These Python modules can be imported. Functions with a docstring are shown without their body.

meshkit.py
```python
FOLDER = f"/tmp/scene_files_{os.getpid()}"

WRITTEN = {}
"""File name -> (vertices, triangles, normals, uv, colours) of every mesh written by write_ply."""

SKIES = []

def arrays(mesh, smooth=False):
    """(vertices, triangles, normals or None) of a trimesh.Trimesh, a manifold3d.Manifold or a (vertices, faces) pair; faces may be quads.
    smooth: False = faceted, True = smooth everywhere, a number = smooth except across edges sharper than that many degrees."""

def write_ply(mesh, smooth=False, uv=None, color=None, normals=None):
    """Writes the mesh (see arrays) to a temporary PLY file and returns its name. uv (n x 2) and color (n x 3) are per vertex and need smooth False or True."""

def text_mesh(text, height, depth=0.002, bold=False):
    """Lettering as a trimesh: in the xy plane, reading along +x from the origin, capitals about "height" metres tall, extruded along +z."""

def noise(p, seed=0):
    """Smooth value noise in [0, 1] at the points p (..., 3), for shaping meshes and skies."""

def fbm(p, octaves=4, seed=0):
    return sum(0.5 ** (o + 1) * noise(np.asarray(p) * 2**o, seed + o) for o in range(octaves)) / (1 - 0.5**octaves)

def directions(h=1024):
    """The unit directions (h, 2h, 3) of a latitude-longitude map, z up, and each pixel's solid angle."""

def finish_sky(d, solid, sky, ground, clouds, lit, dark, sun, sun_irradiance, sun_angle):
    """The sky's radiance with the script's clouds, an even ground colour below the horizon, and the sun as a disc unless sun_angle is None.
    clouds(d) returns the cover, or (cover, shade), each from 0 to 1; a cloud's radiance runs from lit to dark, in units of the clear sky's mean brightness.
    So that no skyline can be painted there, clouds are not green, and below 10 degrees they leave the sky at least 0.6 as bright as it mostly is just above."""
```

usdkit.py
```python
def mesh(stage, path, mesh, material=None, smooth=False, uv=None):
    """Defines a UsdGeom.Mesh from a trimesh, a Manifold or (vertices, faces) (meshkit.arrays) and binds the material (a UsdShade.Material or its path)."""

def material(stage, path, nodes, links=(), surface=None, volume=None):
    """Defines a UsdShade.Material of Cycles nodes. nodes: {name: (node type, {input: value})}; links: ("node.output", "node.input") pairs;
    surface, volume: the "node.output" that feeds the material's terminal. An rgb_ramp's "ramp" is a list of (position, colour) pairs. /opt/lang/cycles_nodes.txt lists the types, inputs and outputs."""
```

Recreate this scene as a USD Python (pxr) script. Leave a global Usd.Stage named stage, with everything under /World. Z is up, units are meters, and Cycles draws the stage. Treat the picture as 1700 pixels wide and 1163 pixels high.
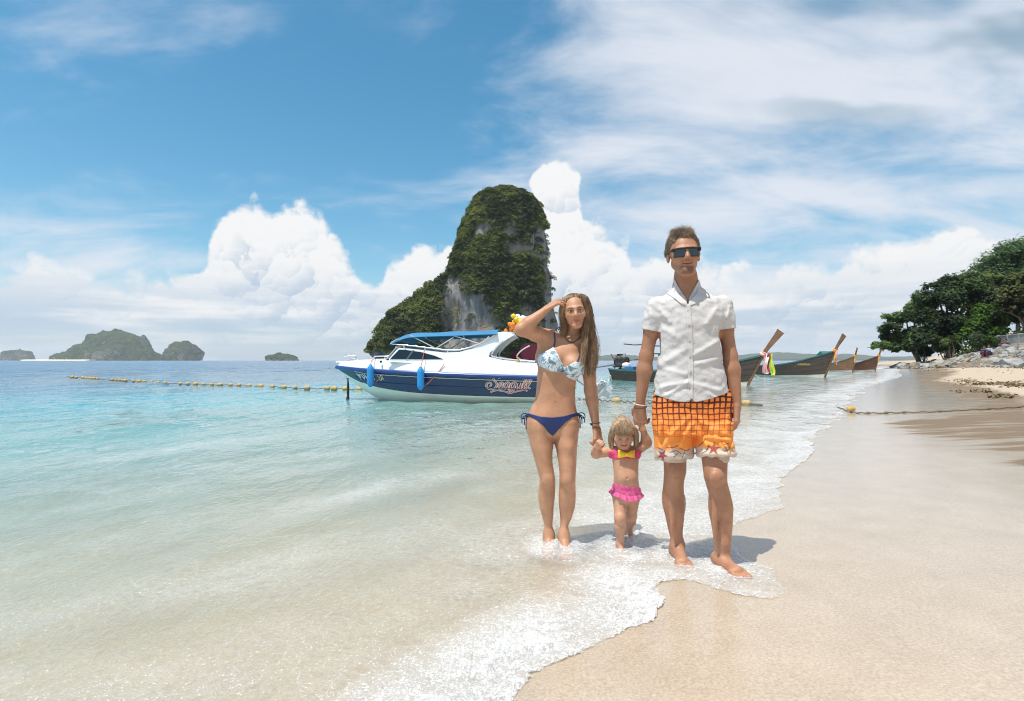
import math, numpy as np, trimesh, usdkit, meshkit
from pxr import Usd, UsdGeom, UsdLux, UsdShade, Gf, Sdf, Vt
from scipy.spatial import cKDTree
from scipy.interpolate import PchipInterpolator, CubicSpline
from shapely.geometry import Polygon, LineString, Point
from shapely.ops import unary_union

stage = Usd.Stage.CreateInMemory()
UsdGeom.SetStageUpAxis(stage, 'Z'); UsdGeom.SetStageMetersPerUnit(stage, 1.0)
UsdGeom.Xform.Define(stage, '/World'); UsdGeom.Scope.Define(stage, '/World/Looks')

# ---------------- camera -------------------------------------------------
FPX, CX, CY, HOR, CAMZ = 944.0, 850.0, 581.5, 598.0, 1.12     # photograph is 1700 x 1163
cam = UsdGeom.Camera.Define(stage, '/World/camera')
cam.CreateHorizontalApertureAttr(36.0)
cam.CreateVerticalApertureAttr(36.0 * 701 / 1024)
cam.CreateFocalLengthAttr(36.0 * FPX / 1700)
cam.CreateClippingRangeAttr(Gf.Vec2f(0.05, 100000))
PITCH = math.atan((HOR - CY) / FPX)
cam.AddTranslateOp().Set(Gf.Vec3d(0, 0, CAMZ))
cam.AddRotateXOp().Set(90 + math.degrees(PITCH))
cam.CreateExposureAttr(0.18)

# ---------------- sun and sky --------------------------------------------
SUN = np.array([-0.25, -0.21, 0.95]); SUN /= np.linalg.norm(SUN)
SUN_EL, SUN_ROT = math.asin(SUN[2]), math.atan2(SUN[0], SUN[1])
sun = UsdLux.DistantLight.Define(stage, '/World/sun')
sun.CreateIntensityAttr(1.25); sun.CreateAngleAttr(0.5); sun.CreateColorAttr(Gf.Vec3f(1.0, 0.95, 0.87))
sun.CreateNormalizeAttr(True) if hasattr(sun, 'CreateNormalizeAttr') else None
q = Gf.Rotation(Gf.Vec3d(0, 0, 1), Gf.Vec3d(*map(float, SUN)))
sun.AddTransformOp().Set(Gf.Matrix4d().SetRotate(q))

class G:
    """Small node graph writer: every call makes a node and returns its name."""
    def __init__(s): s.n, s.l, s.i = {}, [], 0
    def __call__(s, kind, out=None, **kw):
        s.i += 1; name = f'{kind}_{s.i}'; vals = {}
        for k, v in kw.items():
            if isinstance(v, str) and '.' in v and v.split('.')[0] in s.n: s.l.append((v, f'{name}.{k}'))
            else: vals[k] = v
        s.n[name] = (kind, vals)
        return f'{name}.{out}' if out else name
    def math(s, t, a, b=0.5, c=0.0, clamp=False): return s('math', 'value', math_type=t, value1=a, value2=b, value3=c, use_clamp=clamp)
    def vmath(s, t, a, b=(0, 0, 0), out='vector', **k): return s('vector_math', out, math_type=t, vector1=a, vector2=b, **k)
    def ss(s, v, a, b, lo=0.0, hi=1.0): return s('map_range', 'result', range_type='smoothstep', value=v, from_min=a, from_max=b, to_min=lo, to_max=hi, clamp=True)
    def lin(s, v, a, b, lo=0.0, hi=1.0): return s('map_range', 'result', range_type='linear', value=v, from_min=a, from_max=b, to_min=lo, to_max=hi, clamp=True)
    def noise(s, v, scale, detail=4.0, rough=0.55, out='fac', **k): return s('noise_texture', out, vector=v, scale=scale, detail=detail, roughness=rough, **k)
    def mixc(s, f, a, b): return s('mix_color', 'result', fac=f, a=a, b=b)
    def done(s, path, surface=None, volume=None): return usdkit.material(stage, path, s.n, s.l, surface=surface, volume=volume)

def sky_material():
    g = G()
    sky = g('sky_texture', 'color', sky_type='single_scattering', sun_disc=False, sun_elevation=SUN_EL, sun_rotation=SUN_ROT,
            altitude=0.0, air_density=1.0, aerosol_density=1.0, ozone_density=2.2)
    d = g('texture_coordinate', 'generated')
    sp = g('separate_xyz', None, vector=d)
    X, Y, Z = sp + '.x', sp + '.y', sp + '.z'
    az = g.math('arctan2', X, Y)                       # 0 straight ahead of the camera, + to the right
    el = g.math('arcsine', Z)
    # --- cumulus: heaped clouds standing along the horizon, lit from above
    # (azimuth, elevation, width, height) of the heaps, radians
    def px(x, y): return math.atan2(x - CX, FPX), math.atan2((HOR - y) * math.cos(math.atan2(x - CX, FPX)), FPX)
    # outline of the heaps: elevation of the tops against azimuth (from -1.1 to 1.1 radians)
    tops = [(-700, 440), (-400, 430), (-200, 445), (-60, 470), (0, 472), (60, 455), (130, 462), (215, 470), (290, 452), (340, 440), (352, 395), (375, 352), (402, 318), (420, 308), (438, 318), (450, 332), (490, 345), (530, 360), (562, 385), (590, 425), (605, 455), (618, 468), (640, 430), (690, 420), (735, 430), (800, 440),
            (868, 420), (876, 300), (895, 272), (930, 268), (958, 285), (968, 335), (1000, 365), (1045, 395), (1065, 430), (1080, 412), (1120, 412), (1160, 445), (1250, 452), (1330, 430), (1430, 425), (1500, 400), (1560, 372), (1610, 362), (1680, 372), (1760, 380), (1900, 360), (2100, 390), (2500, 420)]
    xs = np.linspace(-1.1, 1.1, 256); aa = np.array([px(x, y)[0] for x, y in tops]); ee = np.array([px(x, y)[1] for x, y in tops])
    tops_el = np.interp(xs, aa, ee)
    t = g('rgb_ramp', 'color', fac=g.lin(az, -1.1, 1.1), ramp=[(float(i) / 255, (float(e), 0.0, 0.0)) for i, e in enumerate(tops_el)])
    t = g('separate_color', 'r', color_type='rgb', color=t)
    nn = g('noise_texture', None, vector=d, scale=9.0, detail=5.0, roughness=0.6)
    warped = g.vmath('multiply_add', nn + '.color', (0.10, 0.10, 0.10), vector3=d)
    vo = g('voronoi_texture', None, vector=warped, scale=17.0, feature='f1')
    vs = g('voronoi_texture', None, vector=warped, scale=44.0, feature='f1')
    wob = g.math('multiply_add', vo + '.distance', -0.050, g.math('multiply_add', nn + '.fac', 0.15, -0.050))
    wob = g.math('multiply_add', vs + '.distance', -0.022, g.math('add', wob, 0.008))
    dens = g.math('add', g.math('subtract', t, el), wob)
    cov = g.ss(dens, -0.007, 0.020)
    def rel(v, s):                                       # height within a lump of cloud: tops catch the sun
        p = g.vmath('subtract', warped, v + '.position')
        return g.math('multiply', g.vmath('dot_product', p, (-0.45, 0.0, 0.89), out='value'), s)
    lit = g.math('add', g.math('multiply', rel(vo, 17.0), 0.55), g.math('multiply', rel(vs, 44.0), 0.28))
    lit = g.math('add', lit, g.math('multiply_add', nn + '.fac', 2.2, -1.1))
    lit = g.math('add', lit, g.math('multiply', g.ss(dens, 0.10, 0.0), 0.35))
    shade = g.ss(lit, 0.25, -0.70)
    low = g.ss(el, 0.02, 0.17)                                          # flat grey bases near the horizon
    # fade of cloud bases into the haze band
    base = g.noise(g.vmath('multiply', d, (3.0, 3.0, 26.0)), 1.6, 3.0, 0.55)
    cu_col = g.mixc(shade, (1.0, 1.0, 1.0), (0.58, 0.68, 0.82))
    cu_col = g.mixc(g.math('multiply', g.math('subtract', 1.0, low), g.ss(base, 0.30, 0.62)), cu_col, (0.46, 0.61, 0.77))
    # --- high thin cloud: soft streaks on a plane above, denser to the right
    inv = g.math('divide', 1.0, g.math('maximum', g.math('add', Z, 0.26), 0.10))
    pl = g('combine_xyz', 'vector', x=g.math('multiply', X, inv), y=g.math('multiply', Y, inv), z=0.0)
    rot = g('mapping', 'vector', mapping_type='point', vector=pl, rotation=(0, 0, -0.75), scale=(0.75, 1.5, 1.0))
    ci = g.noise(rot, 2.1, 7.0, 0.60, distortion=0.35)
    bigm = g.noise(pl, 0.9, 1.0, 0.5)
    side = g.ss(az, -0.30, 0.42)
    leftlow = g.math('multiply', g.ss(az, -0.38, -0.62), g.math('multiply', g.ss(el, 0.30, 0.16), 1.0))
    cfac = g.math('add', g.math('multiply', side, 0.46), g.math('multiply', leftlow, 0.33))
    cfac = g.math('add', cfac, g.math('multiply', g.math('subtract', bigm, 0.5), 0.45))
    ccov = g.ss(g.math('add', g.math('multiply', ci, 1.35), cfac), 0.70, 1.28)
    ccov = g.math('multiply', ccov, 0.93)
    dark = g.math('multiply', g.ss(g.noise(rot, 2.6, 3.0, 0.55), 0.46, 0.62), g.math('multiply', g.ss(el, 0.27, 0.42), g.ss(az, 0.25, 0.62)))
    ci_col = g.mixc(dark, (0.86, 0.90, 0.98), (0.36, 0.49, 0.60))
    # --- put together; a cloud's brightness is in the units of the sky texture
    CL = 8.8
    hz = g.ss(el, 0.16, -0.01)
    clear = g('hsv', 'color', hue=0.479, saturation=1.34, value=1.42, fac=1.0, color=sky)
    clear = g.mixc(g.math('multiply', hz, 0.45), clear, tuple(CL * np.array([0.48, 0.68, 0.86])))
    c1 = g.mixc(ccov, clear, g.vmath('scale', ci_col, scale=CL * 0.98))
    c2 = g.mixc(g.math('multiply', cov, g.ss(el, -0.02, 0.075, 0.0, 1.0)), c1, g.vmath('scale', cu_col, scale=CL))
    bg = g('background_shader', 'background', color=c2, strength=0.095)
    return g.done('/World/Looks/sky_look', surface=bg)

dome = UsdLux.DomeLight.Define(stage, '/World/sky')
dome.GetPrim().SetCustomDataByKey('kind', 'structure')
UsdShade.MaterialBindingAPI.Apply(dome.GetPrim()).Bind(sky_material())
# ---------------- helpers ---------------------------------------------------
used = {}
def free(parent, name):
    key = (parent, name); n = used.get(key, 0); used[key] = n + 1
    return f'{parent}/{name}' + (f'_{n:03d}' if n else '')
def tag(p, label=None, cat=None, group=None, kind=None):
    p = p.GetPrim() if hasattr(p, 'GetPrim') else p
    for k, v in (('label', label), ('category', cat), ('group', group), ('kind', kind)):
        if v: p.SetCustomDataByKey(k, v)
    return p
def thing(name, label, cat, loc=(0, 0, 0), rz=0.0, group=None):
    x = UsdGeom.Xform.Define(stage, free('/World', name))
    x.AddTranslateOp().Set(Gf.Vec3d(*map(float, loc)))
    if rz: x.AddRotateZOp().Set(math.degrees(rz))
    return tag(x, label, cat, group)
def path_of(p): return str(p.GetPath()) if p is not None else '/World'
def obj(name, mesh, mat, parent=None, smooth=False, color=None, fl=None, label=None):
    """One Mesh prim; color: per vertex colours (primvar Cd), fl: {name: per vertex floats}."""
    m = usdkit.mesh(stage, free(path_of(parent), name), mesh, mat, smooth)
    pv = UsdGeom.PrimvarsAPI(m)
    if color is not None: pv.CreatePrimvar('Cd', Sdf.ValueTypeNames.Color3fArray, 'vertex').Set(Vt.Vec3fArray.FromNumpy(np.asarray(color, np.float32)))
    for k, v in (fl or {}).items(): pv.CreatePrimvar(k, Sdf.ValueTypeNames.FloatArray, 'vertex').Set(Vt.FloatArray.FromNumpy(np.asarray(v, np.float32)))
    if label: m.GetPrim().SetCustomDataByKey('label', label)
    return m.GetPrim()
def dup(src, loc, rz=0.0, scale=None, label=None, group=None):
    was = src.GetCustomData()
    x = UsdGeom.Xform.Define(stage, free('/World', src.GetName().rstrip('0123456789').rstrip('_')))
    x.AddTranslateOp().Set(Gf.Vec3d(*map(float, loc)))
    x.GetPrim().GetReferences().AddInternalReference(src.GetPath()); x.GetPrim().SetInstanceable(True)
    x.ClearXformOpOrder(); x.AddTranslateOp().Set(Gf.Vec3d(*map(float, loc))); x.AddRotateZOp().Set(math.degrees(rz))
    if scale is not None: x.AddScaleOp().Set(Gf.Vec3f(*map(float, np.broadcast_to(scale, 3))))
    return tag(x, label or was.get('label'), was.get('category'), group or was.get('group'))
def curves(name, lines, widths, mat, parent=None):
    """Strands: lines is a list of (n, 3) arrays; widths a number or list of arrays."""
    c = UsdGeom.BasisCurves.Define(stage, free(path_of(parent), name))
    c.CreateTypeAttr('linear'); c.CreateCurveVertexCountsAttr([len(l) for l in lines])
    c.CreatePointsAttr(Vt.Vec3fArray.FromNumpy(np.vstack(lines).astype(np.float32)))
    w = np.concatenate([np.broadcast_to(x, len(l)) for x, l in zip(widths if isinstance(widths, list) else [widths] * len(lines), lines)])
    c.CreateWidthsAttr(Vt.FloatArray.FromNumpy(w.astype(np.float32))); c.SetWidthsInterpolation('vertex')
    UsdShade.MaterialBindingAPI.Apply(c.GetPrim()).Bind(mat)
    return c.GetPrim()
def at(px, py, Y): return np.array([(px - CX) / FPX * Y, Y, CAMZ + (HOR - py) / FPX * Y])
def ray_ground(px, py, z=0.0):
    Y = (CAMZ - z) * FPX / (py - HOR); return at(px, py, Y)
def tube(pts, r, n=8, closed=False):
    """A round bar along pts; r a radius or one per point."""
    pts = np.asarray(pts, float); m = len(pts); r = np.broadcast_to(r, m)
    t = np.gradient(pts, axis=0); t /= np.linalg.norm(t, axis=1, keepdims=True) + 1e-12
    ref = np.array([0, 0, 1.0]) if abs(t[:, 2]).mean() < 0.8 else np.array([0, 1.0, 0])
    u = np.cross(t, ref); u /= np.linalg.norm(u, axis=1, keepdims=True) + 1e-12; v = np.cross(t, u)
    a = np.linspace(0, 2 * np.pi, n, endpoint=False)
    P = pts[:, None] + r[:, None, None] * (np.cos(a)[None, :, None] * u[:, None] + np.sin(a)[None, :, None] * v[:, None])
    V = np.vstack([P.reshape(-1, 3), pts[:1], pts[-1:]]); F = []
    for i in range(m - 1):
        for j in range(n):
            k = (j + 1) % n; A, B, C, D = i * n + j, i * n + k, (i + 1) * n + k, (i + 1) * n + j
            F += [(A, B, C), (A, C, D)]
    for j in range(n):
        k = (j + 1) % n; F += [(m * n, k, j), (m * n + 1, (m - 1) * n + j, (m - 1) * n + k)]
    return trimesh.Trimesh(V, F, process=False)
def cat(*ms): return trimesh.util.concatenate([m for m in ms if m is not None])
def boxm(size, c=(0, 0, 0), rz=0.0, bev=0.0):
    b = trimesh.creation.box(size)
    if bev:
        s = np.array(size) / 2 - bev
        pts = np.array([[x * (s[0] + (bev if k == 0 else 0)), y * (s[1] + (bev if k == 1 else 0)), z * (s[2] + (bev if k == 2 else 0))] for k in range(3) for x in (-1, 1) for y in (-1, 1) for z in (-1, 1)])
        b = trimesh.convex.convex_hull(pts)
    if rz: b.apply_transform(trimesh.transformations.rotation_matrix(rz, [0, 0, 1]))
    b.apply_translation(c); return b
def loft(rings, close_u=True, caps=True):
    """rings: (m, n, 3). Surface through them."""
    R = np.asarray(rings, float); m, n = R.shape[:2]; F = []
    lim = n if close_u else n - 1
    i, j = np.meshgrid(np.arange(m - 1), np.arange(lim), indexing='ij'); k = (j + 1) % n
    A, B, C, D = i * n + j, i * n + k, (i + 1) * n + k, (i + 1) * n + j
    F = np.concatenate([np.stack([A, B, C], -1).reshape(-1, 3), np.stack([A, C, D], -1).reshape(-1, 3)])
    V = R.reshape(-1, 3)
    if caps and close_u:
        V = np.vstack([V, R[0].mean(0), R[-1].mean(0)]); a = np.arange(n); b = (a + 1) % n
        F = np.vstack([F, np.stack([np.full(n, m * n), b, a], -1), np.stack([np.full(n, m * n + 1), (m - 1) * n + a, (m - 1) * n + b], -1)])
    return trimesh.Trimesh(V, F, process=False)
def thick(m, t):
    """Gives an open sheet a thickness along its normals."""
    m = trimesh.Trimesh(m.vertices, m.faces, process=True); n = m.vertex_normals
    V = np.vstack([m.vertices + n * t / 2, m.vertices - n * t / 2]); k = len(m.vertices)
    e = m.edges_sorted; u, idx, c = np.unique(e, axis=0, return_index=True, return_counts=True)
    b = m.edges[idx[c == 1]]
    F = np.vstack([m.faces, m.faces[:, ::-1] + k, np.stack([b[:, 1], b[:, 0], b[:, 0] + k], 1), np.stack([b[:, 1], b[:, 0] + k, b[:, 1] + k], 1)])
    return trimesh.Trimesh(V, F, process=False)
def plain(name, color, rough=0.5, noise=0.0, scale=8.0, bump=0.0, bscale=None, metal=0.0, spec=0.5, coat=0.0, sub=0.0, dist=0.01):
    g = G(); co = g('texture_coordinate', 'object')
    kw = dict(roughness=rough, metallic=metal, specular_ior_level=spec, coat_weight=coat)
    if sub: kw.update(subsurface_weight=sub, subsurface_scale=0.01, subsurface_radius=(1.0, 0.35, 0.2))
    if noise:
        n = g.noise(co, scale, 4.0); c = np.array(color)
        kw['base_color'] = g('rgb_ramp', 'color', fac=n, ramp=[(0.25, tuple(c * (1 - noise))), (0.75, tuple(np.minimum(c * (1 + noise), 0.95)))])
    else: kw['base_color'] = tuple(color)
    if bump: kw['normal'] = g('bump', 'normal', height=g.noise(co, bscale or scale * 3, 4.0), strength=bump, distance=dist)
    return g.done('/World/Looks/' + name, surface=g('principled_bsdf', 'BSDF', **kw))
def fbm(p, o=4, seed=0): return meshkit.fbm(p, o, seed)
# ---------------- implicit surfaces: one continuous skin from blended limbs -----
def surface_nets(F, org, h):
    s = F < 0; nx, ny, nz = F.shape
    idx = -np.ones((nx - 1, ny - 1, nz - 1), np.int64)
    c = np.zeros((nx - 1, ny - 1, nz - 1), np.int8)
    for a in (0, 1):
        for b in (0, 1):
            for d in (0, 1): c += s[a:nx - 1 + a, b:ny - 1 + b, d:nz - 1 + d]
    I = np.argwhere((c > 0) & (c < 8)); idx[tuple(I.T)] = np.arange(len(I))
    corner = [(a, b, d) for a in (0, 1) for b in (0, 1) for d in (0, 1)]
    val = np.stack([F[I[:, 0] + a, I[:, 1] + b, I[:, 2] + d] for a, b, d in corner], 1).astype(float)
    acc = np.zeros((len(I), 3)); cnt = np.zeros(len(I))
    for i, p in enumerate(corner):
        for j, q_ in enumerate(corner):
            if j > i and sum(abs(np.subtract(p, q_))) == 1:
                v0, v1 = val[:, i], val[:, j]; m = (v0 < 0) != (v1 < 0)
                t = np.where(m, v0 / np.where(m, v0 - v1, 1), 0)
                acc += m[:, None] * (np.array(p) + t[:, None] * (np.array(q_) - np.array(p))); cnt += m
    V = org + h * (I + acc / np.maximum(cnt, 1)[:, None])
    Q = []
    for ax in range(3):
        sl0 = [slice(1, -1)] * 3; sl0[ax] = slice(0, -1); sl1 = [slice(1, -1)] * 3; sl1[ax] = slice(1, None)
        A, B = s[tuple(sl0)], s[tuple(sl1)]; E = np.argwhere(A != B)
        if not len(E): continue
        sg = A[tuple(E.T)]; P = E.copy(); o = [k for k in range(3) if k != ax]; P[:, o[0]] += 1; P[:, o[1]] += 1
        def cell(d0, d1):
            C = P.copy(); C[:, o[0]] += d0; C[:, o[1]] += d1; return idx[tuple(C.T)]
        q4 = np.stack([cell(-1, -1), cell(0, -1), cell(0, 0), cell(-1, 0)], 1)
        if ax == 1: sg = ~sg
        q4 = np.where(sg[:, None], q4, q4[:, ::-1]); Q.append(q4)
    Q = np.vstack(Q)
    return V, np.vstack([Q[:, [0, 1, 2]], Q[:, [0, 2, 3]]])

def smin(a, b, k):
    if k <= 0: return np.minimum(a, b)
    h = np.maximum(k - np.abs(a - b), 0) / k
    return np.minimum(a, b) - h * h * k * 0.25
class Field:
    """A grid of signed distances in a box; limbs are added with smooth unions."""
    def __init__(s, lo, hi, h, fill=1.0):
        s.h = h; s.org = np.array(lo, float); s.n = np.ceil((np.array(hi) - s.org) / h).astype(int) + 1
        s.F = np.full(s.n, fill, np.float32)
    def sub(s, lo, hi):
        a = np.clip(np.floor((np.array(lo) - s.org) / s.h).astype(int), 0, s.n); b = np.clip(np.ceil((np.array(hi) - s.org) / s.h).astype(int) + 1, 0, s.n)
        if (b <= a).any(): return None, None
        ax = [s.org[k] + s.h * np.arange(a[k], b[k]) for k in range(3)]
        return tuple(slice(a[k], b[k]) for k in range(3)), np.stack(np.meshgrid(*ax, indexing='ij'), -1)
    def put(s, f, lo, hi, k=0.02, op='add'):
        pad = k + 3 * s.h; sl, P = s.sub(np.array(lo) - pad, np.array(hi) + pad)
        if sl is None: return
        v = f(P).astype(np.float32); old = s.F[sl]
        s.F[sl] = smin(old, v, k) if op == 'add' else -smin(-old, v, k)
    def cone(s, a, b, ra, rb, k=0.02, op='add'):
        a, b = np.array(a, float), np.array(b, float); r = max(ra, rb)
        def f(P):
            ab = b - a; t = np.clip(((P - a) @ ab) / max(ab @ ab, 1e-12), 0, 1)
            return np.linalg.norm(P - a - t[..., None] * ab, axis=-1) - (ra + (rb - ra) * t)
        s.put(f, np.minimum(a, b) - r, np.maximum(a, b) + r, k, op)
    def ell(s, c, r, M=None, k=0.02, op='add'):
        c, r = np.array(c, float), np.array(r, float); R = np.eye(3) if M is None else np.array(M)    # columns: the axes
        def f(P):
            q_ = (P - c) @ R; k0 = np.linalg.norm(q_ / r, axis=-1); k1 = np.linalg.norm(q_ / (r * r), axis=-1)
            return k0 * (k0 - 1) / np.maximum(k1, 1e-9)
        e = np.abs(R) @ r; s.put(f, c - e, c + e, k, op)
    def loft(s, z, cx, cy, a, b, k=0.02, n=2.0, op='add'):
        """A limb or trunk along z: centre and half widths at the heights z."""
        o = np.argsort(z); z = np.array(z, float)[o]; I = [PchipInterpolator(z, np.broadcast_to(np.array(v, float), len(z))[o]) for v in (cx, cy, a, b)]
        am, bm = np.max(a), np.max(b)
        def f(P):
            zz = np.clip(P[:, :, :, 2], z[0], z[-1]); z1 = zz[0, 0]; X, Y_, A, B = [i(z1) for i in I]
            dx, dy = np.abs(P[..., 0] - X) / A, np.abs(P[..., 1] - Y_) / B
            rho = (dx ** n + dy ** n) ** (1 / n); d = (rho - 1) * np.minimum(A, B)
            e = np.abs(P[..., 2] - zz); return np.where(e > 0, np.sqrt(np.maximum(d, 0) ** 2 + e ** 2) + np.minimum(d, 0) * 0.3, d)
        s.put(f, (np.min(cx) - am, np.min(cy) - bm, z[0]), (np.max(cx) + am, np.max(cy) + bm, z[-1]), k, op)
    def band(s, w):
        I = np.argwhere(np.abs(s.F) < w); return tuple(I.T), s.org + s.h * I
    def mesh(s, smooth=0):
        V, F = surface_nets(s.F, s.org, s.h); m = trimesh.Trimesh(V, F, process=False)
        if smooth: trimesh.smoothing.filter_taubin(m, 0.5, 0.52, smooth)
        return m
    def value(s, P):
        from scipy.ndimage import map_coordinates
        return map_coordinates(s.F, ((np.asarray(P) - s.org) / s.h).T, order=1, mode='nearest')
def poly_sd(poly, x, y):
    """Signed distance (inside negative) from points to a closed polygon."""
    p = np.array(poly, float); q_ = np.roll(p, -1, 0); d = np.full(x.shape, 1e9); ins = np.zeros(x.shape, bool)
    for (x0, y0), (x1, y1) in zip(p, q_):
        ex, ey = x1 - x0, y1 - y0; t = np.clip(((x - x0) * ex + (y - y0) * ey) / (ex * ex + ey * ey + 1e-12), 0, 1)
        d = np.minimum(d, (x - x0 - t * ex) ** 2 + (y - y0 - t * ey) ** 2)
        c = (y0 > y) != (y1 > y)
        if ey: ins ^= c & (x < ex * (y - y0) / ey + x0)
    return np.sqrt(d) * np.where(ins, -1, 1)
def line_d(pts, x, y):
    d = np.full(x.shape, 1e9)
    for (x0, y0), (x1, y1) in zip(pts[:-1], pts[1:]):
        ex, ey = x1 - x0, y1 - y0; t = np.clip(((x - x0) * ex + (y - y0) * ey) / (ex * ex + ey * ey + 1e-12), 0, 1)
        d = np.minimum(d, (x - x0 - t * ex) ** 2 + (y - y0 - t * ey) ** 2)
    return np.sqrt(d)
# ---------------- shore, sea bed, sand ---------------------------------------
shore_pts = [(-400, -420), (-60, -60), (-10, -9), (-2.2, -0.55), (-0.95, 0.95), (-0.45, 1.45), (-0.03, 1.87), (0.11, 2.065), (0.25, 2.15), (0.446, 2.339), (0.625, 2.50), (0.715, 2.70), (0.73, 2.86), (0.84, 2.90), (0.97, 2.84),
             (1.08, 2.70), (1.20, 2.66), (1.30, 2.76), (1.34, 3.0), (1.31, 3.28), (1.41, 3.68), (1.75, 4.08), (2.02, 4.3), (2.27, 4.87), (2.75, 5.7), (3.39, 6.53), (5.2, 9.44), (7.5, 12.9), (10.8, 18.0), (15.8, 25), (26, 38), (36, 53), (46, 68), (50.5, 78), (55, 92), (60, 104), (70, 118), (95, 140), (180, 210), (500, 420), (4000, 1500)]
sp_ = np.array(shore_pts, float); tt = np.concatenate([[0], np.cumsum(np.sqrt(np.linalg.norm(np.diff(sp_, axis=0), axis=1)))])
ts = np.linspace(0, tt[-1], 2500)
shore = np.stack([PchipInterpolator(tt, sp_[:, k])(ts) for k in (0, 1)], 1)
sn = np.gradient(shore, axis=0); sn /= np.linalg.norm(sn, axis=1, keepdims=True); sn = np.stack([sn[:, 1], -sn[:, 0]], 1)   # towards land
stree = cKDTree(shore)
# the lie of the land follows a smoothed shoreline, so that the tongues of the swash leave no folds in the sand
from scipy.ndimage import gaussian_filter1d
near_ = np.exp(-np.linalg.norm(shore - [0.8, 2.6], axis=1) / 8.0)
sm = gaussian_filter1d(shore, 50, axis=0); sm[:40] = shore[:40]; sm[-40:] = shore[-40:]
smn = np.gradient(sm, axis=0); smn /= np.linalg.norm(smn, axis=1, keepdims=True); smn = np.stack([smn[:, 1], -smn[:, 0]], 1)
smtree = cKDTree(sm)
def sdist(x, y, smooth=False):
    """Distance to the water's edge, + on land."""
    P = np.stack([np.ravel(x), np.ravel(y)], 1); t, S, N = (smtree, sm, smn) if smooth else (stree, shore, sn)
    out = np.full(len(P), -900.0); k = np.hypot(P[:, 0], P[:, 1]) < 700; Q = P[k]
    if len(Q):
        d, i = t.query(Q, workers=-1, eps=0.0); s = np.sign(((Q - S[i]) * N[i]).sum(1)); s[s == 0] = 1; out[k] = d * s
    f = ~k & (P[:, 0] > P[:, 1] * 1.2); out[f] = 300.0
    return out.reshape(np.shape(x))
BD, BN = np.array([0.403, 0.914]), np.array([0.914, -0.403])       # the stony bank at the top of the beach
def bank(x, y):
    s = (x - 37) * BD[0] + (y - 38) * BD[1]; u = (x - 37) * BN[0] + (y - 38) * BN[1] + 3.0
    return s, u
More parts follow.
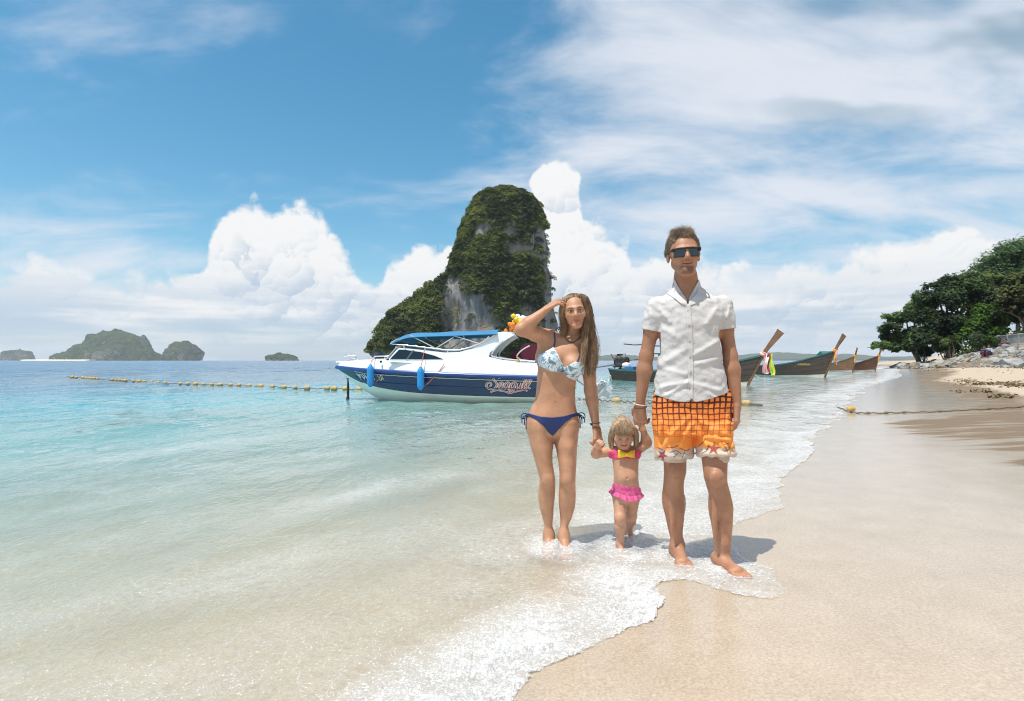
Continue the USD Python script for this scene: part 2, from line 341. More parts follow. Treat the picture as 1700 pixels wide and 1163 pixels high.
def bed(x, y, d=None):
    x, y = np.asarray(x, float), np.asarray(y, float)
    d = sdist(x, y, True) if d is None else d; r = np.hypot(x, y)
    far = np.clip((y - 6) / 34, 0, 1); A = 0.45 + 0.85 * far
    land = A * (1 - np.exp(-np.maximum(d, 0) / (11.0 - 3 * far)))
    s, u = bank(x, y); w = np.clip((u + 0.6) / 6.0, 0, 1); w = w * w * (3 - 2 * w)
    land += w * (0.25 + 1.35 * np.clip((34 - s) / 22, 0, 1)) * np.clip((s + 40) / 30, 0, 1) * (d > 0)
    land += np.maximum(u - 14, 0) * 0.22 * (s > -60) * (d > 10)
    land = np.minimum(land, 40)
    o = np.maximum(-d, 0)
    sea = -np.minimum(0.036 * o + 0.045 * (1 - np.exp(-o / 0.9)) + 0.0014 * o * o, 9.0)
    z = np.where(d > 0, land, sea)
    P = np.stack([x, y, 0 * x], -1); k = r < 120
    if k.any():
        Pk, dk = P[k], d[k]
        z[k] = z[k] + 0.010 * (fbm(Pk * 1.3, 3, 5) - 0.5) * np.clip(np.abs(dk) / 0.5, 0.15, 1) + 0.05 * (fbm(Pk * 0.35, 3, 9) - 0.5) * np.clip((dk - 2.5) / 4, 0, 1)
    return z
def polar(r0, r1, ratio, a0, a1, na):
    n = int(math.log(r1 / r0) / math.log(ratio)) + 1
    r = r0 * (r1 / r0) ** np.linspace(0, 1, n); a = np.radians(np.linspace(a0, a1, na))
    R, A = np.meshgrid(r, a, indexing='ij'); return R * np.sin(A), R * np.cos(A), R
def gridmesh(X, Y, Z, keep=None):
    m, n = X.shape; V = np.stack([X, Y, Z], -1).reshape(-1, 3)
    i, j = np.meshgrid(np.arange(m - 1), np.arange(n - 1), indexing='ij')
    A, B, C, D = i * n + j, i * n + j + 1, (i + 1) * n + j + 1, (i + 1) * n + j
    F = np.concatenate([np.stack([A, C, D], -1).reshape(-1, 3), np.stack([A, B, C], -1).reshape(-1, 3)])
    if keep is not None:
        k = keep.ravel(); F = F[k[F].any(1)]
        u, inv = np.unique(F, return_inverse=True); return V[u], inv.reshape(-1, 3), u
    return V, F, np.arange(len(V))

# sand: one sheet with the sea bed, out to where the water hides it, and the land behind the beach
X, Y, R = polar(0.35, 4000, 1.026, -180, 180, 720)
ds = sdist(X, Y, True); Z = bed(X, Y, ds); d = sdist(X, Y)
P3 = np.stack([X, Y, 0 * X], -1)
edge = ds + 0.9 * (fbm(np.stack([X * 0.60 - Y * 0.42, X * 0.10 + Y * 0.14, 0 * X], -1), 4, 31) - 0.5) * np.clip(R / 4, 0.2, 3.0)
film = np.clip(1 - (edge - 0.75 - 1.9 * np.exp(-(R / 6.0) ** 2)) / 2.0, 0, 1)              # thin film of water left by the last wave
damp = np.clip(1 - (edge - 2.75) / 0.4, 0, 1)                # dark damp sand behind it
g = G(); pos = g('geometry', 'position')
fa, da = g('attribute', 'fac', attribute='film'), g('attribute', 'fac', attribute='damp')
streak = g.noise(g('mapping', 'vector', mapping_type='point', vector=pos, rotation=(0, 0, -0.95), scale=(0.25, 1.9, 1.0)), 1.1, 4.0, 0.6)
fa2 = g.ss(g.math('add', fa, g.math('multiply', g.math('multiply_add', streak, 2.4, -1.2), g.ss(g.vmath('length', pos, out='value'), 5.0, 9.0))), 0.40, 0.66)
grain = g.math('multiply_add', g.noise(pos, 420.0, 2.0, 0.7), 0.5, g.math('multiply_add', g.noise(pos, 95.0, 3.0, 0.75), 1.1, -0.30)); mid = g.noise(pos, 3.0, 4.0, 0.6); spk = g('white_noise_texture', 'value', dimensions='3D', vector=g.vmath('snap', pos, (0.004, 0.004, 0.004)))
dry = g('rgb_ramp', 'color', fac=g.math('multiply_add', grain, 0.6, g.math('multiply', mid, 0.4)), ramp=[(0.25, (0.30, 0.232, 0.168)), (0.5, (0.42, 0.338, 0.25)), (0.75, (0.53, 0.44, 0.34))])
dmp = g('rgb_ramp', 'color', fac=grain, ramp=[(0.25, (0.11, 0.080, 0.050)), (0.75, (0.225, 0.168, 0.11))])
wet = g('rgb_ramp', 'color', fac=g.math('multiply_add', grain, 0.75, g.math('multiply', mid, 0.25)), ramp=[(0.25, (0.255, 0.20, 0.142)), (0.5, (0.40, 0.322, 0.238)), (0.78, (0.55, 0.465, 0.365))])
col = g.mixc(da, dry, dmp); col = g.mixc(fa2, col, wet)
bb = g('bump', 'normal', height=g.math('add', grain, g.math('multiply', mid, 1.5)), strength=g.math('multiply_add', fa2, -0.55, 0.75), distance=0.004)
base = g('principled_bsdf', 'BSDF', base_color=col, roughness=g.math('multiply_add', fa2, -0.25, 0.85), normal=bb, specular_ior_level=0.3)
fn = g('bump', 'normal', height=g.math('add', g.noise(pos, 26.0, 3.0, 0.6), g.math('multiply', g.noise(pos, 260.0, 2.0, 0.6), 0.12)), strength=0.10, distance=0.01)
gl = g('glossy_bsdf', 'BSDF', color=(1, 1, 1), roughness=0.16, normal=fn)
fr = g('fresnel', 'fac', IOR=1.36)
wetbsdf = g('mix_closure', 'closure', fac=g.math('multiply', fr, g.math('multiply', fa2, 0.95)), closure1=base, closure2=gl)
sand_mat = g.done('/World/Looks/sand_look', surface=wetbsdf)
V, F, u = gridmesh(X, Y, Z)
sand = obj('beach_sand', (V, F), sand_mat, None, True, fl={'film': film.ravel(), 'damp': damp.ravel()})
tag(sand, 'pale sand of the beach, wet and shining near the water', 'sand', kind='structure')

# ---------------- the sea ------------------------------------------------------
rs = np.random.RandomState(7)
NR = 0
def nfbm(p, o, seed, fill=0.5):
    out = np.full(p.shape[:-1], fill); out[:NR] = fbm(p[:NR], o, seed); return out
def waves(x, y, r):
    """Height of the sea: ripples of many lengths, the longer ones running in on the beach."""
    z = 0 * x
    for L, A, ang, spread, n in ((7.0, 0.020, 0.55, 0.35, 4), (3.2, 0.016, 0.5, 0.5, 5), (1.5, 0.010, 0.5, 0.7, 6), (0.7, 0.0055, 0.4, 1.0, 7), (0.33, 0.0030, 0.4, 1.4, 7), (0.16, 0.0013, 0.4, 1.6, 7)):
        for k in range(n):
            l = L * rs.uniform(0.7, 1.4); a = ang + rs.uniform(-spread, spread); ph = rs.uniform(0, 6.28); kk = 2 * np.pi / l
            fade = np.clip(2.2 - r * 0.012 * 5.5 / l, 0, 1)
            w = np.sin(kk * (x * math.cos(a) - y * math.sin(a)) + ph + 1.6 * np.sin(0.9 / l * (x * math.sin(a) + y * math.cos(a)) + ph * 3))
            z = z + A * (1.6 / math.sqrt(n)) * fade * (0.65 * w + 0.35 * (1 - 2 * np.abs(np.sin(0.5 * (kk * (x * math.cos(a) - y * math.sin(a)) + ph)))))
    return z
X, Y, R = polar(1.25, 9000, 1.0122, -60, 58, 1050)
P3 = np.stack([X, Y, 0 * X], -1)
NR = int((R[:, 0] < 45).sum())
d = sdist(X, Y); dsm = sdist(X, Y, True)
lob = (0.16 * (nfbm(P3 * 2.6, 3, 71) - 0.5) + 0.06 * (nfbm(P3 * 9.0, 3, 72) - 0.5) + 0.022 * (nfbm(P3 * 34.0, 2, 73) - 0.5)) * np.clip(R / 3.0, 0.8, 8.0)
inn = -(d + lob)                                         # how far inside the water's edge
B = bed(X, Y, dsm)
W = waves(X, Y, R) * np.clip(0.25 + inn / 6.0, 0.0, 1.0) * np.where(inn > 0, 1, 0)
# the last wave washing up: a low bore of foam along its front
front = np.exp(-np.maximum(inn, 0) / 0.16)
bead = 0.011 * (1 - np.exp(-np.maximum(inn, 0) / 0.018)) 
foamA = np.exp(-((inn - 0.02) / 0.28) ** 2)
tong = np.exp(-(((X - 0.20) * 0.70 + (Y - 2.35) * 0.72) / 0.26) ** 2)
sector = np.clip((0.95 - X) / 0.35, 0, 1) * np.clip((X + 1.6) / 0.9, 0, 1)
foam = foamA * (0.60 + 0.30 * sector)
foam = np.maximum(foam, 0.92 * sector * np.exp(-((inn - 0.16) / 0.34) ** 2) * (Y < 3.2))
foam = np.maximum(foam, 0.66 * np.exp(-((inn - 0.25) / 0.5) ** 2) * (Y > 3.7) * (Y < 9))
foam = np.maximum(foam, 0.54 * np.exp(-((inn - 0.6) / 1.0) ** 2) * (Y > 3.2) * (X > 0.3))
for k, (off, wd, st) in enumerate(((0.85, 0.40, 0.27), (1.9, 0.50, 0.25), (3.1, 0.60, 0.28), (4.6, 0.60, 0.24), (6.5, 0.8, 0.20))):
    line = inn - off - 1.3 * (nfbm(P3 * 0.5, 3, 40 + k) - 0.5)
    foam = np.maximum(foam, st * np.exp(-(line / wd) ** 2) * (0.45 + 1.1 * nfbm(P3 * 0.9, 3, 60 + k)))
feet = [at(911, 884, 3.55), at(935, 886, 3.51), at(1028, 903, 3.43), at(1044, 880, 3.67), at(1123, 910, 3.28), at(1199, 940, 3.08)]
for f in feet:
    rr = np.hypot(X - f[0], Y - f[1]); rt = np.hypot(X - f[0], (Y - f[1] + 0.11) * 0.8); foam = np.maximum(foam, np.maximum(0.74 * np.exp(-(np.maximum(rr - 0.07, 0) / 0.15) ** 2), (0.86 if f[1] > 3.4 else 0.62) * np.exp(-(np.maximum(rt - 0.03, 0) / 0.16) ** 2)) * (0.65 + 0.7 * nfbm(P3 * 7, 2, 91)))
    W = W + 0.012 * np.exp(-((rr - 0.075) / 0.03) ** 2) * (inn > 0)
foam = foam * (0.55 + 0.9 * nfbm(P3 * 3.0, 3, 51)) * (inn > -0.02)
frag = nfbm(P3 * 24.0, 3, 77) + 0.5 * (nfbm(P3 * 80.0, 2, 78) - 0.5)
lump = np.clip(foam - 0.45, 0, 1) * np.clip(frag - 0.25, 0, 1) * 0.05 * np.clip(1.6 - R / 12, 0, 1)
Zw = np.maximum(W, B + bead * np.clip(0.6 + 3 * inn, 0.6, 1)) + lump
Zw = np.where(inn > 0, Zw, B + 0.003)
depth = np.where(R > 900, 9.0, np.maximum(-B, 0))
g = G(); pos = g('geometry', 'position')
fo = g('attribute', 'fac', attribute='foam'); dp = g('attribute', 'fac', attribute='depth')
psp = g('separate_xyz', None, vector=pos)
rng = g('vector_math', 'value', vector_math_type='length', vector1=pos) if False else g.vmath('length', pos, out='value')
# foam: bubbles, torn into lace
v1 = g('voronoi_texture', 'distance', vector=g.vmath('multiply_add', g('noise_texture', 'color', vector=pos, scale=14.0, detail=2.0), (0.10, 0.10, 0.0), vector3=pos), scale=17.0, feature='distance_to_edge')
v2 = g('voronoi_texture', 'distance', vector=pos, scale=90.0, feature='distance_to_edge')
lace = g.math('multiply_add', v1, -1.2, g.math('multiply_add', v2, -0.55, 0.52))
fine = g.noise(pos, 70.0, 4.0, 0.7)
bub = g('voronoi_texture', None, vector=pos, scale=150.0, feature='f1'); bub2 = g('voronoi_texture', None, vector=pos, scale=62.0, feature='f1')
fm = g.math('add', fo, g.math('multiply', lace, 0.70)); fm = g.math('add', fm, g.math('multiply_add', fine, 0.9, -0.62))
def dots(v, lo, wdt):
    r = g('separate_color', 'r', color_type='rgb', color=v + '.color'); return g.math('multiply', g.ss(g.math('subtract', fm, g.math('multiply_add', r, 0.75, lo)), -0.05, 0.16), g.ss(v + '.distance', 0.62, 0.62 - wdt))
fmask = g.math('maximum', g.math('maximum', dots(bub, 0.27, 0.35), dots(bub2, 0.40, 0.30)), g.math('multiply', g.ss(fm, 0.52, 1.15), 0.85)); milk = g.math('multiply', g.ss(g.math('add', fo, g.math('multiply_add', lace, 0.25, g.math('multiply_add', fine, 0.25, -0.16))), 0.04, 0.85), 0.40); fmask = g.math('maximum', g.math('multiply', fmask, 0.86), milk)
# surface
coord = g('mapping', 'vector', mapping_type='point', vector=pos, rotation=(0, 0, 0.5), scale=(1.0, 0.55, 1.0))
h1 = g.noise(coord, 9.0, 3.0, 0.6); h2 = g.noise(coord, 1.3, 4.0, 0.6); h3 = g.noise(coord, 0.22, 4.0, 0.6)
near, midf = g.ss(rng, 25.0, 3.0), g.ss(rng, 220.0, 20.0)
hh = g.math('multiply', h1, g.math('multiply', near, 0.016))
hh = g.math('add', hh, g.math('multiply', g.noise(coord, 24.0, 3.0, 0.65), g.math('multiply', g.ss(rng, 14.0, 4.0), 0.0075)))
hh = g.math('add', hh, g.math('multiply', g.noise(coord, 3.6, 3.0, 0.6), g.math('multiply', g.ss(rng, 3.0, 8.0), g.math('multiply', g.ss(rng, 60.0, 20.0), 0.045))))
hh = g.math('add', hh, g.math('multiply', h2, g.math('multiply_add', g.ss(rng, 3.0, 14.0), 0.11, 0.02)))
hh = g.math('add', hh, g.math('multiply', h3, g.math('multiply', g.ss(rng, 15.0, 90.0), 1.25)))
wn = g('bump', 'normal', height=hh, strength=1.0, distance=1.0)
fr = g('fresnel', 'fac', IOR=1.33, normal=wn)
gloss = g('glossy_bsdf', 'BSDF', color=(1, 1, 1), roughness=g.ss(rng, 4.0, 120.0, 0.045, 0.22), normal=wn)
body_c = g('rgb_ramp', 'color', fac=g.lin(dp, 0.0, 6.0), ramp=[(0.0, (0.52, 0.60, 0.50)), (0.05, (0.40, 0.62, 0.56)), (0.10, (0.20, 0.47, 0.46)), (0.18, (0.045, 0.27, 0.33)), (0.32, (0.012, 0.14, 0.22)), (1.0, (0.006, 0.095, 0.19))])
patch = g.noise(g('mapping', 'vector', mapping_type='point', vector=pos, rotation=(0, 0, 0.3), scale=(0.05, 0.16, 1.0)), 1.0, 4.0, 0.6)
body_c = g('hsv', 'color', hue=0.5, saturation=g.lin(patch, 0.3, 0.7, 0.85, 1.1), value=g.lin(patch, 0.3, 0.7, 0.82, 1.15), fac=1.0, color=body_c)
body = g('diffuse_bsdf', 'BSDF', color=body_c, normal=wn)
tint = g('rgb_ramp', 'color', fac=g.lin(dp, 0.0, 1.5), ramp=[(0.0, (0.97, 0.98, 0.97)), (0.2, (0.82, 0.93, 0.89)), (1.0, (0.45, 0.80, 0.78))])
clear = g('transparent_bsdf', 'BSDF', color=tint)
inside = g('mix_closure', 'closure', fac=g('rgb_ramp', 'color', fac=g.lin(dp, 0.0, 1.5), ramp=[(0.0, (0.02,) * 3), (0.1, (0.15,) * 3), (0.3, (0.52,) * 3), (0.7, (0.90,) * 3), (1.0, (1.0,) * 3)]), closure1=clear, closure2=body)
water = g('mix_closure', 'closure', fac=fr, closure1=inside, closure2=gloss)
fb = g('bump', 'normal', height=g.math('add', fine, g.math('multiply', v2, -1.5)), strength=0.8, distance=0.012)
fbs = g('principled_bsdf', 'BSDF', base_color=(0.86, 0.87, 0.87), roughness=0.42, normal=fb, specular_ior_level=0.7)
out = g('mix_closure', 'closure', fac=fmask, closure1=water, closure2=fbs)
ea = g('attribute', 'fac', attribute='edge'); ea = g.math('add', ea, g.math('multiply_add', g.noise(pos, 45.0, 3.0, 0.65), 0.05, -0.025))
out = g('mix_closure', 'closure', fac=g.ss(ea, -0.003, 0.006), closure1=g('transparent_bsdf', 'BSDF', color=(1, 1, 1)), closure2=out)
sea_mat = g.done('/World/Looks/sea_look', surface=out)
V, F, u = gridmesh(X, Y, Zw, inn > -0.05)
sea = obj('sea', (V, F), sea_mat, None, True, fl={'foam': foam.ravel()[u], 'depth': depth.ravel()[u], 'edge': np.clip(inn, -0.2, 1.0).ravel()[u]})
tag(sea, 'clear shallow sea turning turquoise and blue, with white foam at its edge', 'sea', kind='structure')
# ---------------- foliage -----------------------------------------------------
def leaf_look(name, dark, mid, light, scale=0.35, tr=0.5):
    g = G(); pos = g('geometry', 'position'); ri = g('geometry', 'random_per_island')
    n = g.noise(pos, scale, 3.0, 0.6)
    v = g.math('multiply_add', ri, 0.45, g.math('multiply_add', n, 1.3, -0.38))
    c = g('rgb_ramp', 'color', fac=v, ramp=[(0.15, dark), (0.5, mid), (0.9, light)])
    a = g('principled_bsdf', 'BSDF', base_color=c, roughness=0.55, specular_ior_level=0.35)
    t = g('translucent_bsdf', 'BSDF', color=g('hsv', 'color', hue=0.49, saturation=1.1, value=1.3, fac=1.0, color=c))
    return g.done('/World/Looks/' + name, surface=g('mix_closure', 'closure', fac=tr, closure1=a, closure2=t))
def leaves(P, N, size, rs, droop=0.0, aspect=0.55):
    """Folded leaf-shaped faces at the points P, facing roughly along N."""
    n = len(P); N = N + rs.normal(0, 0.45, (n, 3)); N /= np.linalg.norm(N, axis=1, keepdims=True) + 1e-9
    t = rs.normal(0, 1, (n, 3)); t[:, 2] -= droop; t -= (t * N).sum(1, keepdims=True) * N; t /= np.linalg.norm(t, axis=1, keepdims=True) + 1e-9
    b = np.cross(N, t); s = (size * rs.uniform(0.6, 1.35, n))[:, None]
    V = np.stack([P - t * s * 0.5, P + b * s * 0.5 * aspect + N * s * 0.08, P + t * s * 0.5, P - b * s * 0.5 * aspect + N * s * 0.08], 1).reshape(-1, 3)
    k = np.arange(n)[:, None] * 4
    return V, np.vstack([k + [0, 1, 2], k + [0, 2, 3]])
karst_leaf = leaf_look('karst_foliage', (0.039, 0.063, 0.017), (0.186, 0.223, 0.048), (0.372, 0.372, 0.121), 0.11)
def rock_look(name, base, dark, warm, s=0.10, bump=1.0):
    g = G(); pos = g('geometry', 'position')
    st = g('mapping', 'vector', mapping_type='point', vector=pos, scale=(1.0, 1.0, 0.14))
    n1 = g.noise(st, s * 3.2, 6.0, 0.65); n2 = g.noise(pos, s * 1.1, 4.0, 0.6); n3 = g.noise(pos, s * 9.0, 4.0, 0.65)
    c = g('rgb_ramp', 'color', fac=n1, ramp=[(0.30, dark), (0.5, base), (0.72, tuple(1.45 * np.array(base)))])
    c = g.mixc(g.ss(n2, 0.52, 0.68), c, warm)
    bm = g('bump', 'normal', height=g.math('add', n1, g.math('multiply', n3, 0.6)), strength=bump, distance=0.8)
    return g.done('/World/Looks/' + name, surface=g('principled_bsdf', 'BSDF', base_color=c, roughness=0.92, normal=bm, specular_ior_level=0.2))
def rock_mass(lofts, h, amp, seed, holes=(), streak=True, kk=2.5, rough=1.0):
    """Limestone: sections (z, cx, cy, a, b) blended, roughened by noise, fluted downwards."""
    A = np.array([[min(l[1] - l[3]), min(l[2] - l[4]), l[0].min()] for l in lofts]).min(0) - amp * 2
    Bm = np.array([[max(l[1] + l[3]), max(l[2] + l[4]), l[0].max()] for l in lofts]).max(0) + amp * 2
    f = Field(A, Bm, h, 40 * amp)
    for l in lofts: f.loft(*l, k=amp * kk, n=2.4)
    for c, r in holes: f.ell(c, r, k=amp * 1.2, op='sub')
    sl, P = f.sub(f.org, Bm)
    sc = 1 / (amp * 5)
    f.F = f.F + rough * (amp * 2.0 * (fbm(P * sc * rough * [1, 1, 0.8], 4, seed) - 0.5) + amp * 1.3 * (fbm(P * sc * [2.5, 2.5, 0.35], 3, seed + 5) - 0.5)).astype(np.float32)
    return f.mesh()
KY = 262.0; ks = KY / FPX
def ksec(rows, cy, depth):
    r = np.array(rows, float); z = (HOR - r[:, 0]) * ks + CAMZ; xl, xr = (r[:, 1] - CX) * ks, (r[:, 2] - CX) * ks
    a = (xr - xl) / 2 - 1.0; return z - 1.0, (xl + xr) / 2, np.full(len(z), cy), a, np.minimum(a * depth, 24.0)
tower = ksec([(315, 818, 850), (319, 800, 872), (328, 788, 885), (345, 779, 897), (380, 768, 907), (410, 758, 912), (440, 750, 916), (480, 744, 920), (520, 738, 922), (560, 734, 924), (606, 730, 925)], KY, 0.85)
shoulder = ksec([(462, 728, 756), (480, 702, 765), (508, 668, 770), (530, 642, 772), (545, 628, 772), (560, 620, 772), (580, 621, 772), (606, 630, 772)], KY - 4, 0.42)
kmesh = rock_mass([tower, shoulder], 0.9, 2.4, 3, holes=[(((748 - CX) * ks, KY - 21, (HOR - 532) * ks), (4.6, 13.0, 13.5)), (((628 - CX) * ks, KY - 16, 0.5), (9, 12, 4.0))])
karst = thing('limestone_island', 'towering limestone rock island clothed in green bushes, standing in the sea behind the speedboat', 'island', (0, 0, 0))
rock_mat = rock_look('limestone_look', (0.20, 0.19, 0.175), (0.055, 0.052, 0.05), (0.30, 0.225, 0.15))
obj('rock', kmesh, rock_mat, karst, True)
rs = np.random.RandomState(11)
pts, fi = trimesh.sample.sample_surface(kmesh, 15000, seed=5); nr = kmesh.face_normals[fi]
ipx, ipy = pts[:, 0] / pts[:, 1] * FPX + CX, HOR - (pts[:, 2] - CAMZ) / pts[:, 1] * FPX
bare = np.minimum(poly_sd([(742, 458), (766, 460), (790, 492), (822, 512), (829, 560), (822, 590), (735, 590), (730, 520)], ipx, ipy), poly_sd([(896, 375), (912, 380), (930, 500), (930, 600), (908, 600), (900, 480)], ipx, ipy))
bare = np.minimum(bare, poly_sd([(788, 372), (815, 366), (822, 378), (790, 392)], ipx, ipy))
keep = (rs.rand(len(pts)) < np.clip((bare + 3) / 8, 0.03, 1)) & (nr[:, 1] < 0.5) & (nr[:, 2] > -0.35) & (pts[:, 2] > 2.5 + 5.0 * rs.rand(len(pts)) * (ipx < 640))
keep &= (fbm(pts * [0.09, 0.09, 0.06], 3, 17) > 0.37 - 0.15 * nr[:, 2]) | (rs.rand(len(pts)) < 0.15)
pts, nr = pts[keep][:5900], nr[keep][:5900]
protos = []
def bush_mesh(rs, n, size, up=0.9):
    d = rs.normal(0, 1, (n, 3)); d /= np.linalg.norm(d, axis=1, keepdims=True); d[:, 2] = np.abs(d[:, 2]) * 0.9 - 0.15
    lump = 0.75 + 0.45 * fbm(d * 2.2 + rs.rand() * 50, 2, 3)[:, None]
    P = d * lump * rs.uniform(0.82, 1.0, (n, 1)); return leaves(P, d + [0, 0, up], size, rs)
inst = UsdGeom.PointInstancer.Define(stage, str(karst.GetPath()) + '/bushes')
tag(inst, kind='stuff')
for k in range(5): protos.append(obj('bush', bush_mesh(rs, 95, 0.42), karst_leaf, inst.GetPrim()).GetPath())
inst.CreatePrototypesRel().SetTargets(protos)
sizes = rs.uniform(1.1, 2.2, len(pts)) * (1 + 0.35 * (rs.rand(len(pts)) < 0.15))
inst.CreateProtoIndicesAttr(Vt.IntArray.FromNumpy(rs.randint(0, 5, len(pts)).astype(np.int32)))
inst.CreatePositionsAttr(Vt.Vec3fArray.FromNumpy((pts + nr * 0.25).astype(np.float32)))
inst.CreateScalesAttr(Vt.Vec3fArray.FromNumpy((sizes[:, None] * rs.uniform(0.8, 1.2, (len(pts), 3))).astype(np.float32)))
an = rs.uniform(0, np.pi, len(pts)); inst.CreateOrientationsAttr([Gf.Quath(float(math.cos(a)), 0.0, 0.0, float(math.sin(a))) for a in an])

# ---------------- far islands and hills ----------------------------------------
def isle_look(name, rk, gn, gl, s):
    g = G(); pos = g('geometry', 'position'); nz = g('separate_xyz', 'z', vector=g('geometry', 'normal'))
    n = g.noise(pos, s, 6.0, 0.65); n2 = g.noise(pos, s * 3.5, 4.0, 0.6)
    veg = g.ss(g.math('add', nz, g.math('multiply_add', n, 1.6, -0.80)), 0.05, 0.30)
    gr = g.mixc(n2, gn, gl); c = g.mixc(veg, g('rgb_ramp', 'color', fac=n2, ramp=[(0.3, tuple(0.5 * np.array(rk))), (0.7, rk)]), gr)
    b = g('bump', 'normal', height=g.math('add', n, n2), strength=1.0, distance=22.0)
    return g.done('/World/Looks/' + name, surface=g('principled_bsdf', 'BSDF', base_color=c, roughness=0.95, normal=b, specular_ior_level=0.1))
isle_mat = isle_look('far_island_look', (0.26, 0.25, 0.22), (0.022, 0.040, 0.015), (0.085, 0.115, 0.038), 0.022)
def island(name, label, D, parts, amp, h, group=None, beach=None):
    s = D / FPX; L = []
    for rows, off, dep in parts:
        r = np.array(rows, float); z = (HOR - r[:, 0]) * s + CAMZ; xl, xr = (r[:, 1] - CX) * s, (r[:, 2] - CX) * s
        a = (xr - xl) / 2; L.append((z, (xl + xr) / 2, np.full(len(z), D + off), a, np.minimum(a * dep, 110.0 * D / 2500)))
    m = rock_mass(L, h, amp * 1.3, len(name) + int(D), streak=False, kk=0.8, rough=1.7)
    c = m.bounds.mean(0) * [1, 1, 0]; t = thing('island', label, 'island', c)
    m.apply_translation(-c); obj('rock', m, isle_mat, t, True)
    if beach is not None:
        xl, xr = (beach[0] - CX) * s, (beach[1] - CX) * s; q_ = []
        for x in np.linspace(xl, xr, 24):
            w = 14 * math.sin(np.pi * (x - xl) / (xr - xl)) ** 0.5 + 1; q_.append([(x - c[0], D - 165 - w - c[1], 0.0), (x - c[0], D - 165 - c[1], 4.5), (x - c[0], D - 60 - c[1], 6.0), (x - c[0], D - 60 - c[1], -2)])
        obj('beach', loft(q_), plain('far_sand', (0.62, 0.54, 0.42), 0.9, 0.1, 0.05), t)
    return t
island('i1', 'broad far island with a steep wooded hill and a thin white beach at its foot', 2500, [([(550, 176, 204), (554, 168, 222), (562, 160, 236), (575, 150, 246), (585, 144, 256), (601, 140, 262)], 0, 0.7), ([(554, 144, 156), (560, 140, 166), (575, 139, 168), (601, 138, 170)], 10, 0.8), ([(548, 184, 196), (556, 178, 206), (575, 170, 215)], 5, 0.9), ([(559, 226, 240), (566, 222, 245), (601, 215, 250)], 8, 0.9), ([(576, 240, 254), (583, 236, 260), (601, 232, 263)], -8, 0.9), ([(570, 142, 150), (577, 128, 240), (588, 106, 245), (594, 92, 250), (601, 85, 255)], -25, 0.5)], 14, 5.0, beach=(88, 195))
island('i2', 'single steep rocky island right of the broad one with the white beach', 2400, [([(569, 290, 318), (575, 283, 325), (584, 278, 329), (594, 274, 330), (601, 272, 328)], 0, 0.8)], 7, 3.0)
island('i3', 'small bushy islet low on the horizon left of the speedboat bow', 2000, [([(586, 462, 474), (589, 448, 482), (593, 441, 492), (601, 439, 494)], 0, 0.5)], 5, 2.4)
island('i4', 'low double-topped island at the far left edge of the horizon', 3200, [([(581, 22, 30), (583, 10, 50), (590, 6, 53), (601, 4, 55)], 0, 0.6), ([(587, -30, -8), (592, -40, 2), (601, -45, 6)], 0, 0.6)], 9, 4.5)
# hills along the far shore
def ridge(pxs, D, dep, seed):
    s = D / FPX; xs = np.linspace(pxs[0][0], pxs[-1][0], 160); top = np.interp(xs, [p[0] for p in pxs], [p[1] for p in pxs])
    top = top + 1.6 * (fbm(np.stack([xs * 0.09, 0 * xs, 0 * xs + seed], -1), 4, seed) - 0.5) * 2
    rings = []
    for x, t in zip(xs, top):
        H = (HOR - t) * s; X_ = (x - CX) * s
        rings.append([(X_, D - dep, -5), (X_, D - dep * 0.75, H * 0.35), (X_, D - dep * 0.4, H * 0.75), (X_, D, H), (X_, D + dep * 0.5, H * 0.6), (X_, D + dep, -5)])
    R_ = np.array(rings); R_[:, 1:5, 1] += dep * 0.25 * (fbm(R_[:, 1:5] * (7 / dep), 3, seed) - 0.5)
    return loft(R_)
hl = obj('hills', ridge([(940, 599), (960, 592), (985, 590), (1020, 588), (1060, 590), (1110, 594), (1200, 594), (1225, 589), (1262, 585), (1300, 584), (1340, 587), (1372, 589), (1400, 587), (1440, 591), (1480, 592), (1540, 590), (1700, 588), (1900, 580)], 5200, 700, 4), isle_mat, None, True)
tag(hl, 'low blue wooded hills along the far shore', 'hills', kind='structure')
# air: a thin even haze over the sea
HZ = trimesh.creation.box([46000, 23000, 0]) if False else None
def haze(density):
    lo, hi = np.array([-17000, -4200, -11.0]), np.array([17000, 9600, 215.0])
    b = trimesh.creation.box(hi - lo); b.apply_translation((lo + hi) / 2)
    g = G(); v = g('principled_volume', 'volume', color=(0.88, 0.95, 1.0), density=density, anisotropy=0.15)
    o = obj('haze', b, g.done('/World/Looks/haze_look', volume=v)); tag(o, 'thin blue sea haze', 'haze', kind='stuff')
HAZE = 1.0e-4
if HAZE: haze(HAZE)
# ---------------- trees at the back of the beach ---------------------------------
bark = plain('bark', (0.14, 0.11, 0.085), 0.9, 0.35, 3.0, 0.8, 9.0, dist=0.03)
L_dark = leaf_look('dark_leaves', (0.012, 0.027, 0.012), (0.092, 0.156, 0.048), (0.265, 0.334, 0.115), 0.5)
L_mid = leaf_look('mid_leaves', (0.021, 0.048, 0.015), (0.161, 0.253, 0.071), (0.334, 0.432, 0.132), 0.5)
L_pale = leaf_look('pale_leaves', (0.040, 0.069, 0.021), (0.253, 0.323, 0.092), (0.426, 0.432, 0.173), 0.5)
L_blue = leaf_look('feathery_leaves', (0.021, 0.055, 0.025), (0.173, 0.282, 0.115), (0.311, 0.432, 0.184), 0.5)
L_bright = leaf_look('bright_leaves', (0.025, 0.067, 0.009), (0.144, 0.265, 0.035), (0.334, 0.432, 0.092), 0.7)
L_olive = leaf_look('olive_leaves', (0.035, 0.046, 0.016), (0.167, 0.184, 0.055), (0.334, 0.323, 0.115), 0.5)
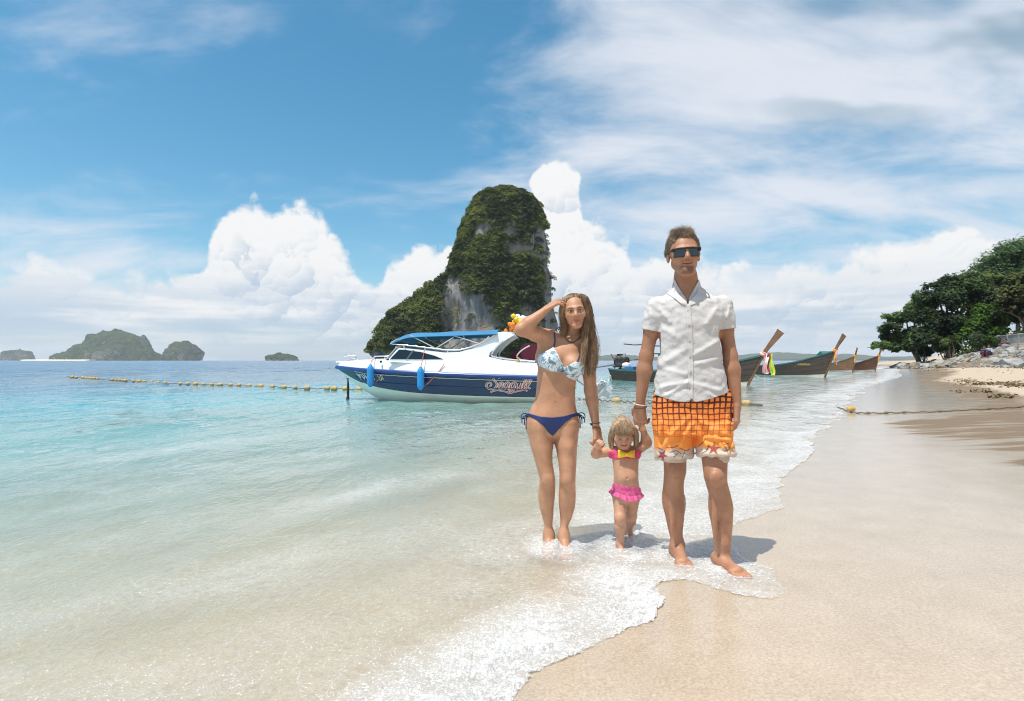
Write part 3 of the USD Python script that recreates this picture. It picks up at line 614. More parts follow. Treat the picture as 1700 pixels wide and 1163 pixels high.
def tree(label, base, lumps, mat, seed, n=9000, size=0.34, flat=0.75, trunk_r=0.35, group='trees at the back of the beach', name='beach_tree', droop=0.0, cat_='tree', bottom=0.3):
    """lumps: (px, py, Y, radius in px) of the leafy masses of the crown."""
    rs = np.random.RandomState(seed); b = np.array(base, float); t = thing(name, label, cat_, b, group=None)
    C = np.array([at(x, y, Y) for x, y, Y, r in lumps]) - b; Rr = np.array([1.5 * r * Y / FPX for x, y, Y, r in lumps])
    # every mass carries smaller sprays of leaves
    SC, SR = [], []
    for c, r in zip(C, Rr):
        m = max(7, int(9 * r ** 1.3)); d = rs.normal(0, 1, (m, 3)); d /= np.linalg.norm(d, axis=1, keepdims=True); d[:, 2] = np.where(d[:, 2] < -bottom, -d[:, 2], d[:, 2])
        SC.append(c + d * [1, 1, flat] * r * rs.uniform(0.55, 1.0, (m, 1))); SR.append(np.full(m, r) * rs.uniform(0.18, 0.55, m))
    SC, SR = np.vstack(SC), np.concatenate(SR); n = int(n * 1.9); w = SR ** 2; pick = rs.choice(len(SC), n, p=w / w.sum())
    d = rs.normal(0, 1, (n, 3)); d /= np.linalg.norm(d, axis=1, keepdims=True); d[:, 2] = d[:, 2] * 0.85
    P = SC[pick] + d * SR[pick][:, None] * rs.uniform(0.35, 1.05, (n, 1)); N = d + [0, -0.15, 0.95]
    obj('crown', leaves(P, N, size, rs, droop), mat, t)
    ms = []; top = C.mean(0) * [0.5, 0.5, 0.55]; top[2] = max(top[2], 0.8)
    p0 = np.array([0, 0, -0.5]); mid_ = top * 0.5 + rs.normal(0, 0.12, 3); ms.append(tube([p0, mid_ * [0.5, 0.5, 0.6], top], [trunk_r, trunk_r * 0.8, trunk_r * 0.6], 9))
    for c, r in zip(C, Rr):
        k = (top + c) / 2 + [0, 0, 0.15 * r]; ms.append(tube([top * 0.85, k, c, c + (c - k) * 0.4], [trunk_r * 0.5, trunk_r * 0.32, trunk_r * 0.18, 0.03], 6))
    for c, r in list(zip(SC, SR))[::3]:
        j = np.argmin(np.linalg.norm(C - c, axis=1)); ms.append(tube([C[j], (C[j] + c) / 2 + rs.normal(0, 0.05, 3), c], [0.07, 0.05, 0.02], 4))
    obj('trunk', cat(*ms), bark, t, 40); return t
def base_at(px, Y):
    x = (px - CX) / FPX * Y; return np.array([x, Y, float(bed(np.array([x]), np.array([Y]))[0])])
TG = None
tree('leftmost shore tree with flat layered dark green branches drooping over the sand', base_at(1528, 72),
     [(1490, 562, 72, 14), (1462, 572, 71, 10), (1478, 577, 71, 11), (1505, 530, 72, 16), (1478, 545, 72, 11), (1524, 514, 73, 14), (1500, 575, 71, 12), (1528, 556, 72, 18), (1548, 530, 73, 16), (1452, 576, 71, 6), (1472, 527, 72, 6), (1515, 578, 71, 10)], L_mid, 21, 9500, 0.42, 0.42)
tree('dark dense broad-crowned tree right of the layered leftmost tree', base_at(1578, 66),
     [(1560, 500, 66, 22), (1590, 478, 67, 20), (1545, 532, 66, 18), (1575, 545, 65, 22), (1610, 500, 67, 20), (1535, 565, 65, 16), (1600, 555, 66, 20), (1560, 570, 65, 15), (1555, 478, 67, 10), (1572, 470, 67, 10)], L_dark, 22, 12000, 0.42, 0.7)
tree('pale yellow-green tree rising between the dark tree and the tall feathery tree', base_at(1625, 70),
     [(1615, 478, 70, 20), (1640, 490, 70, 18), (1600, 505, 70, 16), (1632, 508, 70, 16), (1650, 470, 70, 15)], L_pale, 23, 7500, 0.36, 0.75)
tree('tallest feathery tree at the right edge, its crown the highest', base_at(1690, 78),
     [(1650, 450, 78, 20), (1672, 430, 78, 22), (1700, 420, 78, 24), (1640, 432, 78, 10), (1690, 460, 78, 26), (1730, 415, 78, 26), (1665, 480, 78, 18), (1720, 450, 78, 26), (1760, 440, 78, 30)], L_blue, 24, 14000, 0.36, 0.65)
tree('bright green low tree in front, behind the rocks and left of the grey wall', base_at(1640, 64),
     [(1615, 545, 63, 18), (1645, 528, 63, 20), (1672, 532, 63, 14), (1600, 560, 63, 12), (1640, 552, 62, 16), (1665, 525, 63, 15), (1692, 524, 63, 13)], L_bright, 25, 9000, 0.36, 0.7)
tree('olive tree over the grey wall at the right edge', base_at(1700, 60),
     [(1690, 495, 60, 22), (1715, 515, 60, 22), (1680, 520, 60, 16), (1735, 480, 60, 26), (1700, 470, 60, 18), (1750, 520, 60, 24)], L_olive, 26, 9500, 0.38, 0.7)
tree('tall green tree mostly beyond the right edge of the beach view', base_at(1840, 66), [(1790, 450, 66, 40), (1850, 430, 66, 45), (1830, 500, 66, 40), (1900, 480, 66, 45)], L_mid, 27, 9000, 0.45, 0.8)
def shrub(label, px, py, Y, r, mat, seed, n=2200):
    rs = np.random.RandomState(seed); b = base_at(px, Y); t = thing('shrub', label, 'shrub', b); c = at(px, py, Y) - b; R_ = r * Y / FPX
    V, F = [], []; P = []
    for k in range(7):
        o = rs.normal(0, 0.45, 3) * R_ * [1.2, 1, 0.5]; m = n // 7; d = rs.normal(0, 1, (m, 3)); d /= np.linalg.norm(d, axis=1, keepdims=True); P.append(c + o + d * R_ * 0.62 * rs.uniform(0.6, 1.05, (m, 1)))
    P = np.vstack(P); obj('foliage', leaves(P, (P - c) / R_ + [0, 0, 0.4], 0.26, rs), mat, t)
    obj('stem', cat(*[tube([(0, 0, -0.3), c * 0.5 + rs.normal(0, 0.2, 3), c + rs.normal(0, 0.5, 3) * R_], [0.06, 0.05, 0.02], 5) for _ in range(5)]), bark, t)
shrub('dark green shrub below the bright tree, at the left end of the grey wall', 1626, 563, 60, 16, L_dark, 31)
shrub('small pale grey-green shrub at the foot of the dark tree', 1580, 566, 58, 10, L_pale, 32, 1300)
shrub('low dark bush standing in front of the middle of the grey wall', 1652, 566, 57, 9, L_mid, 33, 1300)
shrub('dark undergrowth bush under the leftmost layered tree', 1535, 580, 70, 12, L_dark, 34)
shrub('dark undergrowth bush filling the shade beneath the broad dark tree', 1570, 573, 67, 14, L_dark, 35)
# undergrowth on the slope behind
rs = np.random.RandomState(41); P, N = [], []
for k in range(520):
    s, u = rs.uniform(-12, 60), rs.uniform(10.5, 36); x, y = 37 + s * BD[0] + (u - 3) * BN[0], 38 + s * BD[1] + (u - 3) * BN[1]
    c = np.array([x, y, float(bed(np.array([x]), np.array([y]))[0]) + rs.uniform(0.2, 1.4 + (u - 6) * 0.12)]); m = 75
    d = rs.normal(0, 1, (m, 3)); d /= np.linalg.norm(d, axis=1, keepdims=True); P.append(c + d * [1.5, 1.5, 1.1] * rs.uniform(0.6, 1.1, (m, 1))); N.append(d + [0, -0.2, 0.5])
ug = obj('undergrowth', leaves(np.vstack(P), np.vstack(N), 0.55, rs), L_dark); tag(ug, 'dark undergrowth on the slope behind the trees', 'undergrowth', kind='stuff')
# ---------------- wall, boulders -----------------------------------------------------
concrete = plain('old_concrete', (0.30, 0.295, 0.28), 0.9, 0.25, 0.8, 0.4, 6.0)
wa, wb = at(1642, 575, 62.0), at(1790, 575, 44.5); wd = np.hypot(*(wb - wa)[:2]); wr = math.atan2(wb[1] - wa[1], wb[0] - wa[0])
zg = float(bed(np.array([wa[0]]), np.array([wa[1]]))[0]) - 0.4
wt = thing('garden_wall', 'low grey concrete garden wall with posts and panels behind the rocks', 'wall', (wa[0], wa[1], zg), wr)
zt = 1.12 + (598 - 554) * 55 / 944 - zg
obj('footing', boxm((wd, 0.26, 0.5), (wd / 2, 0, 0.25)), concrete, wt)
for k in range(8):
    x = wd * k / 7; obj('post', boxm((0.26, 0.3, zt + 0.06), (x, 0, (zt + 0.06) / 2), bev=0.02), concrete, wt)
    if k < 7: obj('panel', boxm((wd / 7 - 0.3, 0.12, zt - 0.6), (x + wd / 14, 0, 0.5 + (zt - 0.6) / 2), bev=0.015), concrete, wt)
    if k < 7: obj('coping', boxm((wd / 7 - 0.28, 0.2, 0.1), (x + wd / 14, 0, zt - 0.047), bev=0.015), concrete, wt)
rs = np.random.RandomState(51)
bl_look = [plain('boulder_grey', (0.17, 0.17, 0.165), 0.92, 0.5, 1.6, 0.8, 5.0, dist=0.05), plain('boulder_tan', (0.21, 0.165, 0.11), 0.92, 0.45, 1.6, 0.8, 5.0, dist=0.05), plain('boulder_pale', (0.28, 0.275, 0.26), 0.92, 0.45, 1.6, 0.8, 5.0, dist=0.05)]
def stone(seed):
    m = trimesh.creation.icosphere(2, 1.0); v = np.array(m.vertices); r = np.random.RandomState(seed)
    for _ in range(9):                                            # broken faces
        n = r.normal(0, 1, 3); n /= np.linalg.norm(n); d = v @ n - r.uniform(0.55, 0.85); v = v - np.maximum(d, 0)[:, None] * n
    v = v * [1, 0.8, 0.62] + 0.10 * (fbm(v * 2.2, 2, seed)[:, None] - 0.5) * v; return trimesh.Trimesh(v, m.faces, process=False)
protos_b = []
spots = []
for k in range(290):
    s = rs.uniform(-8, 36); u = rs.uniform(-0.6, 4.6) * (1.0 if s < 26 else 0.55); spots.append((s, u, rs.uniform(0.26, 0.62) * (1.2 if u < 1 else 0.9)))
for k, (s, u, r) in enumerate(spots):
    x, y = 37 + s * BD[0] + (u - 3) * BN[0], 38 + s * BD[1] + (u - 3) * BN[1]; z = float(bed(np.array([x]), np.array([y]))[0]) + r * 0.18
    kind = k % 6
    if k < 6:
        t = thing('boulder', ['rough grey boulder in the bank of stones above the beach', 'tan weathered boulder in the bank of stones above the beach', 'pale grey stone in the bank of stones above the beach'][kind % 3], 'boulder', (x, y, z), rs.uniform(0, 6), group=['grey boulders of the stone bank', 'tan boulders of the stone bank', 'pale boulders of the stone bank'][kind % 3])
        UsdGeom.Xformable(t).AddScaleOp().Set(Gf.Vec3f(r, r, r)); obj('stone', stone(60 + k), bl_look[kind % 3], t, 25); protos_b.append(t)
    else: dup(protos_b[kind], (x, y, z), rs.uniform(0, 6), (r * rs.uniform(0.8, 1.3), r, r * rs.uniform(0.8, 1.25)))
ru = UsdGeom.PointInstancer.Define(stage, '/World/rubble'); tag(ru, 'loose rubble and small stones filling the bank between the boulders', 'rubble', kind='stuff')
pp = [obj('pebble', stone(90 + k), bl_look[k % 3], ru.GetPrim(), 25).GetPath() for k in range(3)]; ru.CreatePrototypesRel().SetTargets(pp)
rs = np.random.RandomState(57); nR = 2600; S_, U_ = rs.uniform(-10, 37, nR), rs.uniform(-0.9, 6.5, nR) ; U_ *= np.where(S_ > 26, 0.6, 1)
xr, yr = 37 + S_ * BD[0] + (U_ - 3) * BN[0], 38 + S_ * BD[1] + (U_ - 3) * BN[1]; rr_ = rs.uniform(0.10, 0.30, nR)
ru.CreateProtoIndicesAttr(Vt.IntArray.FromNumpy(rs.randint(0, 3, nR).astype(np.int32))); ru.CreatePositionsAttr(Vt.Vec3fArray.FromNumpy(np.stack([xr, yr, bed(xr, yr) + rr_ * 0.2], 1).astype(np.float32))); ru.CreateScalesAttr(Vt.Vec3fArray.FromNumpy((rr_[:, None] * rs.uniform(0.8, 1.3, (nR, 3))).astype(np.float32)))
an = rs.uniform(0, np.pi, nR); ru.CreateOrientationsAttr([Gf.Quath(float(math.cos(a)), 0.0, 0.0, float(math.sin(a))) for a in an])
# driftwood and weed on the dry sand
wood = plain('driftwood', (0.30, 0.25, 0.19), 0.9, 0.3, 3.0)
for lab, a_, b_ in (('grey driftwood pole lying on the sand at the foot of the stones', (1562, 604, 50), (1590, 597, 51)), ('second driftwood pole right of the first, pointing up the stone bank', (1592, 604, 48), (1622, 596, 49.5))):
    A_, B_ = at(*a_), at(*b_); 
    for Q in (A_, B_): Q[2] = float(bed(np.array([Q[0]]), np.array([Q[1]]))[0]) + 0.12
    B_[2] += 0.35; t = thing('driftwood', lab, 'driftwood', A_); D_ = B_ - A_
    obj('log', tube([(0, 0, 0), D_ * 0.45 + [0, 0, 0.08], D_], [0.11, 0.09, 0.06], 8), wood, t, 40); obj('branch', tube([D_ * 0.5, D_ * 0.6 + [0.2, 0, 0.35]], [0.05, 0.02], 5), wood, t)
weedmat = plain('dry_weed', (0.16, 0.12, 0.06), 0.9, 0.4, 6.0)
rs = np.random.RandomState(52); P = []
for (px, py, w, n) in ((1640, 637, 60, 230), (1690, 640, 30, 120), (1600, 632, 30, 60), (1560, 614, 40, 60), (1680, 620, 40, 70), (1665, 658, 22, 70), (1620, 650, 40, 40)):
    for k in range(n):
        x_, y_ = px + rs.normal(0, w * 0.5), py + rs.normal(0, 1.6); zz = 0.25
        for _ in range(3): q_ = ray_ground(x_, y_, min(zz, 0.95)); zz = float(bed(q_[:1], q_[1:2])[0])
        P.append([q_[0], q_[1], zz + 0.015])
P = np.array(P); V, F = leaves(P, np.tile([0, 0, 1.0], (len(P), 1)), 0.16, rs, 0, 0.4)
wd_ = obj('beach_weed', (V, F), weedmat); tag(wd_, 'scattered dry weed and leaf litter on the upper sand', 'seaweed', kind='stuff')
# ---------------- boats ------------------------------------------------------------
white = plain('gelcoat_white', (0.78, 0.78, 0.77), 0.28, 0.04, 1.2, coat=0.4)
hullwhite = plain('hull_bottom_white', (0.66, 0.70, 0.64), 0.4, 0.10, 1.5)
navy = plain('navy_paint', (0.010, 0.022, 0.070), 0.25, 0.15, 0.9, coat=0.5)
blue = plain('blue_rail', (0.012, 0.045, 0.20), 0.3, 0.1, 2.0, coat=0.3)
canvasb = plain('blue_canvas', (0.03, 0.17, 0.33), 0.8, 0.1, 1.2, 0.3, 6.0)
maroon = plain('maroon_canvas', (0.10, 0.012, 0.028), 0.85, 0.15, 2.0, 0.3, 8.0)
steel = plain('steel_tube', (0.72, 0.73, 0.74), 0.22, metal=0.7)
dglass = plain('tinted_glass', (0.008, 0.010, 0.012), 0.06, spec=0.8)
fendm = plain('fender_blue', (0.015, 0.23, 0.56), 0.45, 0.08, 6.0)
ropered = plain('red_rope', (0.45, 0.09, 0.08), 0.9); ropew = plain('pale_rope', (0.55, 0.52, 0.46), 0.95, 0.15, 30.0, 0.6, 120.0)
black = plain('black_rubber', (0.02, 0.02, 0.022), 0.6)
goldp = plain('gold_paint', (0.55, 0.40, 0.10), 0.5); cream = plain('cream_paint', (0.75, 0.70, 0.60), 0.5); pinkp = plain('pink_paint', (0.62, 0.30, 0.30), 0.5)
grey = plain('outboard_grey', (0.48, 0.50, 0.50), 0.4, 0.1, 6.0)
S0 = 0.01655                                               # metres per photograph pixel in the side view of the speedboat
def sv(px, py): return (px - 560) * S0, CAMZ + (HOR - py) * S0
L = 6.75                                                   # bow tip to transom
bo = at(560, 610, 16.75); bo[2] = 0.0; dirb = np.array([math.cos(-0.075), math.sin(-0.075)])
boat = thing('speedboat', 'white and navy blue speedboat with a blue canopy moored behind the woman', 'speedboat', bo, -0.075)
tI = np.linspace(0, 1, 60)
ip = lambda xs, ys: PchipInterpolator(np.array(xs, float), np.array(ys, float))
xs_ = [0, 0.05, 0.12, 0.22, 0.4, 0.7, 1.0]
zsheer = ip(xs_, [0.92, 0.90, 0.865, 0.83, 0.775, 0.70, 0.645]); bsheer = ip(xs_, [0.03, 0.30, 0.58, 0.85, 1.12, 1.20, 1.14])
zch = ip(xs_, [0.885, 0.70, 0.50, 0.33, 0.20, 0.125, 0.10]); bch = ip(xs_, [0.015, 0.13, 0.33, 0.60, 0.92, 1.05, 1.02])
zk = ip(xs_, [0.87, 0.60, 0.25, -0.10, -0.32, -0.36, -0.34])
zdk = ip(xs_, [1.00, 1.04, 1.075, 1.105, 1.12, 1.08, 1.02]); bdk = ip(xs_, [0.02, 0.24, 0.50, 0.76, 1.02, 1.10, 1.06])
Xb = tI * L
def strip(f0, f1, n=5, bulge=0.0):
    """A band of the hull's skin between two lines, on both sides."""
    out = []
    for sgn in (-1, 1):
        R_ = []
        for t_, x in zip(tI, Xb):
            (y0, z0), (y1, z1) = f0(t_), f1(t_); k = np.linspace(0, 1, n)
            R_.append(np.stack([np.full(n, x), sgn * (y0 + (y1 - y0) * k + bulge * np.sin(np.pi * k) * min(1, t_ * 6)), z0 + (z1 - z0) * k], 1))
        m = loft(R_, close_u=False)
        if sgn > 0: m.invert()
        out.append(m)
    return cat(*out)
keel = lambda t_: (0.0, zk(t_)); chine = lambda t_: (bch(t_), zch(t_)); sheer = lambda t_: (bsheer(t_), zsheer(t_)); deckl = lambda t_: (bdk(t_), zdk(t_))
botm = strip(keel, chine, 5, 0.05); topm = strip(chine, sheer, 6, -0.015); upm = strip(sheer, deckl, 4, 0.02)
tr_ = np.array([(L, -bch(1), zch(1)), (L, 0, zk(1)), (L, bch(1), zch(1)), (L, bsheer(1), zsheer(1)), (L, bdk(1), zdk(1)), (L, -bdk(1), zdk(1)), (L, -bsheer(1), zsheer(1))])
obj('hull_bottom', botm, hullwhite, boat, 40); obj('hull_side', topm, navy, boat, 40); obj('upper_hull', upm, white, boat, 40)
obj('transom', trimesh.Trimesh(np.vstack([tr_, tr_.mean(0)]), [(i, (i + 1) % 7, 7) for i in range(7)], process=False), white, boat)
rail = [np.stack([Xb, sg * (np.array([bsheer(t_) for t_ in tI]) + 0.012), np.array([zsheer(t_) for t_ in tI])], 1) for sg in (-1, 1)]
for r_ in rail: obj('rub_rail', tube(r_, 0.055, 8), blue, boat, 60)
for r_, dz in ((rail[0], -0.105), (rail[0], -0.33)):
    q_ = r_[6:].copy(); q_[:, 2] += dz * np.clip(tI[6:] * 6, 0.2, 1)
    q_[:, 1] = [-(bch(t_) + (bsheer(t_) - bch(t_)) * np.clip((z - zch(t_)) / (zsheer(t_) - zch(t_)), 0, 1) + 0.004) for t_, z in zip(tI[6:], q_[:, 2])]
    obj('pin_stripe', tube(q_, 0.008, 5), cream if dz > -0.2 else blue, boat, 60)
q_ = np.stack([Xb[8:], [-(bch(t_) + 0.012) for t_ in tI[8:]], [zch(t_) + 0.012 for t_ in tI[8:]]], 1); obj('chine_stripe', tube(q_, 0.012, 5), cream, boat, 60)
# deck
R_ = []
for t_, x in zip(tI, Xb): 
    k = np.linspace(-1, 1, 9); R_.append(np.stack([np.full(9, x), k * bdk(t_), zdk(t_) + 0.07 * (1 - k * k) * (x < 5.2) - 0.5 * (x > 4.6) * (np.abs(k) < 0.99)], 1))
dk = loft(R_, close_u=False); dk.invert(); obj('deck', dk, white, boat, 40)
# deckhouse: side panels traced from the side view, each with thickness, joined by roof and screen
def panel(pts, y, th, tilt=0.0):
    P_ = Polygon([sv(*p) for p in pts]).buffer(0); m = trimesh.creation.extrude_polygon(P_, th, engine='earcut'); v = np.array(m.vertices)
    v = np.stack([v[:, 0], y + v[:, 2], v[:, 1]], 1); v[:, 1] += -tilt * np.sign(y) * (v[:, 2] - 1.1); return trimesh.Trimesh(v, m.faces[:, ::-1], process=False)
side = [(668, 600), (672, 597), (688, 577), (700, 578), (730, 581), (765, 585), (790, 584), (812, 578), (828, 569), (851, 551), (866, 552), (880, 556), (866, 564), (840, 585), (838, 592), (860, 597), (900, 601), (960, 605), (960, 612), (800, 606), (740, 604)]
for sg in (-1, 1):
    obj('deckhouse_side', panel(side, sg * 1.0 - 0.03, 0.06, 0.16), white, boat, label=None)
    win = [(674, 595.5), (688.5, 580), (700, 580.5), (725, 584), (748, 590), (763, 596)]
    obj('side_window', panel(win, sg * 1.0 - 0.045, 0.09, 0.16), dglass, boat)
    obj('window_bar', panel([(701, 596), (711, 581), (714, 581.5), (704, 596)], sg * 1.0 - 0.05, 0.10, 0.16), plain('window_bar_look', (0.10, 0.10, 0.11), 0.3) if sg < 0 else UsdShade.Material.Get(stage, '/World/Looks/window_bar_look'), boat)
x0, z0 = sv(690, 577.5); x1, z1 = sv(792, 583.5)
R_ = []
for x in np.linspace(x0 - 0.04, x1, 10):
    z = np.interp(x, [sv(688, 577)[0], sv(700, 578)[0], sv(730, 581)[0], sv(765, 585)[0], sv(790, 584)[0]], [sv(0, 577)[1], sv(0, 578)[1], sv(0, 581)[1], sv(0, 585)[1], sv(0, 584)[1]]); w = 1.0 - 0.16 * (1.1 - z) * -1 - 0.075; k = np.linspace(-1, 1, 9)
    R_.append(np.stack([np.full(9, x), k * w, z + 0.07 * (1 - k * k) - 0.012], 1))
rf = loft(R_, close_u=False); rf.invert(); obj('coachroof', thick(rf, 0.03), white, boat, 40)
xa, za = sv(673, 596); xb_, zb_ = sv(688, 578)
R_ = [[(xa - 0.35 * (1 - k * k), k * 0.97, za + 0.01), (xb_ - 0.30 * (1 - k * k), k * 0.92, zb_ + 0.06 * (1 - k * k))] for k in np.linspace(-1, 1, 11)]
obj('windscreen', thick(loft(R_, close_u=False), 0.012), dglass, boat, 40)
obj('windscreen_frame', cat(tube([(xa - 0.01, -0.985, za), (xb_ - 0.01, -0.935, zb_)], 0.022, 6), tube([(xa - 0.01, 0.985, za), (xb_ - 0.01, 0.935, zb_)], 0.022, 6), tube([r_[1] for r_ in R_], 0.02, 6)), white, boat, 60)
# arch over the cockpit
xt, zt_ = sv(864, 553)
obj('arch_top', loft([[(xt - 0.16, k * 0.90, zt_ - 0.035), (xt - 0.10, k * 0.90, zt_ + 0.03 + 0.05 * (1 - k * k)), (xt + 0.16, k * 0.90, zt_ + 0.02 + 0.05 * (1 - k * k)), (xt + 0.24, k * 0.90, zt_ - 0.05)] for k in np.linspace(-1, 1, 9)]), white, boat, 40)
# canopy: a cloth stretched over hoops
cx_ = [sv(673, 0)[0], sv(708, 0)[0], sv(778, 0)[0], sv(852, 0)[0]]; cz_ = [sv(0, 569)[1], sv(0, 557)[1], sv(0, 554.5)[1], sv(0, 552)[1]]
R_ = []
for x in np.linspace(cx_[0], cx_[-1], 28):
    z = PchipInterpolator(cx_, cz_)(x); k = np.linspace(-1, 1, 15); w = 1.0
    sag = 0.03 * np.sin((x - cx_[1]) / (cx_[2] - cx_[1]) * np.pi) ** 2
    R_.append(np.stack([np.full(15, x), k * w, z + 0.10 * (1 - k ** 4) - sag * (1 - k * k) - 0.05 * (np.abs(k) > 0.97)], 1))
cn = loft(R_, close_u=False); cn.invert(); obj('canopy', thick(cn, 0.014), canvasb, boat, 60)
def fr(*pts, y=-0.98): return np.array([(sv(*p)[0], y, sv(*p)[1]) for p in pts])
for sg in (-1, 1):
    y = 0.97 * sg
    lowbar = [(674, 570), (690, 572), (720, 575), (760, 580), (785, 581), (805, 577), (825, 569), (838, 558)]
    sm_ = CubicSpline(np.arange(8), fr(*lowbar, y=y))(np.linspace(0, 7, 40)); obj('canopy_rail', tube(sm_, 0.021, 7), steel, boat, 60)
    for pr in (((708, 557), (750, 578)), ((750, 578), (779, 560)), ((779, 557), (826, 571)), ((694, 572), (700, 581)), ((731, 578), (736, 587)), ((768, 580), (772, 589)), ((828, 568), (848, 556)), ((674, 570), (686, 562))):
        obj('canopy_strut', tube(fr(*pr, y=y), 0.017, 6), steel, boat, 60)
for px_, py_ in ((708, 557), (779, 556)): obj('canopy_hoop', tube([(sv(px_, 0)[0], k * 0.98, sv(0, py_)[1] + 0.09 * (1 - k ** 4) - 0.015) for k in np.linspace(-1, 1, 15)], 0.016, 6), steel, boat, 60)
# cockpit: rails, maroon canvas, seats
for sg in (-1, 1):
    rl = CubicSpline(np.arange(7), fr((862, 566), (850, 577), (843, 588), (851, 593), (880, 597), (915, 600), (955, 603), y=sg * 0.99))(np.linspace(0, 6, 40)); obj('cockpit_rail', tube(rl, 0.020, 7), steel, boat, 60)
    for p in ((858, 594), (890, 598), (925, 601)): obj('rail_post', tube(fr(p, (p[0], p[1] + 7), y=sg * 0.99), 0.016, 6), steel, boat, 60)
    rl = CubicSpline(np.arange(5), fr((905, 574), (890, 583), (884, 592), (893, 597), (925, 600), y=sg * 0.95))(np.linspace(0, 4, 24)); obj('cockpit_rail', tube(rl, 0.018, 7), steel, boat, 60)
obj('cockpit_canvas', panel([(856, 596), (872, 585), (893, 567), (952, 571), (952, 604), (900, 600)], 0.55, 0.03), maroon, boat, label='maroon canvas screen in the cockpit')
obj('cockpit_seat', cat(boxm((1.2, 0.5, 0.35), (5.7, 0.6, 0.82), bev=0.05), boxm((1.2, 0.12, 0.5), (5.7, 0.85, 1.1), bev=0.05)), maroon, boat)
obj('helm', cat(boxm((0.5, 0.8, 0.75), (4.2, 0.35, 1.02), bev=0.06), boxm((0.06, 0.75, 0.3), (4.0, 0.35, 1.52), bev=0.02)), white, boat)
# bow fittings: pulpit, cleats, anchor roller
pul = CubicSpline(np.arange(5), np.array([(0.75, -0.32, 1.20), (1.4, -0.55, 1.22), (2.1, -0.72, 1.22), (1.4, -0.55, 1.22), (0.75, -0.32, 1.20)]))(np.linspace(0, 2, 20))
obj('grab_rail', cat(tube([(1.25, -0.52, 1.13), (1.28, -0.52, 1.235), (1.75, -0.60, 1.245), (1.78, -0.60, 1.12)], 0.018, 6)), steel, boat, 60)
obj('grab_rail', cat(tube([(1.25, 0.52, 1.13), (1.28, 0.52, 1.235), (1.75, 0.60, 1.245), (1.78, 0.60, 1.12)], 0.018, 6)), steel, boat, 60)
obj('anchor', cat(tube([(0.10, 0, 1.06), (0.62, 0, 1.16)], 0.022, 6), tube([(0.28, -0.02, 1.36), (0.45, 0, 1.22), (0.62, 0.02, 1.14)], [0.03, 0.05, 0.03], 7), boxm((0.3, 0.12, 0.035), (0.42, 0, 1.25), bev=0.015), tube([(0.25, -0.14, 1.25), (0.40, 0, 1.22), (0.25, 0.14, 1.25)], 0.022, 6)), steel, boat, 60)
obj('anchor_roller', boxm((0.55, 0.16, 0.07), (0.25, 0, 1.07), bev=0.02), white, boat)
for x in (1.35, 2.05, 5.55, 6.45):
    t_ = x / L; obj('cleat', cat(tube([(x - 0.09, -bdk(t_) + 0.06, zdk(t_) + 0.05), (x + 0.09, -bdk(t_) + 0.06, zdk(t_) + 0.05)], 0.014, 6), tube([(x, -bdk(t_) + 0.06, zdk(t_) - 0.02), (x, -bdk(t_) + 0.06, zdk(t_) + 0.05)], 0.012, 6)), steel, boat)
obj('deck_fitting', trimesh.creation.icosphere(2, 0.035).apply_translation(((656 - 560) * S0, -0.90, 1.085)), black, boat)
obj('bow_eye', trimesh.creation.torus(0.035, 0.012, major_sections=16, minor_sections=8).apply_transform(trimesh.transformations.rotation_matrix(1.57, [1, 0, 0])).apply_translation((0.30, 0, 0.62)), goldp, boat)
# bollard on the side deck
obj('brass_bollard', cat(trimesh.creation.cylinder(0.02, 0.12, sections=10).apply_translation((5.40, -1.05, 1.14)), trimesh.creation.cylinder(0.045, 0.02, sections=10).apply_translation((5.40, -1.05, 1.085)), trimesh.creation.cylinder(0.032, 0.03, sections=10).apply_translation((5.40, -1.05, 1.20))), goldp, boat, 40)
# lettering, painted along the side: strokes laid on the skin
def on_side(x, z, off=0.008):
    t_ = np.clip(x / L, 0, 1); u_ = np.clip((z - zch(t_)) / (zsheer(t_) - zch(t_)), 0, 1); y = -(bch(t_) + (bsheer(t_) - bch(t_)) * u_ - 0.015 * np.sin(np.pi * u_) + off)
    return np.stack([x, y, z], -1)
def stroke(pts, w, off, n=26):
    p = np.array(pts, float); s = CubicSpline(np.arange(len(p)), p)(np.linspace(0, len(p) - 1, n)); d = np.gradient(s, axis=0); d /= np.linalg.norm(d, axis=1, keepdims=True) + 1e-9; nn = np.stack([-d[:, 1], d[:, 0]], 1)
    ww = w * (0.55 + 0.45 * np.abs(d[:, 1]))[:, None]
    return np.stack([s - nn * ww / 2, s + nn * ww / 2], 1)
def script(letters, x0, z0, sc, w, off, mat, name, proj, slant=0.22):
    ms = []
    for xo, strokes in letters:
        for st in strokes:
            q_ = stroke([((p[0] + xo) + slant * p[1], p[1]) for p in st], w, off)
            a = q_ * sc + [x0, z0]; R_ = np.stack([proj(a[:, k, 0], a[:, k, 1], off) for k in (0, 1)], 1); ms.append(loft(R_, close_u=False)); m2 = loft(R_, close_u=False); m2.invert(); ms.append(m2) if False else None
    return cat(*ms)
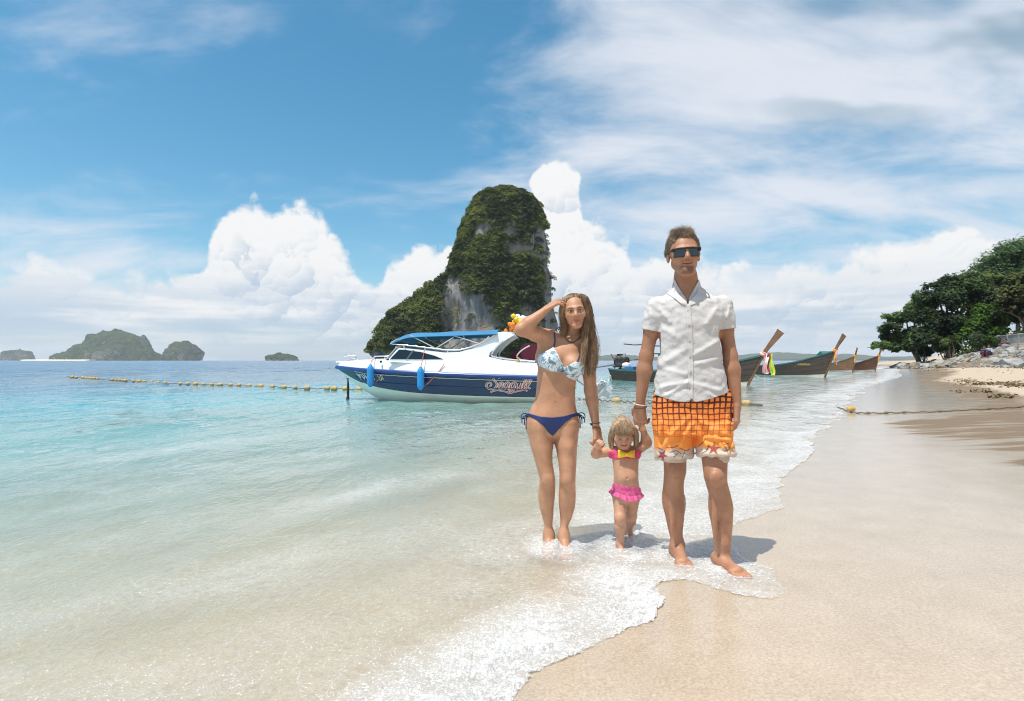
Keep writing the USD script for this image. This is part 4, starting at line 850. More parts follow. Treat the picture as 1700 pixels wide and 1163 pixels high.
lt = {'S': [[(0.75, 0.95), (0.95, 1.10), (0.72, 1.25), (0.38, 1.12), (0.40, 0.80), (0.70, 0.55), (0.72, 0.18), (0.36, -0.05), (-0.05, 0.10), (-0.18, 0.40), (0.05, 0.58), (0.24, 0.42), (0.10, 0.26)]],
      'e': [[(0.02, 0.25), (0.30, 0.38), (0.28, 0.58), (0.08, 0.50), (0.04, 0.18), (0.22, 0.0), (0.46, 0.16)]],
      'a': [[(0.42, 0.50), (0.20, 0.58), (0.02, 0.30), (0.14, 0.02), (0.36, 0.18), (0.44, 0.54)], [(0.43, 0.54), (0.38, 0.18), (0.46, 0.0), (0.62, 0.14)]],
      'g': [[(0.42, 0.50), (0.20, 0.58), (0.02, 0.30), (0.14, 0.02), (0.36, 0.18), (0.44, 0.54)], [(0.44, 0.54), (0.36, 0.0), (0.22, -0.36), (-0.06, -0.34), (0.06, -0.12), (0.40, 0.02), (0.60, 0.14)]],
      'u': [[(0.02, 0.54), (0.00, 0.18), (0.14, 0.0), (0.34, 0.20), (0.40, 0.54)], [(0.40, 0.54), (0.37, 0.16), (0.46, 0.0), (0.60, 0.12)]],
      'l': [[(0.0, 0.20), (0.26, 0.75), (0.24, 1.10), (0.08, 0.95), (0.04, 0.25), (0.16, 0.0), (0.34, 0.14)]]}
word, xo = [], 0.0
for ch, adv in (('S', 0.92), ('e', 0.48), ('a', 0.58), ('g', 0.56), ('u', 0.58), ('l', 0.34), ('l', 0.40)): word.append((xo, lt[ch])); xo += adv
word.append((0.3, [[(0.0, -0.30), (0.9, -0.16), (1.8, -0.30), (2.7, -0.14), (3.3, -0.22)]]))
redp = plain('red_paint', (0.40, 0.05, 0.06), 0.5)
xs0, zs0 = sv(836, 646)
for w, off, m, nm in ((0.20, 0.006, cream, 'lettering_outline'), (0.085, 0.012, redp, 'lettering')):
    obj(nm, script(word, xs0 + 0.02, zs0 + 0.03, 0.30, w, off, m, nm, on_side), m, boat)
# bow lettering, in slanting decorated strokes
bw = [(0.0, [[(0.0, 1.0), (0.30, 0.55), (0.55, 0.0)], [(0.35, 0.95), (0.55, 0.60), (0.60, 0.1)], [(0.30, 0.55), (0.7, 0.85), (0.95, 0.65)]]), (1.0, [[(0.0, 0.7), (0.15, 0.35), (0.35, 0.0)], [(0.1, 0.9), (0.4, 0.75), (0.5, 0.4), (0.3, 0.3)]]), (1.7, [[(0.0, 0.9), (0.1, 0.4), (0.3, 0.05), (0.55, 0.3), (0.5, 0.6), (0.25, 0.5)]]),
      (2.5, [[(0.0, 0.6), (0.05, 0.2), (0.3, 0.0), (0.5, 0.3), (0.4, 0.65), (0.7, 0.75)], [(0.5, 0.3), (0.7, 0.0), (0.9, 0.2)]]), (4.2, [[(0.0, 0.5), (0.2, 0.9), (0.5, 0.8), (0.55, 0.3), (0.3, -0.05), (0.1, 0.25), (0.4, 0.5)], [(0.5, 0.9), (0.8, 0.5), (0.7, 0.0)]])]
obj('bow_lettering', script(bw, sv(607, 0)[0], sv(0, 631)[1], 0.17, 0.13, 0.010, cream, 'x', on_side, -0.30), cream, boat)
def on_up(x, z, off): return np.stack([x, -0.985 - 0.11 * (1.1 - z) * 0 - 0.052 + 0.16 * (z - 1.1) * 0 + 0 * x - off + 0.16 * (z - 1.1), z], -1)
tm = meshkit.text_mesh('18+2', 0.085, depth=0.006); v = np.array(tm.vertices); tm = trimesh.Trimesh(np.stack([v[:, 0] + sv(838, 0)[0], -1.085 - v[:, 2], v[:, 1] + sv(0, 610)[1]], 1), tm.faces[:, ::-1], process=False)
obj('capacity_number', tm, black, boat)
th = [(k * 0.62, [[(0.0, 0.3), (0.1, 0.5), (0.25, 0.45), (0.2, 0.0)], [(0.2, 0.0), (0.45, 0.1), (0.5, 0.55), (0.35, 0.6)]] if k % 3 else [[(0.05, 0.0), (0.0, 0.5), (0.25, 0.65), (0.45, 0.45), (0.4, 0.0)]]) for k in range(7)] + [(7.3, [[(0.0, 0.0), (0.05, 0.5), (0.3, 0.6), (0.4, 0.0)]]), (8.0, [[(0.0, 0.0), (0.05, 0.5), (0.3, 0.6), (0.4, 0.0)]])]
obj('capacity_lettering', script(th, sv(815, 0)[0], sv(0, 610)[1], 0.082, 0.14, 0.0, black, 'y', lambda x, z, o: np.stack([x, 0 * x - 1.088, z], -1), 0.1), black, boat)
# outboard engines tilted out of the water
def outboard(y, lab):
    e = thing('outboard_engine', lab, 'outboard engine', bo + np.array([dirb[0] * L - dirb[1] * y, dirb[1] * L + dirb[0] * y, 0.0]), -0.075)
    rot = trimesh.transformations.rotation_matrix(-0.95, [0, 1, 0])
    def T(m): m.apply_transform(rot); m.apply_translation((0.20, 0, 0.62)); return m
    f = Field((-0.35, -0.3, -0.25), (0.4, 0.3, 0.75), 0.014); f.ell((0, 0, 0.30), (0.27, 0.19, 0.24), k=0.05); f.ell((-0.03, 0, 0.42), (0.21, 0.16, 0.19), k=0.08); f.ell((0.03, 0, 0.12), (0.22, 0.15, 0.12), k=0.06)
    obj('cowling', T(f.mesh()), white, e, True)
    obj('leg', T(loft([[(0.13 + dx * 1.0, w * sg, z) if not isinstance(sg, tuple) else 0 for dx, sg in ((-0.12, 1), (0.10, 0.6), (0.14, 0), (0.10, -0.6), (-0.12, -1), (-0.16, 0))] for z, w in ((0.05, 0.11), (-0.3, 0.07), (-0.62, 0.05))])), grey, e, 40)
    obj('cavitation_plate', T(boxm((0.52, 0.24, 0.022), (0.20, 0, -0.60), bev=0.008)), grey, e)
    obj('gearcase', T(tube([(-0.12, 0, -0.80), (0.0, 0, -0.80), (0.22, 0, -0.80), (0.34, 0, -0.80)], [0.02, 0.075, 0.07, 0.045], 10)), grey, e, 60); obj('skeg', T(loft([[(0.0, -0.012, -0.62), (0.0, 0.012, -0.62), (0.26, 0.012, -0.62), (0.26, -0.012, -0.62)], [(0.08, -0.008, -1.05), (0.08, 0.008, -1.05), (0.22, 0.008, -1.05), (0.22, -0.008, -1.05)]])), grey, e)
    pr = [tube([(0.30, 0, -0.80), (0.44, 0, -0.80)], [0.05, 0.035], 10)]
    for k in range(3):
        a = k * 2.094 + 0.4; d_ = np.array([0, math.cos(a), math.sin(a)]); t2 = np.array([0.55, -0.8 * math.sin(a), 0.8 * math.cos(a)])
        bl = [np.array([0.37, 0, -0.80]) + d_ * r_ + t2 * s_ for r_, s_ in ((0.03, -0.03), (0.12, -0.09), (0.19, -0.06), (0.20, 0.03), (0.12, 0.08), (0.03, 0.03))]
        pr.append(thick(trimesh.Trimesh(bl + [np.mean(bl, 0)], [(i, (i + 1) % 6, 6) for i in range(6)], process=False), 0.012))
    obj('propeller', T(cat(*pr)), steel, e, 40); obj('clamp_bracket', boxm((0.26, 0.22, 0.40), (0.10, 0, 0.52), bev=0.03), grey, e)
outboard(-0.42, 'nearer grey outboard engine tilted up on the transom of the speedboat')
outboard(0.42, 'farther outboard engine tilted up on the transom of the speedboat')
# fenders
def bl_(x, y, z): return bo + np.array([dirb[0] * x - dirb[1] * y, dirb[1] * x + dirb[0] * y, z])
fpro = [(0.0, 0.0), (0.035, 0.0), (0.05, 0.02), (0.085, 0.06), (0.098, 0.12), (0.10, 0.42), (0.085, 0.50), (0.05, 0.54), (0.035, 0.58), (0.0, 0.58)]
for px_, lab in ((638.5, 'blue fender nearest the bow of the speedboat'), (728.5, 'second blue fender, amidships on the speedboat below its window')):
    x = (px_ - 560) * S0; t_ = x / L; z0 = 0.385 if px_ < 700 else 0.325; y_ = -bsheer(t_) - 0.115; f_ = thing('fender', lab, 'fender', bl_(x, y_, z0), -0.075)
    obj('body', trimesh.creation.revolve(np.array(fpro) * [0.98, 1.08], sections=20), fendm, f_, 50)
    zt2 = (1.20 if px_ < 700 else 1.42) - z0; obj('lanyard', tube([(0, 0, 0.62), (0.02, 0.06, 0.74), (0.06, 0.2 if px_ > 700 else 0.25, zt2)], 0.011, 5), ropered, f_)
    obj('tail_line', tube([(0.0, 0.0, 0.03), (0.22, 0.05, 0.20), (0.50, 0.08, 0.52), (0.62 if px_ > 700 else 0.45, 0.10, 0.70)], 0.010, 5), ropered, f_)
x = (600 - 560) * S0
mo = thing('mooring_line', 'dark mooring line hanging straight down from the bow of the speedboat into the water', 'mooring line', bl_(0.33, -0.02, 0.0), 0)
obj('rope', tube([(0.0, 0, 0.60), (0.01, 0, 0.3), (0.0, 0.0, -0.3)], [0.02, 0.034, 0.034], 8), black, mo); obj('weight', tube([(0, 0, 0.04), (0, 0, -0.12)], [0.05, 0.06], 8), black, mo)
al = thing('anchor_rope', 'thin anchor rope running from the bow of the speedboat down into the sea', 'rope', bl_(0.15, 0, 0.0)); obj('rope', tube([(0, 0, 1.04), (-0.6, 0.3, 0.78), (-1.5, 0.8, 0.42), (-2.7, 1.4, -0.1)], 0.010, 5), ropew, al)
# garland of ribbons flying above the arch
gar = thing('ribbon_garland', 'orange, yellow and white garland on the speedboat arch by the raised arm', 'garland', bl_(*(sv(888, 0)[0], -0.6, 0)), 0)
rs = np.random.RandomState(8); z0 = sv(0, 536)[1]
obj('pole', tube([(-0.18, 0, sv(0, 553)[1]), (0.0, 0, z0 + 0.1)], 0.012, 6), steel, gar)
for nm, c, off in (('orange_ribbon', (0.75, 0.22, 0.02), (-0.13, 0, -0.06)), ('yellow_ribbon', (0.80, 0.55, 0.03), (0.0, 0, 0.02)), ('white_ribbon', (0.8, 0.8, 0.78), (0.14, 0, 0.08))):
    m_ = plain(nm, c, 0.8, 0.2, 9.0); ms = []
    for k in range(16):
        p = np.array(off) + rs.normal(0, 1, 3) * [0.085, 0.07, 0.07] + [0, 0, z0]; q_ = trimesh.creation.icosphere(1, rs.uniform(0.045, 0.075)); q_.vertices = q_.vertices * (1 + 0.5 * (fbm(q_.vertices * 40 + k, 2, k)[:, None] - 0.5)) + p; ms.append(q_)
    obj(nm, cat(*ms), m_, gar, 60)

# ---- longtail boats
def wood_look(name, c, s=1.0):
    g = G(); co = g('texture_coordinate', 'object'); st = g('mapping', 'vector', mapping_type='point', vector=co, scale=(0.25, 2.0, 7.0))
    n = g.noise(st, 2.2, 5.0, 0.65); n2 = g.noise(co, 0.9, 3.0); c = np.array(c)
    return g.done('/World/Looks/' + name, surface=g('principled_bsdf', 'BSDF', base_color=g('rgb_ramp', 'color', fac=g.math('multiply_add', n, 0.7, g.math('multiply', n2, 0.3)), ramp=[(0.28, tuple(c * 0.42)), (0.5, tuple(c)), (0.75, tuple(np.minimum(c * 1.7, 0.9)))]), roughness=0.55, normal=g('bump', 'normal', height=n, strength=0.5, distance=0.02)))
w_dark = wood_look('dark_hull_wood', (0.055, 0.036, 0.026)); w_red = wood_look('red_hull_wood', (0.13, 0.055, 0.030)); w_or = wood_look('orange_hull_wood', (0.24, 0.10, 0.035)); w_prow = wood_look('prow_wood', (0.17, 0.085, 0.042)); w_teal = plain('teal_paint', (0.04, 0.125, 0.13), 0.6, 0.2, 2.0); w_in = wood_look('inner_wood', (0.20, 0.13, 0.075)); tealp = plain('green_paint', (0.02, 0.16, 0.13), 0.5, 0.2, 2.0)
def longtail(label, bow, stern, freeb, prow_h, hull_m, rail_m, beam=1.35, name='longtail_boat', ribbons=(), ladder=False, engine=False, letters=True, seed=1, prow_w=0.16):
    """bow, stern: points on the waterline. Keel along local x, bow at +."""
    bow, stern = np.array(bow, float), np.array(stern, float); v = bow - stern; Lg = float(np.hypot(v[0], v[1])); t = thing(name, label, 'longtail boat', (stern[0], stern[1], 0), math.atan2(v[1], v[0]))
    u = np.linspace(0, 1, 40); w = beam / 2 * np.interp(u, [0, 0.1, 0.35, 0.62, 0.85, 0.95, 1], [0.62, 0.80, 1.0, 0.95, 0.52, 0.22, 0.05])
    w = gaussian_filter1d(w, 1.5, mode='nearest'); zs = freeb * PchipInterpolator([0, 0.2, 0.5, 0.75, 0.9, 1.0], [0.88, 0.78, 0.80, 1.05, 1.40, 1.85])(u)
    ext = 0.30 * freeb * 1.85                                 # the stem leans forward
    def X_(uu, z): return uu * Lg + np.clip((uu - 0.86) / 0.14, 0, 1) ** 1.5 * (0.55 * np.maximum(z, -0.1)) + np.clip((0.06 - uu) / 0.06, 0, 1) * -0.25 * np.maximum(z, 0)
    lev = [0.0, 0.2, 0.42, 0.62, 0.82, 1.0]
    def sec(i, q_): z = -0.16 + (zs[i] + 0.16) * q_; return z, w[i] * (0.52 + 0.48 * q_ ** 0.7)
    for sg in (-1, 1):                                        # strakes, lapped
        for a in range(5):
            R_ = []
            for i in range(40):
                z0, y0 = sec(i, lev[a]); z1, y1 = sec(i, lev[a + 1]); R_.append([(X_(u[i], z0), sg * (y0 + 0.012), z0), (X_(u[i], z1), sg * (y1 + 0.002), z1), (X_(u[i], z1), sg * (y1 - 0.03), z1), (X_(u[i], z0), sg * (y0 - 0.03), z0)])
            m = loft(R_); m.invert() if sg < 0 else None; obj('strake', m, hull_m if a else plain_get('boot_stripe', (0.55, 0.52, 0.46)), t, 30)
        R_ = []
        for i in range(40): z1, y1 = sec(i, 1.0); R_.append([(X_(u[i], z1), sg * (y1 + 0.035), z1 - 0.03), (X_(u[i], z1), sg * (y1 + 0.035), z1 + 0.05), (X_(u[i], z1), sg * (y1 - 0.05), z1 + 0.05), (X_(u[i], z1), sg * (y1 - 0.05), z1 - 0.03)])
        m = loft(R_); m.invert() if sg < 0 else None; obj('gunwale', m, rail_m, t, 30)
    obj('transom', loft([[(X_(0, -0.16), -0.52 * w[0], -0.16), (X_(0, zs[0]), -w[0], zs[0]), (X_(0, zs[0]), w[0], zs[0]), (X_(0, -0.16), 0.52 * w[0], -0.16)], [(X_(0, -0.16) + 0.04, -0.52 * w[0], -0.16), (X_(0, zs[0]) + 0.04, -w[0], zs[0]), (X_(0, zs[0]) + 0.04, w[0], zs[0]), (X_(0, -0.16) + 0.04, 0.52 * w[0], -0.16)]]), hull_m, t)
    R_ = [[(X_(u[i], 0.25 * zs[i]), -w[i] * 0.78, zs[i] * 0.30), (X_(u[i], 0.3), 0, zs[i] * 0.28), (X_(u[i], 0.25 * zs[i]), w[i] * 0.78, zs[i] * 0.30)] for i in range(40)]; fl_ = loft(R_, close_u=False); fl_.invert(); obj('floor', fl_, w_in, t)
    for k in range(5): i = 6 + 6 * k; obj('thwart', boxm((0.24, w[i] * 1.85, 0.035), (X_(u[i], 0.4), 0, zs[i] * 0.72)), w_in, t)
    # stem post rising into the prow
    zt3 = zs[-1]; pts = np.array([(X_(1, -0.16), 0, -0.16), (X_(1, zt3 * 0.5), 0, zt3 * 0.5), (X_(1, zt3) + 0.0, 0, zt3), (X_(1, zt3) + 0.42 * (prow_h - zt3), 0, zt3 + 0.55 * (prow_h - zt3)), (X_(1, zt3) + 0.78 * (prow_h - zt3), 0, prow_h)])
    sp2 = CubicSpline(np.arange(5), pts)(np.linspace(0, 4, 24)); d_ = np.gradient(sp2, axis=0); d_ /= np.linalg.norm(d_, axis=1, keepdims=True); nn = np.stack([-d_[:, 2], 0 * d_[:, 0], d_[:, 0]], 1); k = np.linspace(0, 1, 24)
    wd = np.interp(k, [0, 0.5, 0.62, 1.0], [0.06, 0.085, 0.075, prow_w])[:, None]; th_ = np.interp(k, [0, 0.5, 1], [0.05, 0.05, 0.035])[:, None]; yv = np.array([[0, 1.0, 0]])
    obj('prow', loft(np.stack([sp2 + nn * wd + yv * th_, sp2 - nn * wd + yv * th_, sp2 - nn * wd - yv * th_, sp2 + nn * wd - yv * th_], 1)), w_prow, t)
    base_p = pts[2]
    rs2 = np.random.RandomState(seed)
    if ribbons:
        q_ = base_p + [0.06, 0, 0.10]; dd = np.array([0.5, 0, 0.85])
        for j in range(3): c_ = q_ + dd * (0.06 * j - 0.06); obj('garland', trimesh.creation.torus(0.115, 0.045, major_sections=16, minor_sections=8).apply_transform(trimesh.geometry.align_vectors([0, 0, 1], [0.5, 0, 0.86])).apply_translation(c_), ribbons[0] if j != 1 else ribbons[min(1, len(ribbons) - 1)], t, 60)
        for j, rm in enumerate(ribbons):
            ln = rs2.uniform(0.75, 1.0); x_ = 0.10 + 0.07 * j; yy = -0.10 + 0.03 * j
            k2 = np.linspace(0, 1, 10); ctr = np.stack([q_[0] + x_ + 0.05 * np.sin(k2 * 5 + j), q_[1] + yy + 0.03 * np.sin(k2 * 7 + 2 * j), q_[2] - k2 * ln], 1); wv = np.stack([0.055 + 0.02 * k2, 0.03 * np.sin(k2 * 4 + j), 0 * k2], 1)
            obj('ribbon', thick(loft(np.stack([ctr - wv, ctr, ctr + wv], 1) + np.array([0, 0.02, 0]) * np.array([0, 1, 0])[None, :, None], close_u=False), 0.008), rm, t, 60)
    if letters:
        sgs = -1 if v[0] > 0 else 1
        lt2 = [(k3 * 0.75, [[(0.0, 0.0), (0.1, 0.6), (0.45, 0.7), (0.5, 0.2), (0.25, 0.1)], [(0.5, 0.2), (0.6, 0.0)]] if rs2.rand() > 0.4 else [[(0.0, 0.7), (0.05, 0.1), (0.3, 0.0), (0.55, 0.6)]]) for k3 in range(8)]
        def pr(x, z, off):
            uu = x / Lg; wz = np.interp(uu, u, w); zz = np.interp(uu, u, zs); q4 = np.clip((z + 0.16) / (zz + 0.16), 0, 1); return np.stack([x + np.clip((uu - 0.86) / 0.14, 0, 1) ** 1.5 * 0.55 * z, sgs * (wz * (0.52 + 0.48 * q4 ** 0.7) + 0.022), z], -1)
        obj('name_lettering', script(lt2, 0.80 * Lg, freeb * 0.86, 0.0165 * Lg, 0.16, 0, goldp, 'n', pr, 0.1), goldp, t)
    if ladder:
        x = Lg * 0.50; wy = float(np.interp(0.5, u, w)); sy = -1; zz = float(np.interp(0.5, u, zs))
        obj('ladder', cat(tube([(x - 0.26, sy * (wy - 0.05), zz + 0.12), (x - 0.25, sy * (wy + 0.07), zz + 0.08), (x - 0.22, sy * (wy + 0.06), zz - 0.62), (x + 0.22, sy * (wy + 0.06), zz - 0.62), (x + 0.25, sy * (wy + 0.07), zz + 0.08), (x + 0.26, sy * (wy - 0.05), zz + 0.12)], 0.022, 6), *[tube([(x - 0.24, sy * (wy + 0.065), zz - h), (x + 0.24, sy * (wy + 0.065), zz - h)], 0.02, 6) for h in (0.02, 0.32)]), white, t, 40)
    return t, Lg, u, w, zs
def plain_get(n, c):
    m = UsdShade.Material.Get(stage, '/World/Looks/' + n)
    return m if m and m.GetPrim().IsValid() else plain(n, c, 0.6, 0.15, 2.0)
rib = [plain('ribbon_pink', (0.72, 0.30, 0.28), 0.85), plain('ribbon_white', (0.78, 0.74, 0.72), 0.85), plain('ribbon_green', (0.25, 0.62, 0.10), 0.85), plain('ribbon_yellow', (0.75, 0.68, 0.06), 0.85), plain('ribbon_red', (0.42, 0.02, 0.06), 0.85), plain('ribbon_orange', (0.72, 0.36, 0.04), 0.85)]
b1, s1 = ray_ground(1240, 638), ray_ground(1022, 630.5)
LT = longtail('nearest longtail boat, behind the man, its broad prow tied with green and yellow ribbons', b1, s1, 0.72, 2.42, w_dark, w_teal, 1.4, ribbons=(rib[0], rib[1], rib[4], rib[2], rib[3]), seed=3, prow_w=0.17)
lt1, Lg1 = LT[0], LT[1]
# its engine: a car engine on a pivot with a long shaft
ang1 = math.atan2((b1 - s1)[1], (b1 - s1)[0])
def loc1(x, y, z): c_, s_ = math.cos(ang1), math.sin(ang1); return np.array([s1[0] + c_ * x - s_ * y, s1[1] + s_ * x + c_ * y, z])
en = thing('longtail_engine', 'exposed black engine with a long propeller shaft on the stern of the nearest longtail boat', 'engine', loc1(0.35, 0, 0.34), ang1)
iron = plain('engine_iron', (0.045, 0.04, 0.038), 0.55, 0.4, 8.0, metal=0.3); 
obj('block', cat(boxm((0.80, 0.42, 0.42), (0.05, 0, 0.72), bev=0.05), boxm((0.45, 0.5, 0.22), (0.0, 0, 0.50), bev=0.04)), iron, en); obj('valve_cover', boxm((0.66, 0.26, 0.14), (0.05, 0, 0.98), bev=0.04), plain('valve_cover_look', (0.30, 0.29, 0.27), 0.4, 0.3, 9.0, metal=0.5), en)
obj('air_filter', trimesh.creation.cylinder(0.16, 0.12, sections=18).apply_translation((-0.08, 0.05, 1.09)), iron, en, 40); obj('fan', cat(trimesh.creation.cylinder(0.19, 0.03, sections=18).apply_transform(trimesh.transformations.rotation_matrix(1.57, [0, 1, 0])).apply_translation((0.50, 0, 0.78)), trimesh.creation.torus(0.10, 0.03).apply_transform(trimesh.transformations.rotation_matrix(1.57, [0, 1, 0])).apply_translation((0.53, 0, 0.70))), iron, en, 40)
obj('exhaust', tube([(-0.2, -0.24, 0.80), (-0.3, -0.3, 0.95), (-0.42, -0.3, 1.15)], 0.035, 7), plain('rust', (0.16, 0.07, 0.035), 0.8, 0.4, 9.0), en); obj('hose', cat(tube([(0.3, -0.2, 0.9), (0.2, -0.32, 1.05), (-0.1, -0.26, 1.02)], 0.025, 6), tube([(0.35, 0.1, 1.0), (0.2, 0.2, 1.15), (-0.1, 0.1, 1.12)], 0.022, 6)), black, en)
obj('pivot', cat(tube([(0, 0, 0.0), (0, 0, 0.45)], 0.06, 8), boxm((0.9, 0.3, 0.05), (0.0, 0, 0.44))), iron, en); obj('shaft', cat(tube([(-0.4, 0, 0.55), (-1.6, -0.35, 0.38)], 0.055, 8), tube([(-1.6, -0.35, 0.38), (-4.0, -1.05, 0.05)], 0.032, 7)), plain('grey_pipe', (0.20, 0.20, 0.21), 0.5), en); obj('tiller', tube([(0.4, 0, 0.75), (1.3, 0.1, 0.85)], 0.022, 6), iron, en); obj('propeller', boxm((0.04, 0.28, 0.05), (-4.0, -1.05, 0.05), bev=0.01), plain('bronze', (0.30, 0.20, 0.08), 0.4, metal=0.8), en)
rd = thing('rudder_frame', 'grey metal rudder hanging behind the stern of the nearest longtail boat', 'rudder', loc1(-0.1, -0.1, 0)); obj('post', tube([(0.1, 0, 0.78), (-0.35, -0.35, -0.1)], 0.05, 7), grey, rd); obj('blade', thick(trimesh.Trimesh([(-0.28, -0.3, 0.25), (0.15, -0.1, 0.3), (0.15, -0.1, -0.2), (-0.36, -0.36, -0.2)], [(0, 1, 2), (0, 2, 3)], process=False), 0.03), grey, rd)
pole = thing('pole_with_crossbar', 'thin pole with a bent crossbar standing in the stern of the nearest longtail boat', 'pole', loc1(2.0, 0, 0.25)); hp = 1.12 + (598 - 573) * 33 / 944 - 0.25
obj('post', tube([(0, 0, 0), (0, 0, hp)], 0.022, 6), iron, pole); obj('crossbar', tube([(-1.05, 0.3, hp + 0.03), (-0.5, 0.15, hp - 0.02), (0, 0, hp), (0.2, 0, hp - 0.06), (0.9, 0, hp - 0.09)], 0.035, 6), iron, pole)
ca = thing('canopy_frame', 'dark canopy frame of posts and a roof bar amidships on the nearest longtail boat', 'canopy frame', loc1(2.6, 0, 0.3), ang1)
for x in (0.0, 2.9):
    for y in (-0.55, 0.55): obj('post', boxm((0.10, 0.07, 1.15), (x, y, 0.57)), iron, ca)
obj('roof', cat(boxm((3.4, 1.3, 0.05), (1.45, 0, 1.18), bev=0.015)), w_teal, ca)
cr = thing('blue_crate', 'small blue crate with white bundles in the stern of the nearest longtail boat', 'crate', loc1(1.25, -0.15, 0.55), ang1); obj('box', boxm((0.55, 0.4, 0.24), (0, 0, 0.12), bev=0.02), plain('crate_blue', (0.03, 0.16, 0.40), 0.6), cr); obj('bundle', trimesh.creation.icosphere(2, 0.2).apply_scale((1.5, 0.9, 0.8)).apply_translation((-0.35, 0, 0.3)), cream, cr)
tl = thing('mooring_rope', 'pale mooring rope hanging from the nearest longtail bow down to the water', 'rope', (0, 0, 0)); p0, p1 = at(1228, 597, 27.0), at(1264, 629, 27.6); obj('rope', tube([p0 + (p1 - p0) * k + [0, 0, -0.10 * math.sin(k * np.pi)] for k in np.linspace(0, 1, 12)], 0.026, 6), ropew, tl)
longtail('dark longtail boat second from the man, with a white boarding ladder on its side', ray_ground(1368, 625.5), ray_ground(1225, 620), 0.92, 2.78, w_dark, w_teal, 1.6, ribbons=(rib[5], rib[0]), ladder=True, seed=5, prow_w=0.17)
longtail('orange-brown longtail boat with a slender dark prow, third from the man', ray_ground(1415, 616.5), ray_ground(1345, 612.5), 0.82, 2.35, w_or, w_prow, 1.5, ribbons=(rib[5],), letters=False, seed=6, prow_w=0.11)
longtail('red-brown longtail boat farthest along the beach, its prow over the sand', ray_ground(1452, 615.5), ray_ground(1385, 613), 0.85, 2.25, w_red, w_prow, 1.5, ribbons=(rib[5],), letters=False, seed=7, prow_w=0.10)
fg = thing('boat_canopy', 'folded pale green canopy roof on the dark longtail boat with the ladder', 'canopy', at(1372, 590, 40.5)); obj('cloth', loft([[(x, -0.5, 0.06), (x, 0, 0.32), (x, 0.5, 0.06), (x, 0.5, -0.05), (x, -0.5, -0.05)] for x in np.linspace(-0.45, 0.35, 5)]), tealp, fg, 40); [obj('post', tube([(x, y, -0.05), (x, y, -0.95)], 0.03, 5), w_in, fg) for x in (-0.4, 0.3) for y in (-0.45, 0.45)]

# ---------------- buoy lines --------------------------------------------------------
buoym = plain('buoy_yellow', (0.48, 0.29, 0.07), 0.6, 0.25, 12.0); buoyd = plain('buoy_weathered', (0.42, 0.30, 0.14), 0.7, 0.3, 12.0); ropem = plain('buoy_rope', (0.16, 0.13, 0.09), 0.9, 0.2, 30.0)
flo = trimesh.creation.revolve(np.array([(0, -0.17), (0.05, -0.17), (0.09, -0.14), (0.115, -0.07), (0.115, 0.07), (0.09, 0.14), (0.05, 0.17), (0, 0.17)]), sections=14); flo.apply_transform(trimesh.transformations.rotation_matrix(np.pi / 2, [0, 1, 0]))
def buoys(label, px, ropep, sc=1.0, z=0.03):
    R_ = [ray_ground(x, y, 0.0) for x, y in ropep]; R_ = np.array(R_); t = thing('buoy_line', label, 'buoy line', (R_[0][0], R_[0][1], 0)); o = np.array([R_[0][0], R_[0][1], 0])
    k = np.linspace(0, len(R_) - 1, 140); P_ = np.stack([np.interp(k, np.arange(len(R_)), R_[:, j]) for j in range(3)], 1); P_[:, 2] = 0.015 + 0.02 * np.sin(np.arange(140)); obj('rope', tube(P_ - o, 0.017, 5), ropem, t)
    rs3 = np.random.RandomState(int(px[0][0]))
    for j, (x, y) in enumerate(px):
        p = ray_ground(x, y, 0.0); i = np.argmin(np.linalg.norm(P_[:, :2] - p[:2], axis=1)); i = min(max(i, 1), 138); dv = P_[i + 1] - P_[i - 1]; m = flo.copy(); m.apply_scale(sc * rs3.uniform(0.85, 1.15)); m.apply_transform(trimesh.transformations.rotation_matrix(math.atan2(dv[1], dv[0]) + rs3.normal(0, 0.15), [0, 0, 1])); m.apply_translation(np.array([p[0], p[1], z]) - o); obj('float', m, buoym if rs3.rand() > 0.3 else buoyd, t, 50)
    return t
bx = [120, 127, 138, 143, 148, 152, 157, 163, 187, 193, 199, 204, 209, 222, 231, 240, 252, 263, 275, 300, 312, 325, 338, 352, 366, 383, 397, 414, 433, 453, 472, 490, 510, 543, 555, 573, 597, 615]
by = np.interp(bx, [115, 205, 300, 400, 500, 600, 620], [626, 632, 637.5, 640, 644.5, 646.5, 648])
buoys('long line of yellow floats strung across the sea from the left to the speedboat', list(zip(bx, by)), list(zip([112, 205, 300, 400, 500, 600, 660], [625.5, 632, 637.5, 640, 644.5, 646.5, 651])), 0.72)
buoys('short float line on the water between the woman and the man', [(1023, 666.5)], [(960, 663), (1023, 666.5), (1100, 669), (1180, 671)], 0.62)
buoys('yellow float with its dark rope right beside the man\'s left hand', [(1238, 671)], [(1180, 671), (1238, 671), (1265, 673)], 0.62)
# rope across the wet sand
def on_sand(px, py, dz=0.02):
    z = 0.1
    for _ in range(12): p = ray_ground(px, py, min(z + dz, 0.9)); z = 0.5 * z + 0.5 * max(float(bed(p[:1], p[1:2])[0]), 0.0)
    p[2] = z + dz; return p
R_ = np.array([on_sand(x, y) for x, y in ((1390, 676), (1400, 679), (1413, 683), (1430, 685), (1460, 685), (1500, 684), (1540, 683), (1580, 681), (1620, 679), (1660, 677), (1700, 674), (1760, 670))])
bt = thing('beach_rope', 'dark knotted rope with one yellow float lying across the wet sand to the right edge', 'rope', R_[0]); k = np.linspace(0, 11, 80); P_ = CubicSpline(np.arange(12), R_)(k) - R_[0]; P_[:, 2] += 0.008 * np.sin(k * 9)
obj('rope', tube(P_, 0.015, 6), ropem, bt)
obj('float', flo.copy().apply_scale(0.50).apply_translation(on_sand(1412, 683) - R_[0] + [0, 0, 0.06]), buoym, bt, 50)
